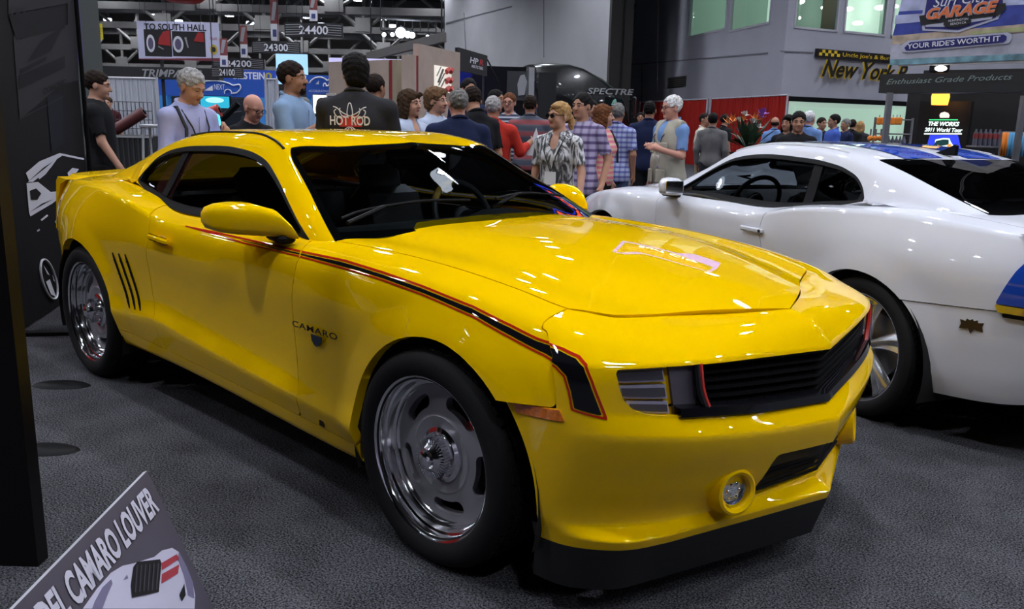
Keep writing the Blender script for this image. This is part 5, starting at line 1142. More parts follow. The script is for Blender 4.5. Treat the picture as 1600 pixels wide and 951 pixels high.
person('man in maroon shirt resting at the white curtain booth', 168, 152, 1.74, -20, MAR, BLKC, 'fair', ('short', 'brown'), near=False, dist=17.5)
person('silver-haired man in lavender shirt with black straps looking down', 290, 106, 1.83, 35, LAV, KHAKI, 'fair', ('short', 'silver'), sleeve='long', head=(12, 24), arms=(A_HOLD, A_BENT), extras=(('lanyard', 1.10, BSTRAP), ('strap', -1, BSTRAP)), dist=6.2)
person('bald man with glasses in black shirt behind the yellow roof', 385, 146, 1.68, 30, BLKC, BLKC, 'pink', ('bald', 'dark'), head=(10, 12), lean=.12, extras=('glasses',), dist=7.2)
goat = person('dark-haired man with goatee in light blue shirt holding cards', 456, 97, 1.84, 62, LBL, DENIM, 'tan', ('short', 'dark'), head=(6, 0), beard='dark', arms=(((.10, .05, -.25), (.16, -.10, .16)), ((.09, .05, -.25), (.18, -.10, .12))), dist=6.75)
person('grey-haired man seen from behind past the goateed man', 474, 153, 1.74, 150, WHTC, DENIM, 'fair', ('short', 'grey'), near=False, dist=9.5)
person('distant dark-haired person before the bright white screen', 503, 154, 1.78, 170, BLKC, DENIM, 'tan', ('short', 'black'), near=False, dist=14)
hot = person('large man in charcoal work shirt with HOT ROD on its back', 556, 87, 1.88, 165, CHAR, BLKC, 'tan', ('full', 'black'), wide=1.25, deep=1.2, head=(28, 2), extras=('glasses',), arms=(A_CROSS, A_CROSS), dist=6.15)
person('dark-haired man half hidden behind the large man in charcoal', 587, 117, 1.82, 140, BLKC, DENIM, 'tan', ('short', 'dark'), near=False, dist=8.6)
person('brown-haired woman in white and blue collared shirt', 640, 141, 1.72, 48, PALE, BLKC, 'fair', ('long', 'brown'), fem=True, vneck=True, head=(8, 0), dist=7.3)
person('sandy-haired man in pale blue shirt beside the brown-haired woman', 681, 138, 1.76, 42, PALE, DENIM, 'fair', ('full', 'sandy'), head=(20, 0), dist=7.9)
person('stocky man in navy shirt with cropped grey hair seen from behind', 716, 139, 1.76, 195, NAVY, KHAKI, 'pink', ('crew', 'grey'), wide=1.22, deep=1.15, sleeve='long', dist=6.75)
person('man in black shirt bending close to the navy shirted man', 748, 132, 1.78, 205, BLKC, BLKC, 'tan', ('crew', 'dark'), head=(0, 18), lean=.15, dist=7.6)
person('tall dark-haired man behind the group near the black trailer', 733, 119, 1.90, 20, NAVY, DENIM, 'tan', ('short', 'black'), near=False, dist=10.6)
reds = person('person in red shirt with folded white paper among the group', 771, 150, 1.74, 170, REDC, DENIM, 'tan', ('crew', 'silver'), sleeve='long', wide=1.1, arms=(A_DOWN, ((.04, .09, -.22), (.12, .05, .06))), dist=8.3)
person('dark-haired man peering over the red shirt', 776, 141, 1.80, 60, BLKC, DENIM, 'tan', ('short', 'black'), near=False, dist=11.6)
person('smiling red-haired man with glasses in navy striped shirt', 796, 146, 1.80, -15, NSTR, DENIM, 'pink', ('short', 'auburn'), extras=('glasses',), near=False, dist=11.2)
person('man in grey and red striped polo seen from behind', 829, 149, 1.78, 178, STRP, BLKC, 'tan', ('crew', 'dark'), wide=1.18, deep=1.15, dist=10.2)
wom = person('blond woman with sunglasses in black and white print blouse', 875, 160, 1.69, -28, LEAF, BLKC, 'fair', ('pony', 'blond'), fem=True, vneck=True, collar=False, head=(-22, 0), extras=('sunglasses', ('lanyard', 1.14, BSTRAP, 1)), hem=.78, arms=(((.02, .07, -.27), (.10, .04, -.23)), A_DOWN), dist=6.8)
person('dark-haired man in purple plaid shirt beside the blond woman', 911, 146, 1.78, -20, PLD, BLKC, 'tan', ('short', 'black'), head=(-18, 0), hem=.80, arms=(((-.05, .08, -.27), (.10, -.02, -.23)), A_DOWN), dist=7.7)
person('auburn-haired woman in pink striped top with a black bag', 944, 164, 1.68, 70, PNK, BLKC, 'fair', ('long', 'auburn'), sleeve='none', collar=False, fem=True, head=(25, 0), extras=(('strap', 1, BSTRAP),), dist=8.7)
person('man in pale blue plaid shirt seen from behind', 966, 162, 1.76, 165, BPL, DENIM, 'tan', ('short', 'grey'), hem=.80, dist=9.9)
person('person in royal blue shirt behind the purple plaid man', 925, 157, 1.74, 10, ROYAL, DENIM, 'tan', ('short', 'black'), near=False, dist=11.2)
person('small figure in the distance below the truck windscreen', 1001, 176, 1.72, 0, BLKC, DENIM, 'tan', ('short', 'black'), near=False, dist=20)
person('man in dark navy shirt seen from behind near the red drape', 1016, 158, 1.80, 172, NAVY, BLKC, 'tan', ('crew', 'black'), wide=1.15, deep=1.1, dist=10.8)
vest = person('white-haired man in khaki vest over blue shirt with glasses', 1052, 150, 1.78, -52, SKY, KHAKI, 'pink', ('short', 'white'), head=(-8, 4), wide=1.12, deep=1.2, extras=('glasses', ('lanyard', 1.14, BSTRAP, 1)), arms=(A_BENT, A_DOWN), dist=8.7)
# the khaki vest
v = Vol(axis(-.3, .34, 9, 9, .012, .01), axis(-.34, .34, 9, 9, .012, .01), axis(.74, 1.52, 9, 9, .012, .01)); w_, d_ = 1.12, 1.2
v.ell((0, 0, 1.30), (.118*d_+.022, .172*w_+.022, .215), .07); v.ell((.012*d_, 0, 1.08), (.112*d_+.024, .148*w_+.026, .22), .07); v.ell((0, 0, .90), (.118*d_+.03, .168*w_+.03, .17), .07); v.ell((.06, 0, 1.07), (.14, .15, .16), .06)
for sg in (1, -1): v.cone((-.02, .05*sg, 1.46), (0, .16*sg, 1.44), .062, .066, .04); v.cone((0, .25*sg, 1.48), (0, .235*sg, 1.30), .060, .05, .01, True)
v.cone((-.012, 0, 1.46), (0, 0, 1.62), .075, .08, .01, True); v.ell((.15, 0, 1.42), (.10, .05, .14), .01, None, True); zz = np.meshgrid(v.x, v.y, v.z, indexing='ij')[2]; v.D = np.maximum(v.D, .78-zz)
a, b = v.mesh(); kk = (CAM[2]+ray(1052, 150)[2]*8.7)/1.75; vo = mesh('vest', a*kk, b.tolist(), VEST, vest)
for sg in (1, -1):
    for z, h in ((1.22, .11), (.93, .14)): MB().box(np.array([.165 if z > 1 else .178, .085*sg, z])*kk, (.022, .11, h), rotz(.35*sg), bev=.008).build('vest_pocket', VEST, vo)
person('man in cream shirt with orange collar by the red drape', 1102, 177, 1.74, 60, CREAM, KHAKI, 'tan', ('crew', 'dark'), near=False, dist=14.5)
person('man in grey suit jacket seen from behind by the flowers', 1115, 177, 1.76, 170, GREYJ, CHAR, 'tan', ('short', 'black'), sleeve='long', near=False, wide=1.1, dist=13.4)
person('dark-clad person between the grey jacket and the flowers', 1134, 179, 1.76, 120, BLKC, BLKC, 'tan', ('short', 'black'), near=False, dist=17)
person('balding man in light blue shirt seen from behind by the red drape', 1212, 183, 1.74, 170, SKY, DENIM, 'tan', ('fringe', 'dark'), near=False, dist=15.8)
person('dark-haired woman behind the man in black', 1232, 180, 1.66, -30, BLKC, BLKC, 'tan', ('long', 'black'), fem=True, near=False, dist=11.4)
person('black-haired man in black shirt staring over the white roof', 1249, 175, 1.74, 8, BLKC, BLKC, 'tan', ('short', 'black'), head=(-4, 4), dist=9.4)
person('white-haired man in blue shirt behind the staring man', 1266, 174, 1.82, 150, SKY, DENIM, 'pink', ('short', 'white'), near=False, dist=13.2)
cupm = person('man in black shirt holding a cup near the doorway', 1285, 184, 1.72, 40, BLKC, BLKC, 'tan', ('short', 'dark'), near=False, arms=(A_DOWN, A_BENT), dist=16.2)
person('dark-haired man in blue polo talking near the doorway', 1304, 179, 1.80, -65, POLO, DENIM, 'tan', ('short', 'black'), near=False, arms=(A_BENT, A_BENT), dist=14.6)
person('man in navy jacket with grey hair near the doorway', 1322, 186, 1.72, -50, NAVY, BLKC, 'tan', ('short', 'grey'), sleeve='long', near=False, dist=16.8)
person('dark-haired person in black beside the navy jacket', 1333, 187, 1.72, 160, BLKC, BLKC, 'tan', ('short', 'dark'), near=False, dist=18.2)
person('blond person far back inside the restaurant doorway', 1345, 190, 1.70, 170, CHAR, BLKC, 'tan', ('long', 'blond'), near=False, dist=19.)
person('person in profile beside the dark product booth', 1427, 179, 1.76, -80, CREAM, CHAR, 'brown', ('short', 'black'), near=False, dist=14.)
# lettering and pinstripe emblem on the work shirt
XB = np.array([0, -1., 0]); kk = 1.88/1.75; HW = mat('print_white', (.75, .74, .76), .7); HRd = mat('print_red', (.55, .03, .03), .7)
xb = -.172*kk; zb_ = 1.385; O = np.array([xb, 0, zb_])
sb = [c for c in hot.children if c.name.startswith('shirt')][0]
MB().prism([(-.075, -.012), (.09, -.012), (.075, .068), (-.06, .068)], .003, (xb, 0.004, zb_), XB, UP).build('red_print', HRd, sb)
text_mesh('print_lettering', 'HOT ROD', .062, HW, sb, O, XB, UP, depth=.008, bold=.02, sx=.72)
for sg in (1, -1):
    P2 = lambda a, b: (xb-.006, -a*sg, zb_+b*.62)
    for pts in ([(.012, .075), (.02, .14), (.01, .23), (0, .25)], [(.0, .10), (.05, .135), (.095, .19), (.12, .205)], [(.03, .075), (.06, .11), (.075, .16), (.07, .19)], [(.06, .07), (.10, .10), (.115, .15), (.10, .175)], [(.01, -.02), (.05, -.06), (.09, -.07)], [(.0, -.02), (.02, -.07), (.0, -.11)]):
        MB().tube(spl([P2(*q) for q in pts], 5), .0035, 5).build('pinstripe_print', HW, sb)

PAPER = mat('paper_white', (.72, .72, .76), .7)
c_ = in_hand(goat, 1, (.02, 0, .12)); o = MB().box((0, 0, 0), (.004, .10, .15), roty(.2)).build('card', PAPER); o.location = c_; o.rotation_euler = (0, 0, YAW+2.6); tag(o, 'printed card held by the goateed man', 'card'); MB().box((.003, 0, .01), (.003, .08, .09), roty(.2)).build('print', mat('card_print', (.08, .09, .25), .6), o)
c_ = in_hand(reds, 1, (.0, -.03, .0)); o = MB().prism([(-.08, -.14), (.10, -.14), (.02, .14)], .004).build('folded_paper', PAPER); o.location = c_; o.rotation_euler = (math.pi/2, 0, YAW-math.pi/2); tag(o, 'white folded paper held by the red shirted person', 'paper'); MB().tube([(.0, -.13, .005), (.02, .13, .005)], .002, 4).build('fold', PAPER, o)
c_ = in_hand(cupm, 1, (.02, 0, -.03)); o = MB().lathe([(0, 0), (.03, 0), (.042, .11), (.040, .11), (.028, .004)], 16, axis='Z').build('paper_cup', PAPER); o.location = c_; tag(o, 'white cup held by the man near the doorway', 'cup'); MB().lathe([(.044, .105), (.044, .115), (0, .118)], 16, axis='Z').build('lid', PAPER, o)
# ------------------------------------------------------------------ stands, banners and signs
def col(name, c, rough=.6, **k): return mat(name, c, rough, **k)
TXW = col('print_pale', (.72, .72, .78)); TXG = col('print_grey', (.30, .30, .32)); DKB = col('banner_black', (.012, .011, .014), .7); LVN = col('banner_lavender', (.50, .50, .68), .7)
def cables(o, P, zt, n=2, dx=None):
    for i in range(n): Q = np.array(P[i]); MB().tube([Q, Q*[1, 1, 0]+UP*zt], .012, 5).build('cable', DKM, o)
# hanging aisle signs
for t, u0, u1, d, vt, vb, ord_ in (('24400', 449, 538, 36, 35, 57, 'black hanging aisle sign 24400, nearest the bright spotlight row'), ('24300', 398, 472, 42, 64, 83, 'black hanging aisle sign 24300 above the pale blue screen'), ('24200', 337, 416, 49, 90, 107, 'black hanging aisle sign 24200 just above the blue header'), ('24100', 334, 382, 18.2, 104, 121, 'smallest black aisle sign 24100, overlapping the blue header')):
    b = pboard('aisle_sign', u0, d, u1, d, vt, vb, DKB, thick=.08, label=ord_, cat='sign', group='hanging aisle signs')
    for k in range(5): y = .12+.17*k; b.patch('swoosh', [(.02, y), (.28, y+.05), (.30, y+.09), (.02, y+.05)], TXG, .01); b.patch('swoosh', [(.98, y), (.74, y+.05), (.72, y+.09), (.98, y+.05)], TXG, .01)
    b.text(t, .5, .22, .56, TXW, wfit=.50, bold=.02); cables(b.o, [b.p(.05, 1), b.p(.95, 1)], HZ)
# small hanging double pennants
for k, (u, d, vt, vb, lab) in enumerate(((434, 34, 0, 64, 'hanging red and white pennant with white card left of the 24400 sign'), (494, 30, -8, 33, 'hanging red and white pennant with white card above the 24400 sign'), (385, 40, 40, 90, 'hanging red and white pennant with white card beside the 24300 sign'), (354, 47, 60, 106, 'hanging red and white pennant with white card beside the long banner'))):
    b = pboard('hanging_pennant', u-6, d, u+6, d, vt, vb, col('pennant_red', (.22, .05, .05)), thick=.05, label=lab, cat='pennant', group='hanging pennants')
    b.patch('white_card', [(0, 0), (1, 0), (1, .42), (0, .42)], TXW, .012); b.patch('dark_mark', [(.25, .1), (.75, .1), (.75, .28), (.25, .28)], col('mark_blue', (.05, .06, .2)), .02); b.patch('pale_stripe', [(.1, .5), (.5, .5), (.9, .95), (.4, .95)], TXG, .012); cables(b.o, [b.p(.5, 1)], HZ, 1)
# TO SOUTH HALL banner and the hood panels hanging before it
b = pboard('direction_banner', 223, 46, 348, 46, 33, 93, LVN, thick=.06, label='long pale banner reading TO SOUTH HALL under the roof', cat='banner')
b.text('TO SOUTH HALL', .47, .78, .155, DKB, wfit=.76, bold=.025); b.patch('red_strip', [(0, 0), (1, 0), (1, .08), (0, .02)], col('strip_red', (.16, .02, .03)), .01); cables(b.o, [b.p(.05, 1), b.p(.95, 1)], HZ)
b.patch('yellow_emblem', ellipse(.93, .30, .045, .13), col('emblem_yellow', (.5, .38, .03)), .01); b.patch('emblem_mark', ellipse(.93, .30, .025, .07), DKB, .016); b.text('TOOL LINE', .93, .55, .07, col('ink_red', (.35, .05, .06)), wfit=.09)
for k, (u0, u1, lab) in enumerate(((233, 274, 'black hanging panel with white oval and red car, left of the pair'), (276, 326, 'black hanging panel with white oval, right of the pair'))):
    h = pboard('display_banner', u0, 40, u1, 40, 46+k*3, 88, DKB, thick=.06, label=lab, cat='banner', group='black panels hanging before the pale banner')
    e = ellipse(.24 if k == 0 else .18, .48, .16, .33); h.patch('white_oval', e, TXW, .01); h.patch('oval_inner', ellipse(.24 if k == 0 else .18, .48, .10, .22), col('ink_violet', (.10, .08, .16)), .018)
    h.patch('red_car', [(.52, .45), (.98, .40), (.98, .98), (.72, .92), (.55, .66)] if k == 0 else [(.66, .62), (.98, .58), (.98, .95), (.80, .98)], col('ink_car_red', (.38, .02, .02)), .01); h.patch('pale_line', [(.5, .36), (.7, .26), (.72, .29), (.52, .40)] if k == 0 else [(.38, .75), (.46, .35), (.50, .36), (.44, .78)], TXG, .012); cables(h.o, [h.p(.1, 1), h.p(.9, 1)], HZ)
P = at(287, -6, 38); o = tag(MB().lathe([(0, -.25), (.7, -.25), (.92, -.1), (.92, .5), (0, .5)], 32, axis='Z', c=P).build('hanging_drum', col('drum_red', (.55, .03, .015))), 'round red hanging drum above the long pale banner', 'banner'); MB().tube([P+UP*.5, P*[1, 1, 0]+UP*HZ], .02, 5).build('cable', DKM, o)
b = pboard('yellow_sign', 153, 22, 169, 22, 37, 62, col('sign_yellow_flat', (.62, .50, .01)), thick=.05, label='small yellow sign hanging at the pillar edge', cat='sign'); b.text('OAE', .5, .35, .35, DKB, wfit=.8); b.patch('pale_foot', [(0, -.35), (.6, -.35), (1, 0), (0, 0)], TXW, .0, .02); cables(b.o, [b.p(.5, 1)], HZ, 1)
# black header with italic lettering over the white curtain booth
b = pboard('header_sign', 160, 19, 345, 19, 103, 121, DKB, thick=.3, label='black header reading TRIMPARTS above the white curtain', cat='sign'); b.text('TRIMPARTS', .60, .18, .62, TXG, wfit=.50, bold=.02, shear=.25)
for u in (163, 258): A = gp(u, 19.1); MB().tube([A, A+UP*2.6], .04, 8).build('post', DKM, b.o)
CUR = col('curtain_white', (.55, .57, .64), .85)
drape('white_curtain', gp(157, 18.), gp(250, 18.), 0, zpx(200, 122, gp(200, 18.)), CUR, 22, .05, 'white curtain behind the maroon rolls')
drape('white_curtain', gp(418, 20.), gp(436, 20.), 0, zpx(425, 124, gp(425, 20.)), CUR, 5, .05, 'narrow white curtain behind the goateed man')
# display grid with rolls of material, black draped table
g = empty('grid_rack', gp(208, 14.2), 0, 'thin wire grid rack before the white curtain', 'rack'); A, B = gp(180, 14.2)-np.array(g.location), gp(238, 14.2)-np.array(g.location); z0, z1 = .75, 1.62
for k in range(10): Q = A+(B-A)*k/9; MB().tube([Q, Q+UP*z1], .006, 5).build('wire', DKM, g)
for k in range(7): z = z0+(z1-z0)*k/6; MB().tube([A+UP*z, B+UP*z], .006, 5).build('wire', DKM, g)
MARO = col('roll_maroon', (.085, .018, .02), .5); ROLR = col('roll_red', (.42, .02, .015), .45)
def roll(lab, p0, p1, r, m, core): 
    o = tag(MB().tube([p0, p1], r, 20).build('material_roll', m), lab, 'roll', 'rolls of material'); d = (p1-p0)/np.linalg.norm(p1-p0); MB().tube([p1, p1+d*.02], r*.45, 14).build('core', core, o); return o
tb = Board('draped_table', gp(160, 12.6), gp(236, 12.6), 0, zpx(200, 212, gp(200, 12.6)), col('table_black', (.012, .012, .014), .8), .8, label='long table under black cloth before the white curtain', cat='table')
for k in range(9): tb.patch('cloth_fold', [(.05+k*.105, 0), (.09+k*.105, 0), (.085+k*.105, .97), (.055+k*.105, .97)], col('table_fold_lit', (.03, .03, .034), .8), .012, .012)  # light on the folds painted as paler strips of the black cloth
tb.patch('pale_edge', [(0, .975), (1, .975), (1, 1.0), (0, 1.0)], TXG, .02, .02)
roll('maroon roll of material slanting on the black table', at(180, 203, 13.), at(225, 175, 13.), .085, MARO, BLK)
roll('red roll of material behind the silver-haired man', at(312, 184, 12.5), at(343, 172, 12.5), .095, ROLR, BLK)
rk = empty('roll_rack', gp(345, 13.), 0, 'dark rack under the red roll', 'rack'); A = gp(318, 13.)-np.array(rk.location); B = gp(380, 13.)-np.array(rk.location)
for Q in (A, B): MB().tube([Q, Q+UP*1.55], .02, 6).build('upright', DKM, rk)
MB().tube([A+UP*1.40, B+UP*1.50], .015, 6).build('rail', DKM, rk); MB().tube([A+UP*1.05-fx*.2, B+UP*1.62-fx*.2], .05, 8).build('black_roll', BLK, rk)
lo = tag(MB().lathe([(0, .0), (.05, .0), (.05, .06), (.075, .10), (.06, .22), (0, .26)], 12, axis='Z', c=at(337, 190, 12.4)-UP*.13).build('cyan_lamp', mat('cyan_glow', (.05, .5, .7), emit=(.05, .6, .9), es=2.2)), 'small glowing cyan lamp beside the bald man', 'lamp'); Q = at(337, 190, 12.4); MB().tube([Q*[1, 1, 0], Q-UP*.12], .03, 8).build('stand', FRM, lo)
# blue stand with car outline and screens
BBL = col('booth_blue_glow', (.012, .06, .30), .6, emit=(.01, .06, .35), es=.25); BL2 = col('booth_pale_blue_glow', (.03, .18, .45), .6, emit=(.02, .16, .5), es=.25)  # painted boards and posts given a faint glow of their own
def car_outline(b, cx, cy, w, h, m):
    pts = [(-.5, -.1), (-.42, .12), (-.22, .38), (.05, .45), (.26, .32), (.36, .18), (.48, .24), (.5, -.02), (.42, -.30), (.34, -.34)]
    L = spl([b.p(cx+a*w, cy+c*h, .03) for a, c in pts], 6); MB().tube(L, .018, 5).build('car_outline', m, b.o)
    a = [b.p(cx+.25*w+.07*w*math.cos(t), cy-.30*h+.20*h*math.sin(t), .03) for t in np.linspace(-.4, 3.6, 16)]; MB().tube(a, .016, 5).build('wheel_outline', m, b.o)
    b.patch('outline_mark', [(cx-.22*w, cy-.2*h), (cx-.05*w, cy+.15*h), (cx-.05*w, cy-.2*h)], m, .02)
b = pboard('booth_header', 250, 22, 421, 22, 121, 149, BBL, thick=.3, label='blue stand header with white car outline', cat='sign'); car_outline(b, .52, .5, .46, .85, TXW); b.text('NEXT', .55, .40, .30, TXW, wfit=.10, shear=.2)
for u0, u1, lab in ((249, 262, ''), (406, 421, '')): q = Board('booth_post', gp(u0, 21.9), gp(u1, 21.9), 0, b.z0, BL2, .3, parent=b.o)
q = Board('booth_back', gp(262, 23.5), gp(406, 23.5), 0, b.z0, col('booth_dark', (.008, .010, .016)), .1, parent=b.o)
tv = pboard('television', 313, 21., 361, 21., 149, 169, BLK, thick=.08, label='television with teal picture under the blue header', cat='screen'); sc = tv.patch('screen', [(.03, .05), (.97, .05), (.97, .95), (.03, .95)], mat('screen_teal', (.02, .2, .3), .3, emit=(.02, .35, .50), es=1.0), .01); tv.patch('screen_glow', ellipse(.5, .65, .3, .22), mat('screen_pale', (.3, .6, .6), .3, emit=(.35, .75, .75), es=1.0), .015); tv.text('THE NEXT SEASON', .5, .15, .14, mat('screen_white', (.8, .9, .9), emit=(.8, .95, .95), es=1.), wfit=.8)
MB().tube([gp(337, 21.1), gp(337, 21.1)+UP*tv.z0], .04, 8).build('stand', BLK, tv.o)
b = pboard('booth_header', 333, 26, 431, 26, 108, 126, col('bilstein_blue_glow', (.015, .05, .32), .6, emit=(.01, .05, .4), es=.3), thick=.3, label='blue header reading BILSTEIN with round yellow emblem', cat='sign'); b.text('BILSTEIN', .60, .22, .58, TXW, wfit=.50, bold=.03); b.patch('emblem', ellipse(.91, .5, .055, .30), col('emblem_gold', (.5, .38, .06)), .02); b.patch('emblem_core', ellipse(.91, .5, .02, .18), BBL, .03)  # header board, no lamp, with a slight glow put into its blue
for u in (336, 428): A = gp(u, 26.1); MB().tube([A, A+UP*b.z0], .05, 8).build('post', DKM, b.o)
b = pboard('booth_sign', 480, 19, 519, 19, 117, 151, BBL, thick=.3, label='blue stand panel with car outline beside the beige panel', cat='sign'); car_outline(b, .55, .68, .8, .5, TXW); b.text('ACCELERATING', .5, .22, .10, TXW, wfit=.8)
for k, u0 in enumerate((480, 512)): Board('booth_post', gp(u0, 19.05), gp(u0+7, 19.05), 0, b.z0, BL2, .2, parent=b.o)
tv = pboard('projection_screen', 489, 18.6, 520, 18.6, 147, 178, BLK, thick=.06, label='bright white screen under the blue panel', cat='screen'); tv.patch('screen', [(.03, .03), (.97, .03), (.97, .97), (.03, .97)], mat('screen_warm_white', (.8, .8, .75), emit=(.95, .95, .88), es=.9), .01); MB().tube([gp(505, 18.65), gp(505, 18.65)+UP*tv.z0], .04, 8).build('stand', BLK, tv.o)
b = pboard('hanging_screen', 434, 24, 482, 24, 84, 131, mat('led_sky', (.3, .55, .85), .4, emit=(.36, .62, .95), es=.75), thick=.1, label='pale blue hanging screen above the goateed man', cat='screen'); b.patch('picture', [(.2, .45), (.75, .5), (.7, .62), (.45, .68)], mat('led_white', (.8, .85, .9), emit=(.8, .9, 1.), es=.9), .01); cables(b.o, [b.p(.1, 1), b.p(.9, 1)], HZ)
# beige display walls with red edge strips, lilac screen
BEI = col('beige_panel', (.40, .31, .26), .8, noise=.08, nscale=3); BSD = col('beige_side', (.30, .25, .18), .8); RST = col('red_strip', (.22, .015, .02), .6)
b = pboard('display_wall', 515, 16.5, 608, 15.5, 97, 300, BEI, thick=.10, label='lower beige display wall behind the large man in charcoal', cat='display'); Board('red_edge', b.B+b.X*.02, b.B+b.X*.09, 0, b.h, RST, .2, parent=b.o); Board('pale_edge', b.B+b.X*.09, b.B+b.X*.2, 0, b.h, BSD, .2, parent=b.o)
b = pboard('display_wall', 654, 14.5, 718, 16.2, 68, 300, BEI, thick=.10, label='taller beige display wall with lit poster', cat='display'); Board('red_edge', b.A-b.X*.09, b.A-b.X*.01, 0, b.h, RST, .2, parent=b.o); Board('pale_edge', b.A-b.X*.24, b.A-b.X*.09, 0, b.h, BEI, .2, parent=b.o)
a0 = apx(b, 678, 143); a1 = apx(b, 704, 106); w_, h_ = a1[0]-a0[0], a1[1]-a0[1]; pt = b.patch('poster', [(a0[0], a0[1]), (a1[0], a0[1]), (a1[0], a1[1]), (a0[0], a1[1])], mat('poster_white', (.75, .70, .62), .5, emit=(.9, .84, .75), es=.55), .02, .02)
for (x0, y0, x1, y1, w) in ((.1, .35, .4, .9, .06), (.15, .25, .5, .75, .04), (.3, .2, .55, .55, .04), (.05, .6, .3, .98, .03)): b.patch('poster_figure', [(a0[0]+w_*x0, a0[1]+h_*y0), (a0[0]+w_*(x0+w*2), a0[1]+h_*y0), (a0[0]+w_*(x1+w*2), a0[1]+h_*y1), (a0[0]+w_*x1, a0[1]+h_*y1)], col('poster_grey', (.16, .15, .13)), .03, parent=pt)
for y0 in (.08, .42, .80):
    L = spl([b.p(a0[0]+w_*x, a0[1]+h_*y, .04) for x, y in ((.60, y0), (.75, y0+.10), (.85, y0+.04), (.96, y0+.12))], 5); MB().tube(L, .05, 5).build('poster_stripe', mat('poster_red', (.5, .05, .04), .5), pt)
b = pboard('lilac_screen', 516, 20, 640, 20, 90, 300, mat('lilac_wall', (.60, .56, .85), .7, emit=(.62, .58, .95), es=.45), thick=.1, label='glowing lilac screen behind the beige walls', cat='screen')
# black banner HPR on an outrigger, diagonal lighting beam, spot rig
b = pboard('banner', 716, 22, 760, 24.5, 74, 110, DKB, thick=.05, label='black HPR air filters banner above the crowd', cat='banner'); b.text('HP', .50, .46, .26, TXW, wfit=.30, shear=.15, bold=.02); b.text('R', .76, .46, .26, col('ink_bright_red', (.5, .03, .04)), wfit=.14, shear=.15, bold=.02); b.text('AIR FILTERS', .62, .26, .13, TXW, wfit=.42, bold=.02)
for P in (b.p(.02, 0), b.p(.98, 0)): MB().tube([P*[1, 1, 0]-b.N*.1, P-b.N*.1+UP*b.h], .03, 6).build('pole', DKM, b.o)
MB().tube([b.p(1, .8), b.p(1.5, -.2)], .025, 6).build('strut', DKM, b.o)
o = empty('light_rig', hp(-3.5, 27), 0, 'row of bright spotlights on a dark beam under the roof', 'lights'); iv = np.array(o.location); P0, P1 = at(595, 47, 27), at(694, 52, 27)
for dz in (0, .35): MB().tube([P0-iv+UP*dz, P1-iv+UP*dz], .035, 6).build('rig_tube', DKM, o)
for k in range(9): t = k/8; Q = P0+(P1-P0)*t-iv; MB().tube([Q, Q+UP*.35], .02, 5).build('rig_brace', DKM, o)
for Q in (P0, P1): MB().tube([Q-iv+UP*.35, Q*[1, 1, 0]+UP*HZ-iv], .015, 5).build('cable', DKM, o)
SPT = mat('spot_blue_white', (1, 1, 1), emit=(.80, .90, 1.), es=26.)
for u, v, r in ((600, 54, .06), (613, 54, .06), (626, 51, .16), (637, 54, .10), (644, 55, .09), (668, 57, .05), (684, 60, .05)):
    Q = at(u, v, 26.8)-iv; MB().ell(Q, (r, r, r), 12, 8).build('spot_lens', SPT, o); MB().tube([Q+UP*.02+fx*r*.8, Q+fx*(r+.25)+UP*.05], r*1.1+.02, 10).build('spot_can', BLK, o)
for (u, v) in ((441, 20), (445, 19), (427, 17), (563, 14), (565, 15), (605, 13), (500, 19), (508, 34), (397, 45), (188, 8), (188, 20), (187, 37), (317, 9), (310, 19), (396, 42)):
    pass
db = tag(MB().box((at(575, 89, 24)+at(694, 58, 20))/2, (np.linalg.norm(at(575, 89, 24)-at(694, 58, 20)), .12, .22), rotz(math.atan2(*(at(694, 58, 20)-at(575, 89, 24))[[1, 0]]))@roty(-math.asin((at(694, 58, 20)-at(575, 89, 24))[2]/np.linalg.norm(at(575, 89, 24)-at(694, 58, 20))))).build('slanting_beam', col('beam_grey', (.12, .11, .10))), 'slanting grey beam above the beige walls', 'beam')
for Q in (at(580, 88, 23.8), at(690, 59, 20.1)): MB().tube([Q, Q*[1, 1, 0]+UP*HZ], .02, 5).build('cable', DKM, db)
# ------------------------------------------------------------------ black articulated truck
TD = 31.
tk = empty('black_truck', gp(900, TD), 0, 'black show truck with SPECTRE lettering over its windscreen', 'truck'); iv = np.array(tk.location)
TA = gp(716, 30.)-iv; TB = gp(998, 31.)-iv; TXd = (TB-TA)/np.linalg.norm(TB-TA); TN = np.cross(TXd, UP); TL = np.linalg.norm(TB-TA)
GB = mat('truck_black', (.006, .006, .007), .25, coat=1., coatr=.03); GB2 = mat('truck_matt', (.010, .010, .011), .6)
def T(a, d, z): return TA+TXd*a-TN*d+UP*z
def tbox(nm, a0, a1, d0, d1, z0, z1, m, par=None): 
    V = [T(a, d, z) for z in (z0, z1) for d in (d0, d1) for a in (a0, a1)]; return mesh(nm, V, [[0, 2, 3, 1], [4, 5, 7, 6], [0, 1, 5, 4], [2, 6, 7, 3], [0, 4, 6, 2], [1, 3, 7, 5]], m, par or tk, smooth=False)
def aof(u): return float((gp(u, 30.7)-iv-TA)@TXd)
ztr = zpx(790, 104, gp(790, 30.3)); tr = tbox('trailer', 0, aof(818), 0, 2.5, 1.0, ztr, GB); tbox('trailer_skirt', 0, aof(818), .1, 2.4, .3, 1.0, GB2)
ad = aof(822); tbox('door_pillar', ad, ad+.20, -.03, .05, 1.0, ztr, TXG, tr)
x0, x1 = aof(788), aof(818); tr2 = tbox('trailer_panel', x0, x1, -.03, .02, 2.2, 3.2, col('panel_dark_grey', (.035, .035, .04), .4), tr); P = T(aof(806), -.05, 2.35)+0
MB().prism([(0, 0), (.22, .05), (.30, .5), (.2, .75), (.05, .70), (-.05, .4)], .01, P, TXd, UP).build('skull_print', TXG, tr)
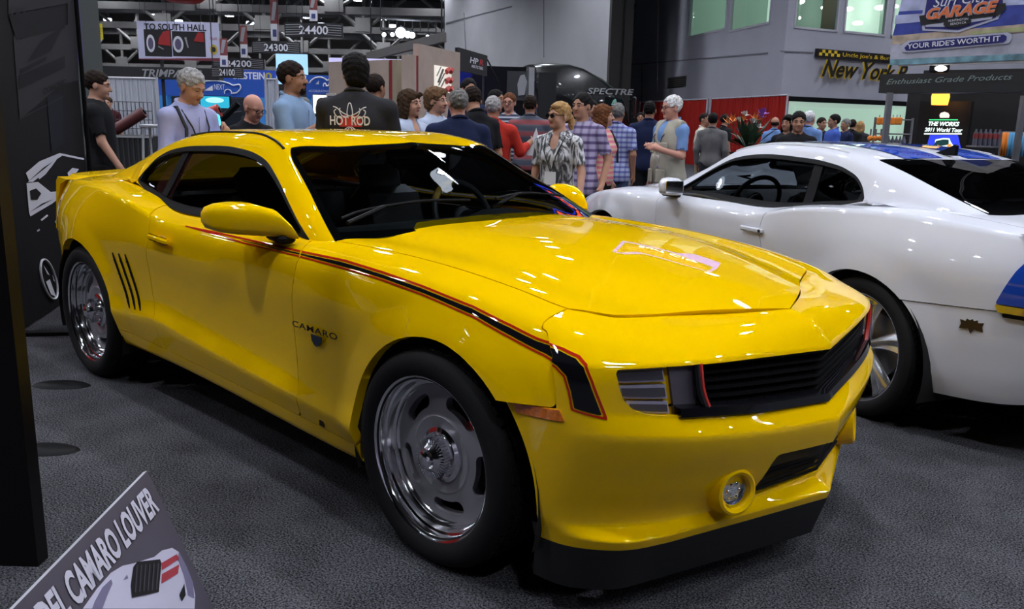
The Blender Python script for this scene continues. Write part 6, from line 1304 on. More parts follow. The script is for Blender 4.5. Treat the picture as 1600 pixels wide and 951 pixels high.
# sleeper cab: side profile extruded, roof fairing sloping to the windscreen
c0_, c1_ = aof(826), aof(992); L = c1_-c0_; zt = zpx(870, 98, gp(870, 30.6)); prof = [(0, 1.0), (0, zt*.985), (.12*L, zt), (.36*L, zt), (.50*L, zt*.965), (.70*L, zt*.86), (.86*L, zt*.74), (.90*L, zt*.69), (.955*L, zt*.55), (.975*L, 1.55), (L, 1.45), (L, .45), (.1*L, .45)]
pr_ = [p for a, b in zip(prof, prof[1:]+prof[:1]) for p in ([a, ((a[0]*2+b[0])/3, (a[1]*2+b[1])/3), ((a[0]+b[0]*2)/3, (a[1]+b[1]*2)/3)])]; n = len(pr_); V = []                     # rounded edges: the outline shrinks towards both flanks
for d_, e_ in ((0, .085), (.05, .045), (.18, .018), (.5, .004), (1.2, 0.), (1.9, .004), (2.22, .018), (2.35, .045), (2.4, .085)): V += [T(c0_+.5*L+(a-.5*L)*(1-e_*.6), d_, 1.8+(z-1.8)*(1-e_)) for a, z in pr_]
cab = mesh('cab', V, [list(range(n))]+[list(range(8*n, 9*n))[::-1]]+[[j_*n+i_, j_*n+(i_+1) % n, (j_+1)*n+(i_+1) % n, (j_+1)*n+i_][::-1] for j_ in range(8) for i_ in range(n)], GB, tk, sharp=50)
def side(nm, poly, m, off=-.02): return mesh(nm, [T(c0_+a*L, off, z*zt) for a, z in poly], [list(range(len(poly)))], m, cab, smooth=False)
side('sleeper_panel', [(.07, .40), (.24, .40), (.24, .90), (.07, .90)], col('cab_panel', (.02, .02, .022), .35)); side('chrome_strip', [(.02, .3), (.035, .3), (.035, .95), (.02, .95)], CHR)
side('side_window', [(.70, .48), (.90, .48), (.885, .66), (.72, .68)], mat('truck_glass', (.012, .018, .02), .1, coat=1.)); side('green_mark', [(.775, .60), (.79, .60), (.81, .65), (.795, .65)], mat('mark_green', (.3, .6, .5), .4), -.03); side('green_mark', [(.80, .61), (.835, .61), (.82, .66), (.805, .66)], mat('mark_green', (.3, .6, .5), .4), -.03)
text_mesh('lettering', 'SPECTRE', .20, col('letter_steel', (.32, .33, .35)), cab, T(c0_+.755*L, -.03, zt*.705), TXd, UP, depth=.02, bold=.02, sx=1.5, shear=.2)
MB().box(T(c0_+.98*L, -.25, 2.05), (.1, .3, .75), rotz(math.atan2(TXd[1], TXd[0])), bev=.03).build('wing_mirror', CHR, cab); MB().tube([T(c0_+.95*L, 0, 2.3), T(c0_+.98*L, -.25, 2.3)], .03, 6).build('mirror_arm', BLK, cab)
for a in (c0_+.18*L, c0_+.32*L, c0_+.86*L, 1.2, 2.4):
    q = T(a, .15, .5); MB().lathe([(0, -.14), (.28, -.14), (.32, -.10), (.5, -.10), (.5, .14)], 24, c=(0, 0, 0)); m_ = MB().lathe([(0, -.14), (.28, -.12), (.32, -.16), (.5, -.14), (.5, .14)], 24); Vw = np.array(m_.V)@np.stack([TXd, -TN, UP], 0)+q; mesh('truck_wheel', Vw, m_.F, TYR, tk)
# ------------------------------------------------------------------ product stand on the right
BD = 8.4
PGR = col('post_grey', (.13, .13, .145), .5)
# surf banner: printed cloth stretched on a frame
b = pboard('garage_banner', 1391, BD, 1640, BD-.9, -60, 103, col('banner_sand', (.52, .50, .50), .7, noise=.2, nscale=5), thick=.05, label='printed beach banner reading GARAGE and YOUR RIDES WORTH IT', cat='banner')
def bp_(u, v): return apx(b, u, v)
def reg(nm, pts, m, off, par=None): return b.patch(nm, [bp_(*q) for q in pts], m, off, parent=par)
SEA1 = col('print_sea_deep', (.04, .06, .32), .6, noise=.4, nscale=7); SEA2 = col('print_sea_pale', (.42, .45, .66), .6, noise=.3, nscale=6); GRS = col('print_dune_green', (.38, .40, .20), .7, noise=.3, nscale=9); SND = col('print_sand', (.45, .36, .28), .7, noise=.3, nscale=9); WAV = col('print_wave', (.40, .40, .48), .7, noise=.25, nscale=6); TEA = col('print_teal', (.16, .30, .36), .6, noise=.5, nscale=10)
reg('sky_print', [(1409, 0), (1640, -14), (1640, 12), (1405, 18)], SEA2, .006); reg('sea_print', [(1405, 18), (1640, 5), (1640, 34), (1395, 56)], SEA1, .007); reg('sea_print', [(1400, 24), (1460, 20), (1440, 34), (1398, 38)], SEA2, .009)
reg('dune_print', [(1395, 56), (1640, 34), (1640, 46), (1393, 70)], SND, .007); reg('dune_print', [(1515, 50), (1640, 38), (1640, 46), (1520, 54)], GRS, .009); reg('wave_print', [(1392, 72), (1640, 48), (1640, 84), (1391, 93)], WAV, .006); reg('teal_print', [(1391, 93), (1640, 82), (1640, 92), (1391, 102)], TEA, .008)
NVB = col('emblem_navy', (.02, .02, .16), .5); SIL = col('emblem_silver', (.45, .46, .58), .5)
reg('emblem_edge', [(1447, -6), (1570, -12), (1572, 8), (1560, 30), (1498, 51), (1442, 48), (1440, 30)], SIL, .012); sh_ = reg('emblem', [(1450, -6), (1567, -12), (1568, 8), (1556, 28), (1498, 47), (1446, 45), (1444, 30)], NVB, .014)
reg('emblem_band', [(1437, 25), (1572, 5), (1573, 14), (1560, 25), (1440, 40)], DKB, .018); reg('emblem_bevel', [(1447, 38), (1552, 26), (1550, 30), (1475, 42), (1447, 42)], SIL, .016)
reg('emblem_oval', [(1497+22*math.cos(t), 35.5+7.5*math.sin(t)-.12*22*math.cos(t)) for t in np.linspace(0, 2*math.pi, 25)[:-1][::-1]], DKB, .022)
def btext(t, u0, v0, u1, v1, hpx, m, off=.03, **k):
    """lettering along the image line (u0,v0)-(u1,v1) on the banner plane"""
    A_ = b.p(*bp_(u0, v0), 0); B_ = b.p(*bp_(u1, v1), 0); X_ = (B_-A_)/np.linalg.norm(B_-A_); Y_ = np.cross(b.N, X_); hh_ = hpx*BD/FPX
    o = text_mesh('lettering', t, hh_, m, b.o, A_, X_, Y_, depth=off, align='LEFT', **k); co = np.array([v.co for v in o.data.vertices]); al = (co-A_)@X_; f = np.linalg.norm(B_-A_)/al.max(); co += np.outer(al*(f-1), X_); o.data.vertices.foreach_set('co', co.ravel()); o.data.update(); return o
ORG = col('ink_orange', (.72, .17, .05), .5); btext('GARAGE', 1446, 31, 1561, 18, 14.5, SIL, .024, bold=.075, shear=.3); btext('GARAGE', 1446, 31, 1561, 18, 14.5, ORG, .03, bold=.03, shear=.3)
btext('Surf City', 1458, 12, 1545, 2, 13, TXW, .028, shear=.3); btext('HUNTINGTON', 1483, 35, 1514, 31.5, 3.2, TXW, .03); btext('BEACH CA', 1486, 40, 1511, 37, 3.2, TXW, .03)
pill = [(1416, 66), (1420, 63.5), (1575, 50.5), (1581, 54), (1582, 60), (1577, 68), (1430, 81.5), (1412, 82), (1408, 76), (1411, 69)]; reg('slogan_edge', pill[::-1], SIL, .014)
pi2 = [(1420, 68.5), (1424, 66), (1569, 54), (1574, 57), (1573, 63), (1568, 66.5), (1430, 78.5), (1417, 79), (1414, 75)]; reg('slogan_plate', pi2[::-1], NVB, .018); btext("YOUR RIDE'S WORTH IT", 1419, 76.5, 1564, 64, 7., TXW, .026, bold=.02)
cables(b.o, [b.p(.03, 1, -.03), b.p(.9, 1, -.03)], HZ)
# black lintel with script, posts, side walls
hd = pboard('lintel_sign', 1366, BD-.75, 1640, BD-1.65, 116, 145, col('lintel_black', (.014, .014, .015), .5), thick=.25, label='black lintel reading Enthusiast Grade Products', cat='sign')
def ltext(t, u0, v0, u1, v1, hpx, m, bb, **k):
    A_ = bb.p(*apx(bb, u0, v0), 0); B_ = bb.p(*apx(bb, u1, v1), 0); X_ = (B_-A_)/np.linalg.norm(B_-A_); o = text_mesh('lettering', t, hpx*BD/FPX, m, bb.o, A_, X_, np.cross(bb.N, X_), depth=.01, align='LEFT', **k); co = np.array([v.co for v in o.data.vertices]); al = (co-A_)@X_; co += np.outer(al*(np.linalg.norm(B_-A_)/al.max()-1), X_); o.data.vertices.foreach_set('co', co.ravel()); o.data.update()
ltext('Enthusiast Grade Products', 1384, 132, 1582, 124, 7., col('script_green_grey', (.22, .28, .25)), hd, shear=.35)
for u in (1384, 1592): A = gp(u, BD-.85); MB().box(A+UP*hd.z0/2, (.045, .045, hd.z0), rotz(YAW)).build('post', PGR, hd.o)
sp_ = MB().box(at(1468, 106, BD-.2), (.20, .12, .10), rotz(YAW), bev=.02).build('spot_lamp', BLK, hd.o); MB().ell(at(1470, 107, BD-.3), (.055, .055, .025), 12, 6).build('spot_lens', mat('spot_warm', (1, 1, 1), emit=(1, 1, .95), es=14.), hd.o)
bk = Board('stand_backwall', gp(1432, BD+1.2), gp(1640, BD+.4), 0, 2.10, col('stand_black', (.008, .008, .009), .6), .1, label='black back wall of the product stand', cat='display')
Board('stand_shelf_wall', gp(1412, BD+1.25), gp(1432, BD+1.2), 0, 2.02, col('stand_black', (.008, .008, .009), .6), .1, parent=bk.o)
tv = pboard('monitor', 1432, BD+.6, 1512, BD+.3, 158, 262, col('monitor_black', (.004, .004, .005), .4), thick=.12, label='dark monitor reading THE WORKS 2011 World Tour', cat='screen')
MB().box(gp(1472, BD+.5)+UP*.3, (.5, .5, .6), rotz(YAW)).build('plinth', BLK, tv.o); MB().tube([gp(1472, BD+.5)+UP*.6, gp(1472, BD+.5)+UP*tv.z0], .06, 8).build('stand', BLK, tv.o)
def mtext(t, u0, v0, u1, hpx, m, **k):
    A_ = tv.p(*apx(tv, u0, v0), 0); o = text_mesh('lettering', t, hpx*(BD+.4)/FPX, m, tv.o, A_, tv.X, UP, depth=.012, align='LEFT', **k); co = np.array([v.co for v in o.data.vertices]); al = (co-A_)@tv.X; L_ = np.linalg.norm(tv.p(*apx(tv, u1, v0), 0)-A_); co += np.outer(al*(L_/al.max()-1), tv.X); o.data.vertices.foreach_set('co', co.ravel()); o.data.update()
GLO = mat('screen_glow_white', (.8, 1, .95), emit=(.80, 1., .95), es=1.2); GRN = mat('screen_glow_green', (.1, .8, .3), emit=(.05, .8, .25), es=.9); SBL = mat('screen_glow_blue', (.03, .05, .7), emit=(.03, .06, .9), es=.8); SOR = mat('screen_glow_orange', (.9, .3, .05), emit=(1., .35, .05), es=.9)
def tp(nm, pts, m, off=.008): return tv.patch(nm, [apx(tv, *q) for q in pts], m, off)
mtext('THE WORKS', 1450, 196, 1499, 6., GLO, bold=.04, shear=.2); mtext('2011 World Tour', 1445, 205, 1504, 5.6, GLO, bold=.03, shear=.2)
tp('green_line', [(1452, 188), (1497, 188), (1497, 186.3), (1452, 186.3)], GRN); tp('white_line', [(1444, 210), (1503, 210), (1503, 208), (1444, 208)], GLO); tp('screen_badge', [(1469, 184), (1483, 184), (1484, 180), (1482, 176.5), (1476, 174.5), (1470, 176.5), (1468, 180)], mat('screen_cream', (.8, .75, .7), emit=(.9, .8, .7), es=.8))
tp('blue_beam', [(1442, 250), (1506, 250), (1497, 211), (1453, 211)], SBL, .006); tp('car_glow', [(1452, 240), (1460, 228), (1462, 218), (1474, 215.5), (1484, 216), (1486, 222), (1492, 230), (1488, 246), (1454, 246)][::-1], GLO, .010); tp('car_picture', [(1456, 232), (1463, 220), (1474, 217.5), (1483, 218), (1483, 226), (1470, 228), (1460, 236)][::-1], mat('screen_dark_teal', (.01, .05, .05), emit=(.01, .06, .06), es=.5), .013); tp('car_flame', [(1455, 236), (1466, 226), (1470, 230), (1460, 240)][::-1], SOR, .015); tp('car_flame', [(1480, 226), (1486, 224), (1489, 236), (1482, 240)][::-1], SOR, .015)
o = tag(MB().lathe([(.075, -.10), (.085, -.02), (.07, .06), (.08, .12)], 18, axis='Z', c=at(1470, 148, BD+.1)).build('orange_lamp', mat('lamp_orange', (.9, .35, .05), emit=(1., .42, .05), es=2.0)), 'glowing orange lamp shade under the black lintel', 'lamp'); MB().tube([at(1470, 148, BD+.1)+UP*.10, at(1470, 148, BD+.1)*[1, 1, 0]+UP*hd.z0], .02, 6).build('rod', BLK, o)
# hanging packs, bottles, towels and wheel brushes
ORP = col('pack_orange', (.75, .22, .02), .7); CYA = col('towel_blue', (.10, .35, .60), .8); BOT = col('bottle_blue_grey', (.10, .10, .14), .4); LBR = col('label_red', (.30, .05, .05), .5)
RKd = BD+.05
rack = empty('product_rack', gp(1395, RKd), 0, 'grey wire rack with orange packs beside the stand post', 'rack'); iv = np.array(rack.location)
for u in (1366, 1424): MB().tube([gp(u, RKd)-iv, gp(u, RKd)-iv+UP*1.56], .012, 6).build('upright', PGR, rack)
for z in (1.24, 1.40, 1.54): MB().tube([gp(1366, RKd)-iv+UP*z, gp(1424, RKd)-iv+UP*z], .008, 6).build('rail', PGR, rack)
for z in (1.22,): MB().box((gp(1366, RKd)+gp(1424, RKd))/2-iv+UP*z, (np.linalg.norm(gp(1366, RKd)-gp(1424, RKd)), .18, .02), rotz(YAW-math.pi/2)).build('shelf', PGR, rack)
for k, u in enumerate((1372, 1379, 1385, 1393, 1399, 1404)):
    P = gp(u, RKd-.05); z = zpx(u, 189, P); o = MB().box(P+UP*z, (.045, .03, .072), rotz(YAW-math.pi/2), bev=.008).build('orange_pack', ORP); tag(o, 'bright orange pack, number %s of the row on the wire rack' % ('one two three four five six'.split()[k]), 'pack', 'orange packs on the rack'); MB().tube([P+UP*(z+.03), P+UP*(z+.06)], .004, 4).build('hook', PGR, o)
for k, u in enumerate((1361, 1369, 1377)):
    P = gp(u, RKd-.12); z = zpx(u, 216, P); o = MB().ell(P+UP*z, (.028, .03, .028), 10, 8).build('sponge', ORP); tag(o, ('left', 'middle', 'right')[k]+' orange sponge below the hanging packs', 'sponge', 'orange sponges'); MB().tube([P+UP*(z+.02), P+UP*(z+.09)], .008, 6).build('sponge_handle', PGR, o)
for k, u in enumerate((1384, 1390, 1396, 1402, 1408, 1414)):
    P = gp(u, RKd); z = 1.23; o = MB().lathe([(0, 0), (.020, 0), (.020, .075), (.008, .10), (.008, .12), (0, .12)], 12, axis='Z', c=P+UP*(z+.03)).build('spray_bottle', BOT); tag(o, 'dark spray bottle on the wire rack, %s from the left' % ('first second third fourth fifth sixth'.split()[k]), 'bottle', 'spray bottles on the wire rack'); MB().lathe([(.021, .02), (.021, .06)], 12, axis='Z', c=P+UP*z).build('label_band', LBR, o)
sh2 = empty('bottle_shelf', gp(1545, BD+.1), 0, 'grey shelf of dark bottles right of the monitor', 'shelf'); iv = np.array(sh2.location); A, B = gp(1520, BD+.1)-iv, gp(1568, BD+.1)-iv; zs_ = zpx(1545, 229, gp(1545, BD+.1))
MB().box((A+B)/2+UP*zs_, (np.linalg.norm(A-B), .2, .015), rotz(YAW-math.pi/2)).build('shelf_board', PGR, sh2)
for Q in (A+(B-A)*.3, A+(B-A)*.75): MB().tube([Q, Q+UP*zs_], .015, 6).build('leg', PGR, sh2)
for k, u in enumerate((1525, 1532, 1540, 1547, 1555, 1562)):
    P = gp(u, BD+.1); o = MB().lathe([(0, 0), (.022, 0), (.022, .12), (.009, .145), (.009, .165), (0, .165)], 12, axis='Z', c=P+UP*(zs_+.008)).build('spray_bottle', BOT); tag(o, 'dark bottle on the grey shelf right of the monitor, %s from the left' % ('first second third fourth fifth sixth'.split()[k]), 'bottle', 'bottles on the grey shelf'); MB().lathe([(.023, .07), (.023, .12)], 12, axis='Z', c=P+UP*(zs_+.008)).build('label_band', LBR, o)
rl_ = empty('towel_rail', gp(1592, BD-.4), 0, 'rail with hanging cloths at the right edge', 'rail'); iv = np.array(rl_.location)
for u in (1566, 1622): MB().tube([gp(u, BD-.4)-iv, gp(u, BD-.4)-iv+UP*1.45], .012, 6).build('upright', PGR, rl_)
zr = zpx(1590, 207, gp(1590, BD-.4)); MB().tube([gp(1566, BD-.4)-iv+UP*zr, gp(1622, BD-.4)-iv+UP*zr], .01, 6).build('rail', PGR, rl_)
for k, (u0, u1, m, lab) in enumerate(((1568, 1575, ORP, 'orange cloth hanging on the rail'), (1576, 1584, CYA, 'blue cloth next to the orange cloth'), (1585, 1592, CYA, 'blue cloth in front of the right stand post'), (1593, 1602, CYA, 'blue cloth at the right picture edge'))):
    A = gp(u0, BD-.43); B = gp(u1, BD-.43); V = []
    for i in range(7):
        Q = A+(B-A)*i/6+fx*(.012*math.sin(i*1.9))
        V += [Q+UP*zr, Q+UP*(zr-.22)]
    o = mesh('hanging_cloth', V, [[2*i, 2*i+1, 2*i+3, 2*i+2] for i in range(6)], m); tag(o, lab, 'cloth', 'hanging cloths'); md = o.modifiers.new('thick', 'SOLIDIFY'); md.thickness = .008
pz = pboard('wall_poster', 1533, BD+.9, 1562, BD+.85, 168, 206, col('poster_blue_grey', (.12, .14, .22), .6), thick=.03, label='poster with white arc on the black back wall', cat='poster'); arc = [(.1+.75*(1-math.cos(t))/1., .95-.9*(1-math.sin(t))*0-.80*(1-math.cos(t))) for t in np.linspace(0, 1.5, 10)]
pz.patch('white_arc', [(.05, .98), (.45, .92), (.75, .70), (.95, .30), (.85, .28), (.62, .60), (.38, .76), (.05, .84)][::-1], TXW, .01); pz.patch('brown_shape', [(.35, .1), (.9, .1), (.85, .42), (.6, .52), (.42, .36)], col('poster_brown', (.10, .085, .06)), .012)
# ------------------------------------------------------------------ flower arrangement before the red drape
FD = 14.2; fl = empty('flower_arrangement', gp(1172, FD), 0, 'large flower arrangement with orange and purple blooms before the red drape', 'flowers'); iv = np.array(fl.location)
MB().lathe([(.25, 0), (.30, .05), (.12, .3), (.12, .55), (.30, 1.0), (.33, 1.02)], 24, axis='Z').build('vase', BLK, fl)
LEF = col('leaf_green', (.03, .06, .025), .6, noise=.3, nscale=20); rr = np.random.RandomState(5)
for k in range(70):
    a = rr.rand()*6.28; e = .15+rr.rand()*1.25; L_ = .25+.35*rr.rand(); d = np.array([math.cos(a)*math.cos(e), math.sin(a)*math.cos(e), math.sin(e)]); s_ = np.cross(d, UP); s_ /= np.linalg.norm(s_); c_ = np.array([0, 0, 1.05])+d*.12; w = .03+.03*rr.rand(); tp_ = c_+d*L_-UP*.08*rr.rand()
    mesh('leaf', [c_, c_+d*L_*.5+s_*w+UP*.02, tp_, c_+d*L_*.5-s_*w+UP*.02], [[0, 1, 2, 3]], LEF, fl)
def bloom(nm, u, v, r, m, n=7, long=1.):
    P = at(u, v, FD)-iv
    for i in range(n):
        a = i*2.399; e = .2+1.1*((i*.37) % 1); d = np.array([math.cos(a)*math.cos(e), math.sin(a)*math.cos(e), math.sin(e)]); s_ = np.cross(d, UP); s_ /= np.linalg.norm(s_); w = r*.35/long
        mesh(nm, [P, P+d*r*.6+s_*w, P+d*r*long, P+d*r*.6-s_*w], [[0, 1, 2, 3]], m, fl)
    MB().tube([np.array([0, 0, 1.02]), P], .008, 5).build('stem', LEF, fl)
PUR = col('petal_purple', (.30, .10, .45), .6); OPT = col('petal_orange', (.70, .20, .03), .6); WPT = col('petal_white', (.6, .6, .55), .6)
for u, v, r, m, n, lg in ((1145, 190, .11, OPT, 7, 1.5), (1138, 193, .10, OPT, 5, 1.5), (1181, 188, .11, OPT, 6, 1.5), (1192, 179, .13, PUR, 12, 1.), (1190, 184, .10, PUR, 9, 1.), (1160, 209, .13, PUR, 11, 1.), (1158, 206, .10, PUR, 9, 1.), (1164, 181, .10, WPT, 9, 1.), (1162, 188, .09, OPT, 8, 1.), (1155, 190, .10, WPT, 8, 1.), (1177, 192, .10, WPT, 8, 1.), (1186, 200, .09, WPT, 7, 1.)): bloom('petal', u, v, r, m, n, lg)
# ------------------------------------------------------------------ left foreground: banners, pillar, placard
P0 = np.array([-4.05, -.93, 0]); dr = np.array([-.82, .57, 0]); dr /= np.linalg.norm(dr)
def along(P0, dr, u):                                      # point of the ground line seen in column u (at eye level)
    q = ray(u, vh(u)); A = np.array([[dr[0], -q[0]], [dr[1], -q[1]]]); s_, t_ = np.linalg.solve(A, CAM[:2]-P0[:2]); return P0+dr*s_
P1 = along(P0, dr, 127)
VIN = col('vinyl_black', (.006, .006, .007), .6, spec=.15); VGR = col('vinyl_grey', (.028, .026, .032), .6, spec=.15); VGD = col('vinyl_dark', (.009, .009, .011), .6, spec=.15); VWH = col('vinyl_white', (.62, .62, .70), .5)
b = Board('vinyl_banner', P0, P1, .02, 3.2, VIN, .05, label='tall black vinyl banner with white car graphic behind the yellow tail', cat='banner')
def bq(nm, pts, m, off=.004): return b.patch(nm, [apx(b, *q) for q in pts][::-1], m, off)
bq('grey_field', [(12, 0), (118, -4), (122, 125), (95, 132), (30, 186), (20, 60), (26, 40), (30, 62), (105, 38), (105, 5), (12, 22)], VGR)
bq('dark_bar', [(24, 62), (100, 44), (100, 8), (12, 24)], VGD, .007); bq('dark_wedge', [(40, 98), (62, 64), (98, 40), (78, 80)], VGD, .007); bq('dark_bar', [(28, 118), (100, 87), (100, 106), (28, 140)], VGD, .007); bq('dark_bar', [(30, 108), (72, 88), (70, 94), (30, 116)], VGD, .007); bq('pale_line', [(30, 184), (97, 150), (97, 152), (30, 186)], VGR, .008)
def banner_text(t, u0, v0, u1, v1, hpx, m, d):
    A_ = b.p(*apx(b, u0, v0), 0); B_ = b.p(*apx(b, u1, v1), 0); X_ = (B_-A_)/np.linalg.norm(B_-A_); o = text_mesh('lettering', t, hpx*d/FPX, m, b.o, A_, X_, np.cross(b.N, X_), depth=.010, align='LEFT', bold=.02, shear=.2); co = np.array([v.co for v in o.data.vertices]); al = (co-A_)@X_; co += np.outer(al*(np.linalg.norm(B_-A_)/al.max()-1), X_); o.data.vertices.foreach_set('co', co.ravel()); o.data.update()
banner_text('HPP', 14, 25, 42, 19, 9, VGR, 5.8); banner_text('CONCEPT', 65, 148, 101, 131, 8, VIN, 6.2)
bq('painted_blue_sheen', [(72, 150), (96, 146), (98, 222), (80, 238)], col('vinyl_sheen', (.010, .011, .018), .6, spec=.15), .004)  # sheen on the vinyl painted as a flat blue-grey patch
bq('white_car_roof', [(39, 270), (60, 252), (92, 239), (130, 247), (130, 250), (96, 243), (66, 262), (44, 282)], VWH, .006); bq('white_car_glass', [(42, 284), (70, 262), (90, 245), (78, 262), (50, 284)], VWH, .006); bq('white_car_panel', [(104, 270), (112, 262), (122, 264), (118, 270), (106, 276)], VWH, .006); bq('white_car_panel', [(58, 276), (72, 264), (76, 264), (70, 272), (60, 280)], VWH, .006)
bq('white_car_bumper', [(40, 286), (58, 284), (78, 300), (92, 298), (84, 310), (64, 318), (44, 332)], VWH, .006); bq('white_car_trim', [(44, 332), (80, 312), (96, 298), (98, 304), (80, 318), (46, 338)], VWH, .006); bq('dark_lamp', [(44, 298), (54, 294), (62, 302), (56, 312), (46, 312)], VIN, .010)
for pts in ([(62, 343), (72, 335), (74, 337), (64, 345)], [(56, 360), (60, 357), (61, 360), (57, 362)], [(84, 346), (88, 342), (90, 345), (86, 349)]): bq('white_glint', pts, VWH, .006)
ci = [(60+6+9*math.cos(t)+.45*9*math.sin(t), 436+30*math.sin(t)) for t in np.linspace(0, 2*math.pi, 28)[:-1]]
MB().tube([b.p(*apx(b, 74+11*math.cos(t)+8*math.sin(t), 436+31*math.sin(t)), .012) for t in np.linspace(0, 2*math.pi, 30)[:-1]], .008, 5, closed=True).build('wheel_ring', VWH, b.o)
for pts in ([(70, 440), (76, 436), (84, 458), (86, 464), (78, 460)], [(66, 414), (70, 420), (76, 430), (72, 428)], [(80, 428), (84, 440), (82, 438)]): bq('wheel_spoke', pts, VWH, .008)
bq('white_car_sill', [(92, 462), (104, 448), (103, 456), (98, 468)], VWH, .006)
for P, m, w_ in ((P0, FRM, .03), (P1, BLK, .03)): MB().tube([P+b.N*.03, P+b.N*.03+UP*3.25], w_*.6, 8).build('pole', m, b.o)
for P in (P0, P1): MB().box(P+b.N*.1+UP*.012, (.5, .08, .024), rotz(math.atan2(b.N[1], b.N[0]))).build('foot', BLK, b.o)
rp_ = Board('red_post', P0+np.array([.12, -.20, 0]), P0+np.array([.07, -.10, 0]), 0, 2.6, col('post_red', (.10, .008, .008), .5), .06, label='narrow red panel beside the black vinyl banner', cat='panel')
# near black panel at the picture's left edge, with flat feet
NA = np.array([-.84, -1.82, 0]); LFT = -np.array([rx[0], rx[1], 0]); NB = NA+LFT*1.25
nb = Board('display_board', NB, NA, .0, 2.9, col('panel_gloss_black', (.004, .0035, .004), .35, spec=.25), .06, label='glossy black display panel filling the left picture edge', cat='panel')
for (u, v, lab) in ((96, 602, 'thin dark flat foot plate on the carpet nearest the rear wheel'), (68, 703, 'thin dark flat foot plate on the carpet by the black panel')):
    P = on_z(u, v, 0); tag(MB().lathe([(0, .012), (.10, .012), (.12, .0)], 28, axis='Z', c=(0, 0, 0)).build('foot_plate', BLK), lab, 'plate', 'foot plates'); o = bpy.data.objects[-1] if False else [x for x in bpy.data.objects if x.name.startswith('foot_plate')][-1]; o.location = (P[0], P[1], 0); o.scale = (1.3, .6, 1); o.rotation_euler = (0, 0, YAW-math.pi/2)
# pillar with lilac cloth behind the man in black
pl_ = Board('trim_5', gp(128, 8.6), gp(166, 8.9), 0, HZ, col('pillar_green_grey', (.075, .085, .085), .8), .5); tag(pl_.o, kind='structure')
lc = pboard('lilac_cloth', 116, 7.6, 138, 7.7, -40, 97, col('cloth_lilac', (.10, .09, .22), .8), thick=.02, label='dim lilac cloth hanging beside the tall black banner', cat='cloth'); 
cables(lc.o, [lc.p(.2, 1), lc.p(.8, 1)], HZ)
# folding stool and camera bag behind the yellow tail
sp0 = gp(243, 7.6); so = empty('folding_stool', sp0, YAW, 'pale folding step stool behind the yellow roof', 'stool')
zt_ = zpx(243, 197, sp0); 
for sgx in (1, -1):
    for sgy in (1, -1): MB().tube([(.16*sgx, .13*sgy, 0), (.07*sgx, .09*sgy, zt_)], .012, 6).build('leg', col('stool_pale', (.45, .46, .50), .5), so)
MB().box((0, 0, zt_), (.18, .24, .03), bev=.008).build('step', col('stool_pale', (.45, .46, .50), .5), so); MB().box((.05, 0, zt_*.72), (.14, .24, .03), bev=.008).build('step', col('stool_pale', (.45, .46, .50), .5), so)
# louvre placard leaning in the foreground
C_ = np.array(hit3 := on_z(230, 735, .5)); PL = on_z(20, 951, .5); X_ = C_-PL; X_ /= np.linalg.norm(X_); Q_ = on_z(330, 951, .1); Y_ = C_-Q_; Y_ -= X_*(Y_@X_); Y_ /= np.linalg.norm(Y_); N_ = np.cross(X_, Y_); Wd, Hd_ = .98, .5/Y_[2]-.01
PLM = col('placard_violet_grey', (.085, .075, .10), .55, noise=.12, nscale=2); o0 = C_-X_*Wd
pc = mesh('product_placard', [o0-Y_*Hd_, C_-Y_*Hd_, C_, o0, o0-Y_*Hd_-N_*.012, C_-Y_*Hd_-N_*.012, C_-N_*.012, o0-N_*.012], [[0, 1, 2, 3], [5, 4, 7, 6], [3, 2, 6, 7], [1, 5, 6, 2], [4, 0, 3, 7], [4, 5, 1, 0]], [PLM, col('placard_edge', (.45, .45, .50))], smooth=False, mi=[0, 0, 1, 1, 1, 1]); tag(pc, 'violet-grey placard reading CAMARO LOUVER in the lower left corner', 'placard')
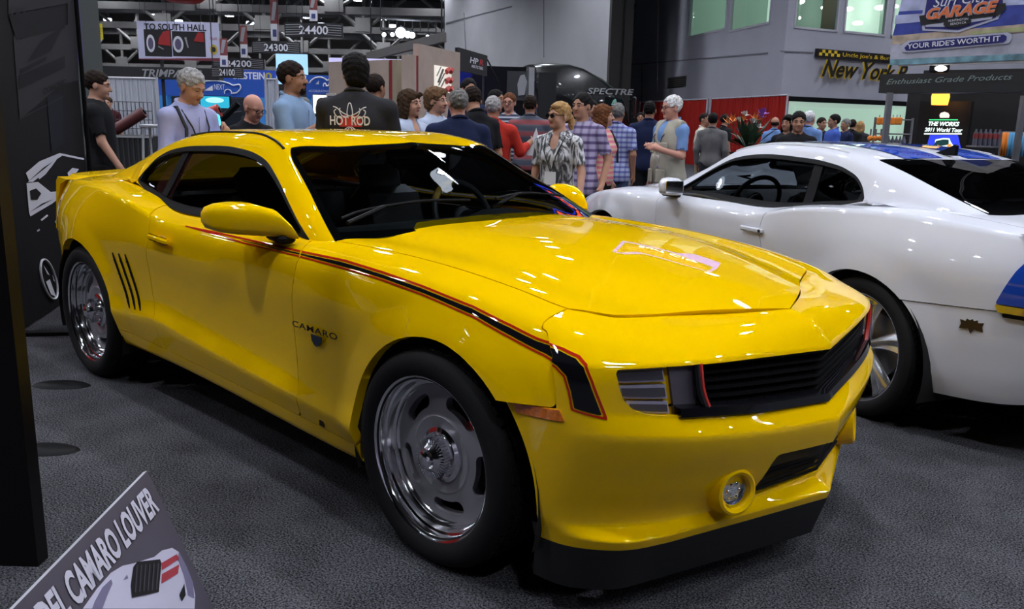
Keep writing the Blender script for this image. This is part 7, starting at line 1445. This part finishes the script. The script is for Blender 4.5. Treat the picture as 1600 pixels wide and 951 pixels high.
MB().tube([o0-Y_*.1-N_*.02+X_*.5, (o0+X_*.5-N_*.30)*[1, 1, 0]], .01, 6).build('prop', DKM, pc)
text_mesh('lettering_shadow', 'MODEL CAMARO LOUVER', .070, col('placard_shadow', (.03, .026, .036)), pc, C_-X_*.035-Y_*.103+X_*.004, X_, Y_, depth=.0015, bold=.035, sx=.55, align='RIGHT'); text_mesh('lettering', 'MODEL CAMARO LOUVER', .070, col('placard_white', (.62, .60, .72)), pc, C_-X_*.038-Y_*.100, X_, Y_, depth=.003, bold=.035, sx=.55, align='RIGHT')
def plq(nm, pts, m, off):
    V = []
    for u, v in pts: q = ray(u, v); t = ((C_-CAM)@N_)/(q@N_); V.append(CAM+q*t+N_*off)
    return mesh(nm, V, [list(range(len(V)))[::-1]], m, pc, smooth=False)
CW = col('print_car_white', (.60, .58, .74)); CWD = col('print_car_shade', (.20, .18, .30)); 
plq('car_print', [(128, 951), (150, 920), (172, 895), (190, 884), (208, 880), (240, 870), (252, 860), (268, 856), (278, 862), (290, 885), (300, 910), (304, 930), (303, 951)], CW, .002)
plq('car_window_print', [(146, 940), (158, 918), (172, 905), (174, 912), (166, 930), (158, 951), (142, 951)], CWD, .003); plq('car_shade_print', [(278, 862), (290, 885), (300, 910), (302, 935), (292, 930), (286, 900), (276, 872)], CWD, .003)
plq('louvre_print', [(206, 886), (212, 878), (248, 874), (250, 880), (246, 925), (204, 934), (202, 915)], col('print_black', (.012, .011, .014)), .004)
for k in range(6): u = 209+k*6.6; plq('louvre_slat_print', [(u+1, 884-k*.6), (u+3, 884-k*.6), (u, 926-k*.8), (u-2, 926-k*.8)], col('print_slat', (.06, .055, .07)), .006)
RDP = col('print_red_stripe', (.42, .05, .07)); plq('red_stripe_print', [(250, 880), (274, 866), (278, 873), (251, 891)], RDP, .004); plq('red_stripe_print', [(251, 897), (278, 882), (276, 896), (250, 912)], RDP, .004); plq('lamp_print', [(278, 930), (286, 912), (288, 930), (282, 940)], col('print_black', (.012, .011, .014)), .004); plq('vent_print', [(190, 907), (196, 898), (198, 904)], CWD, .004)
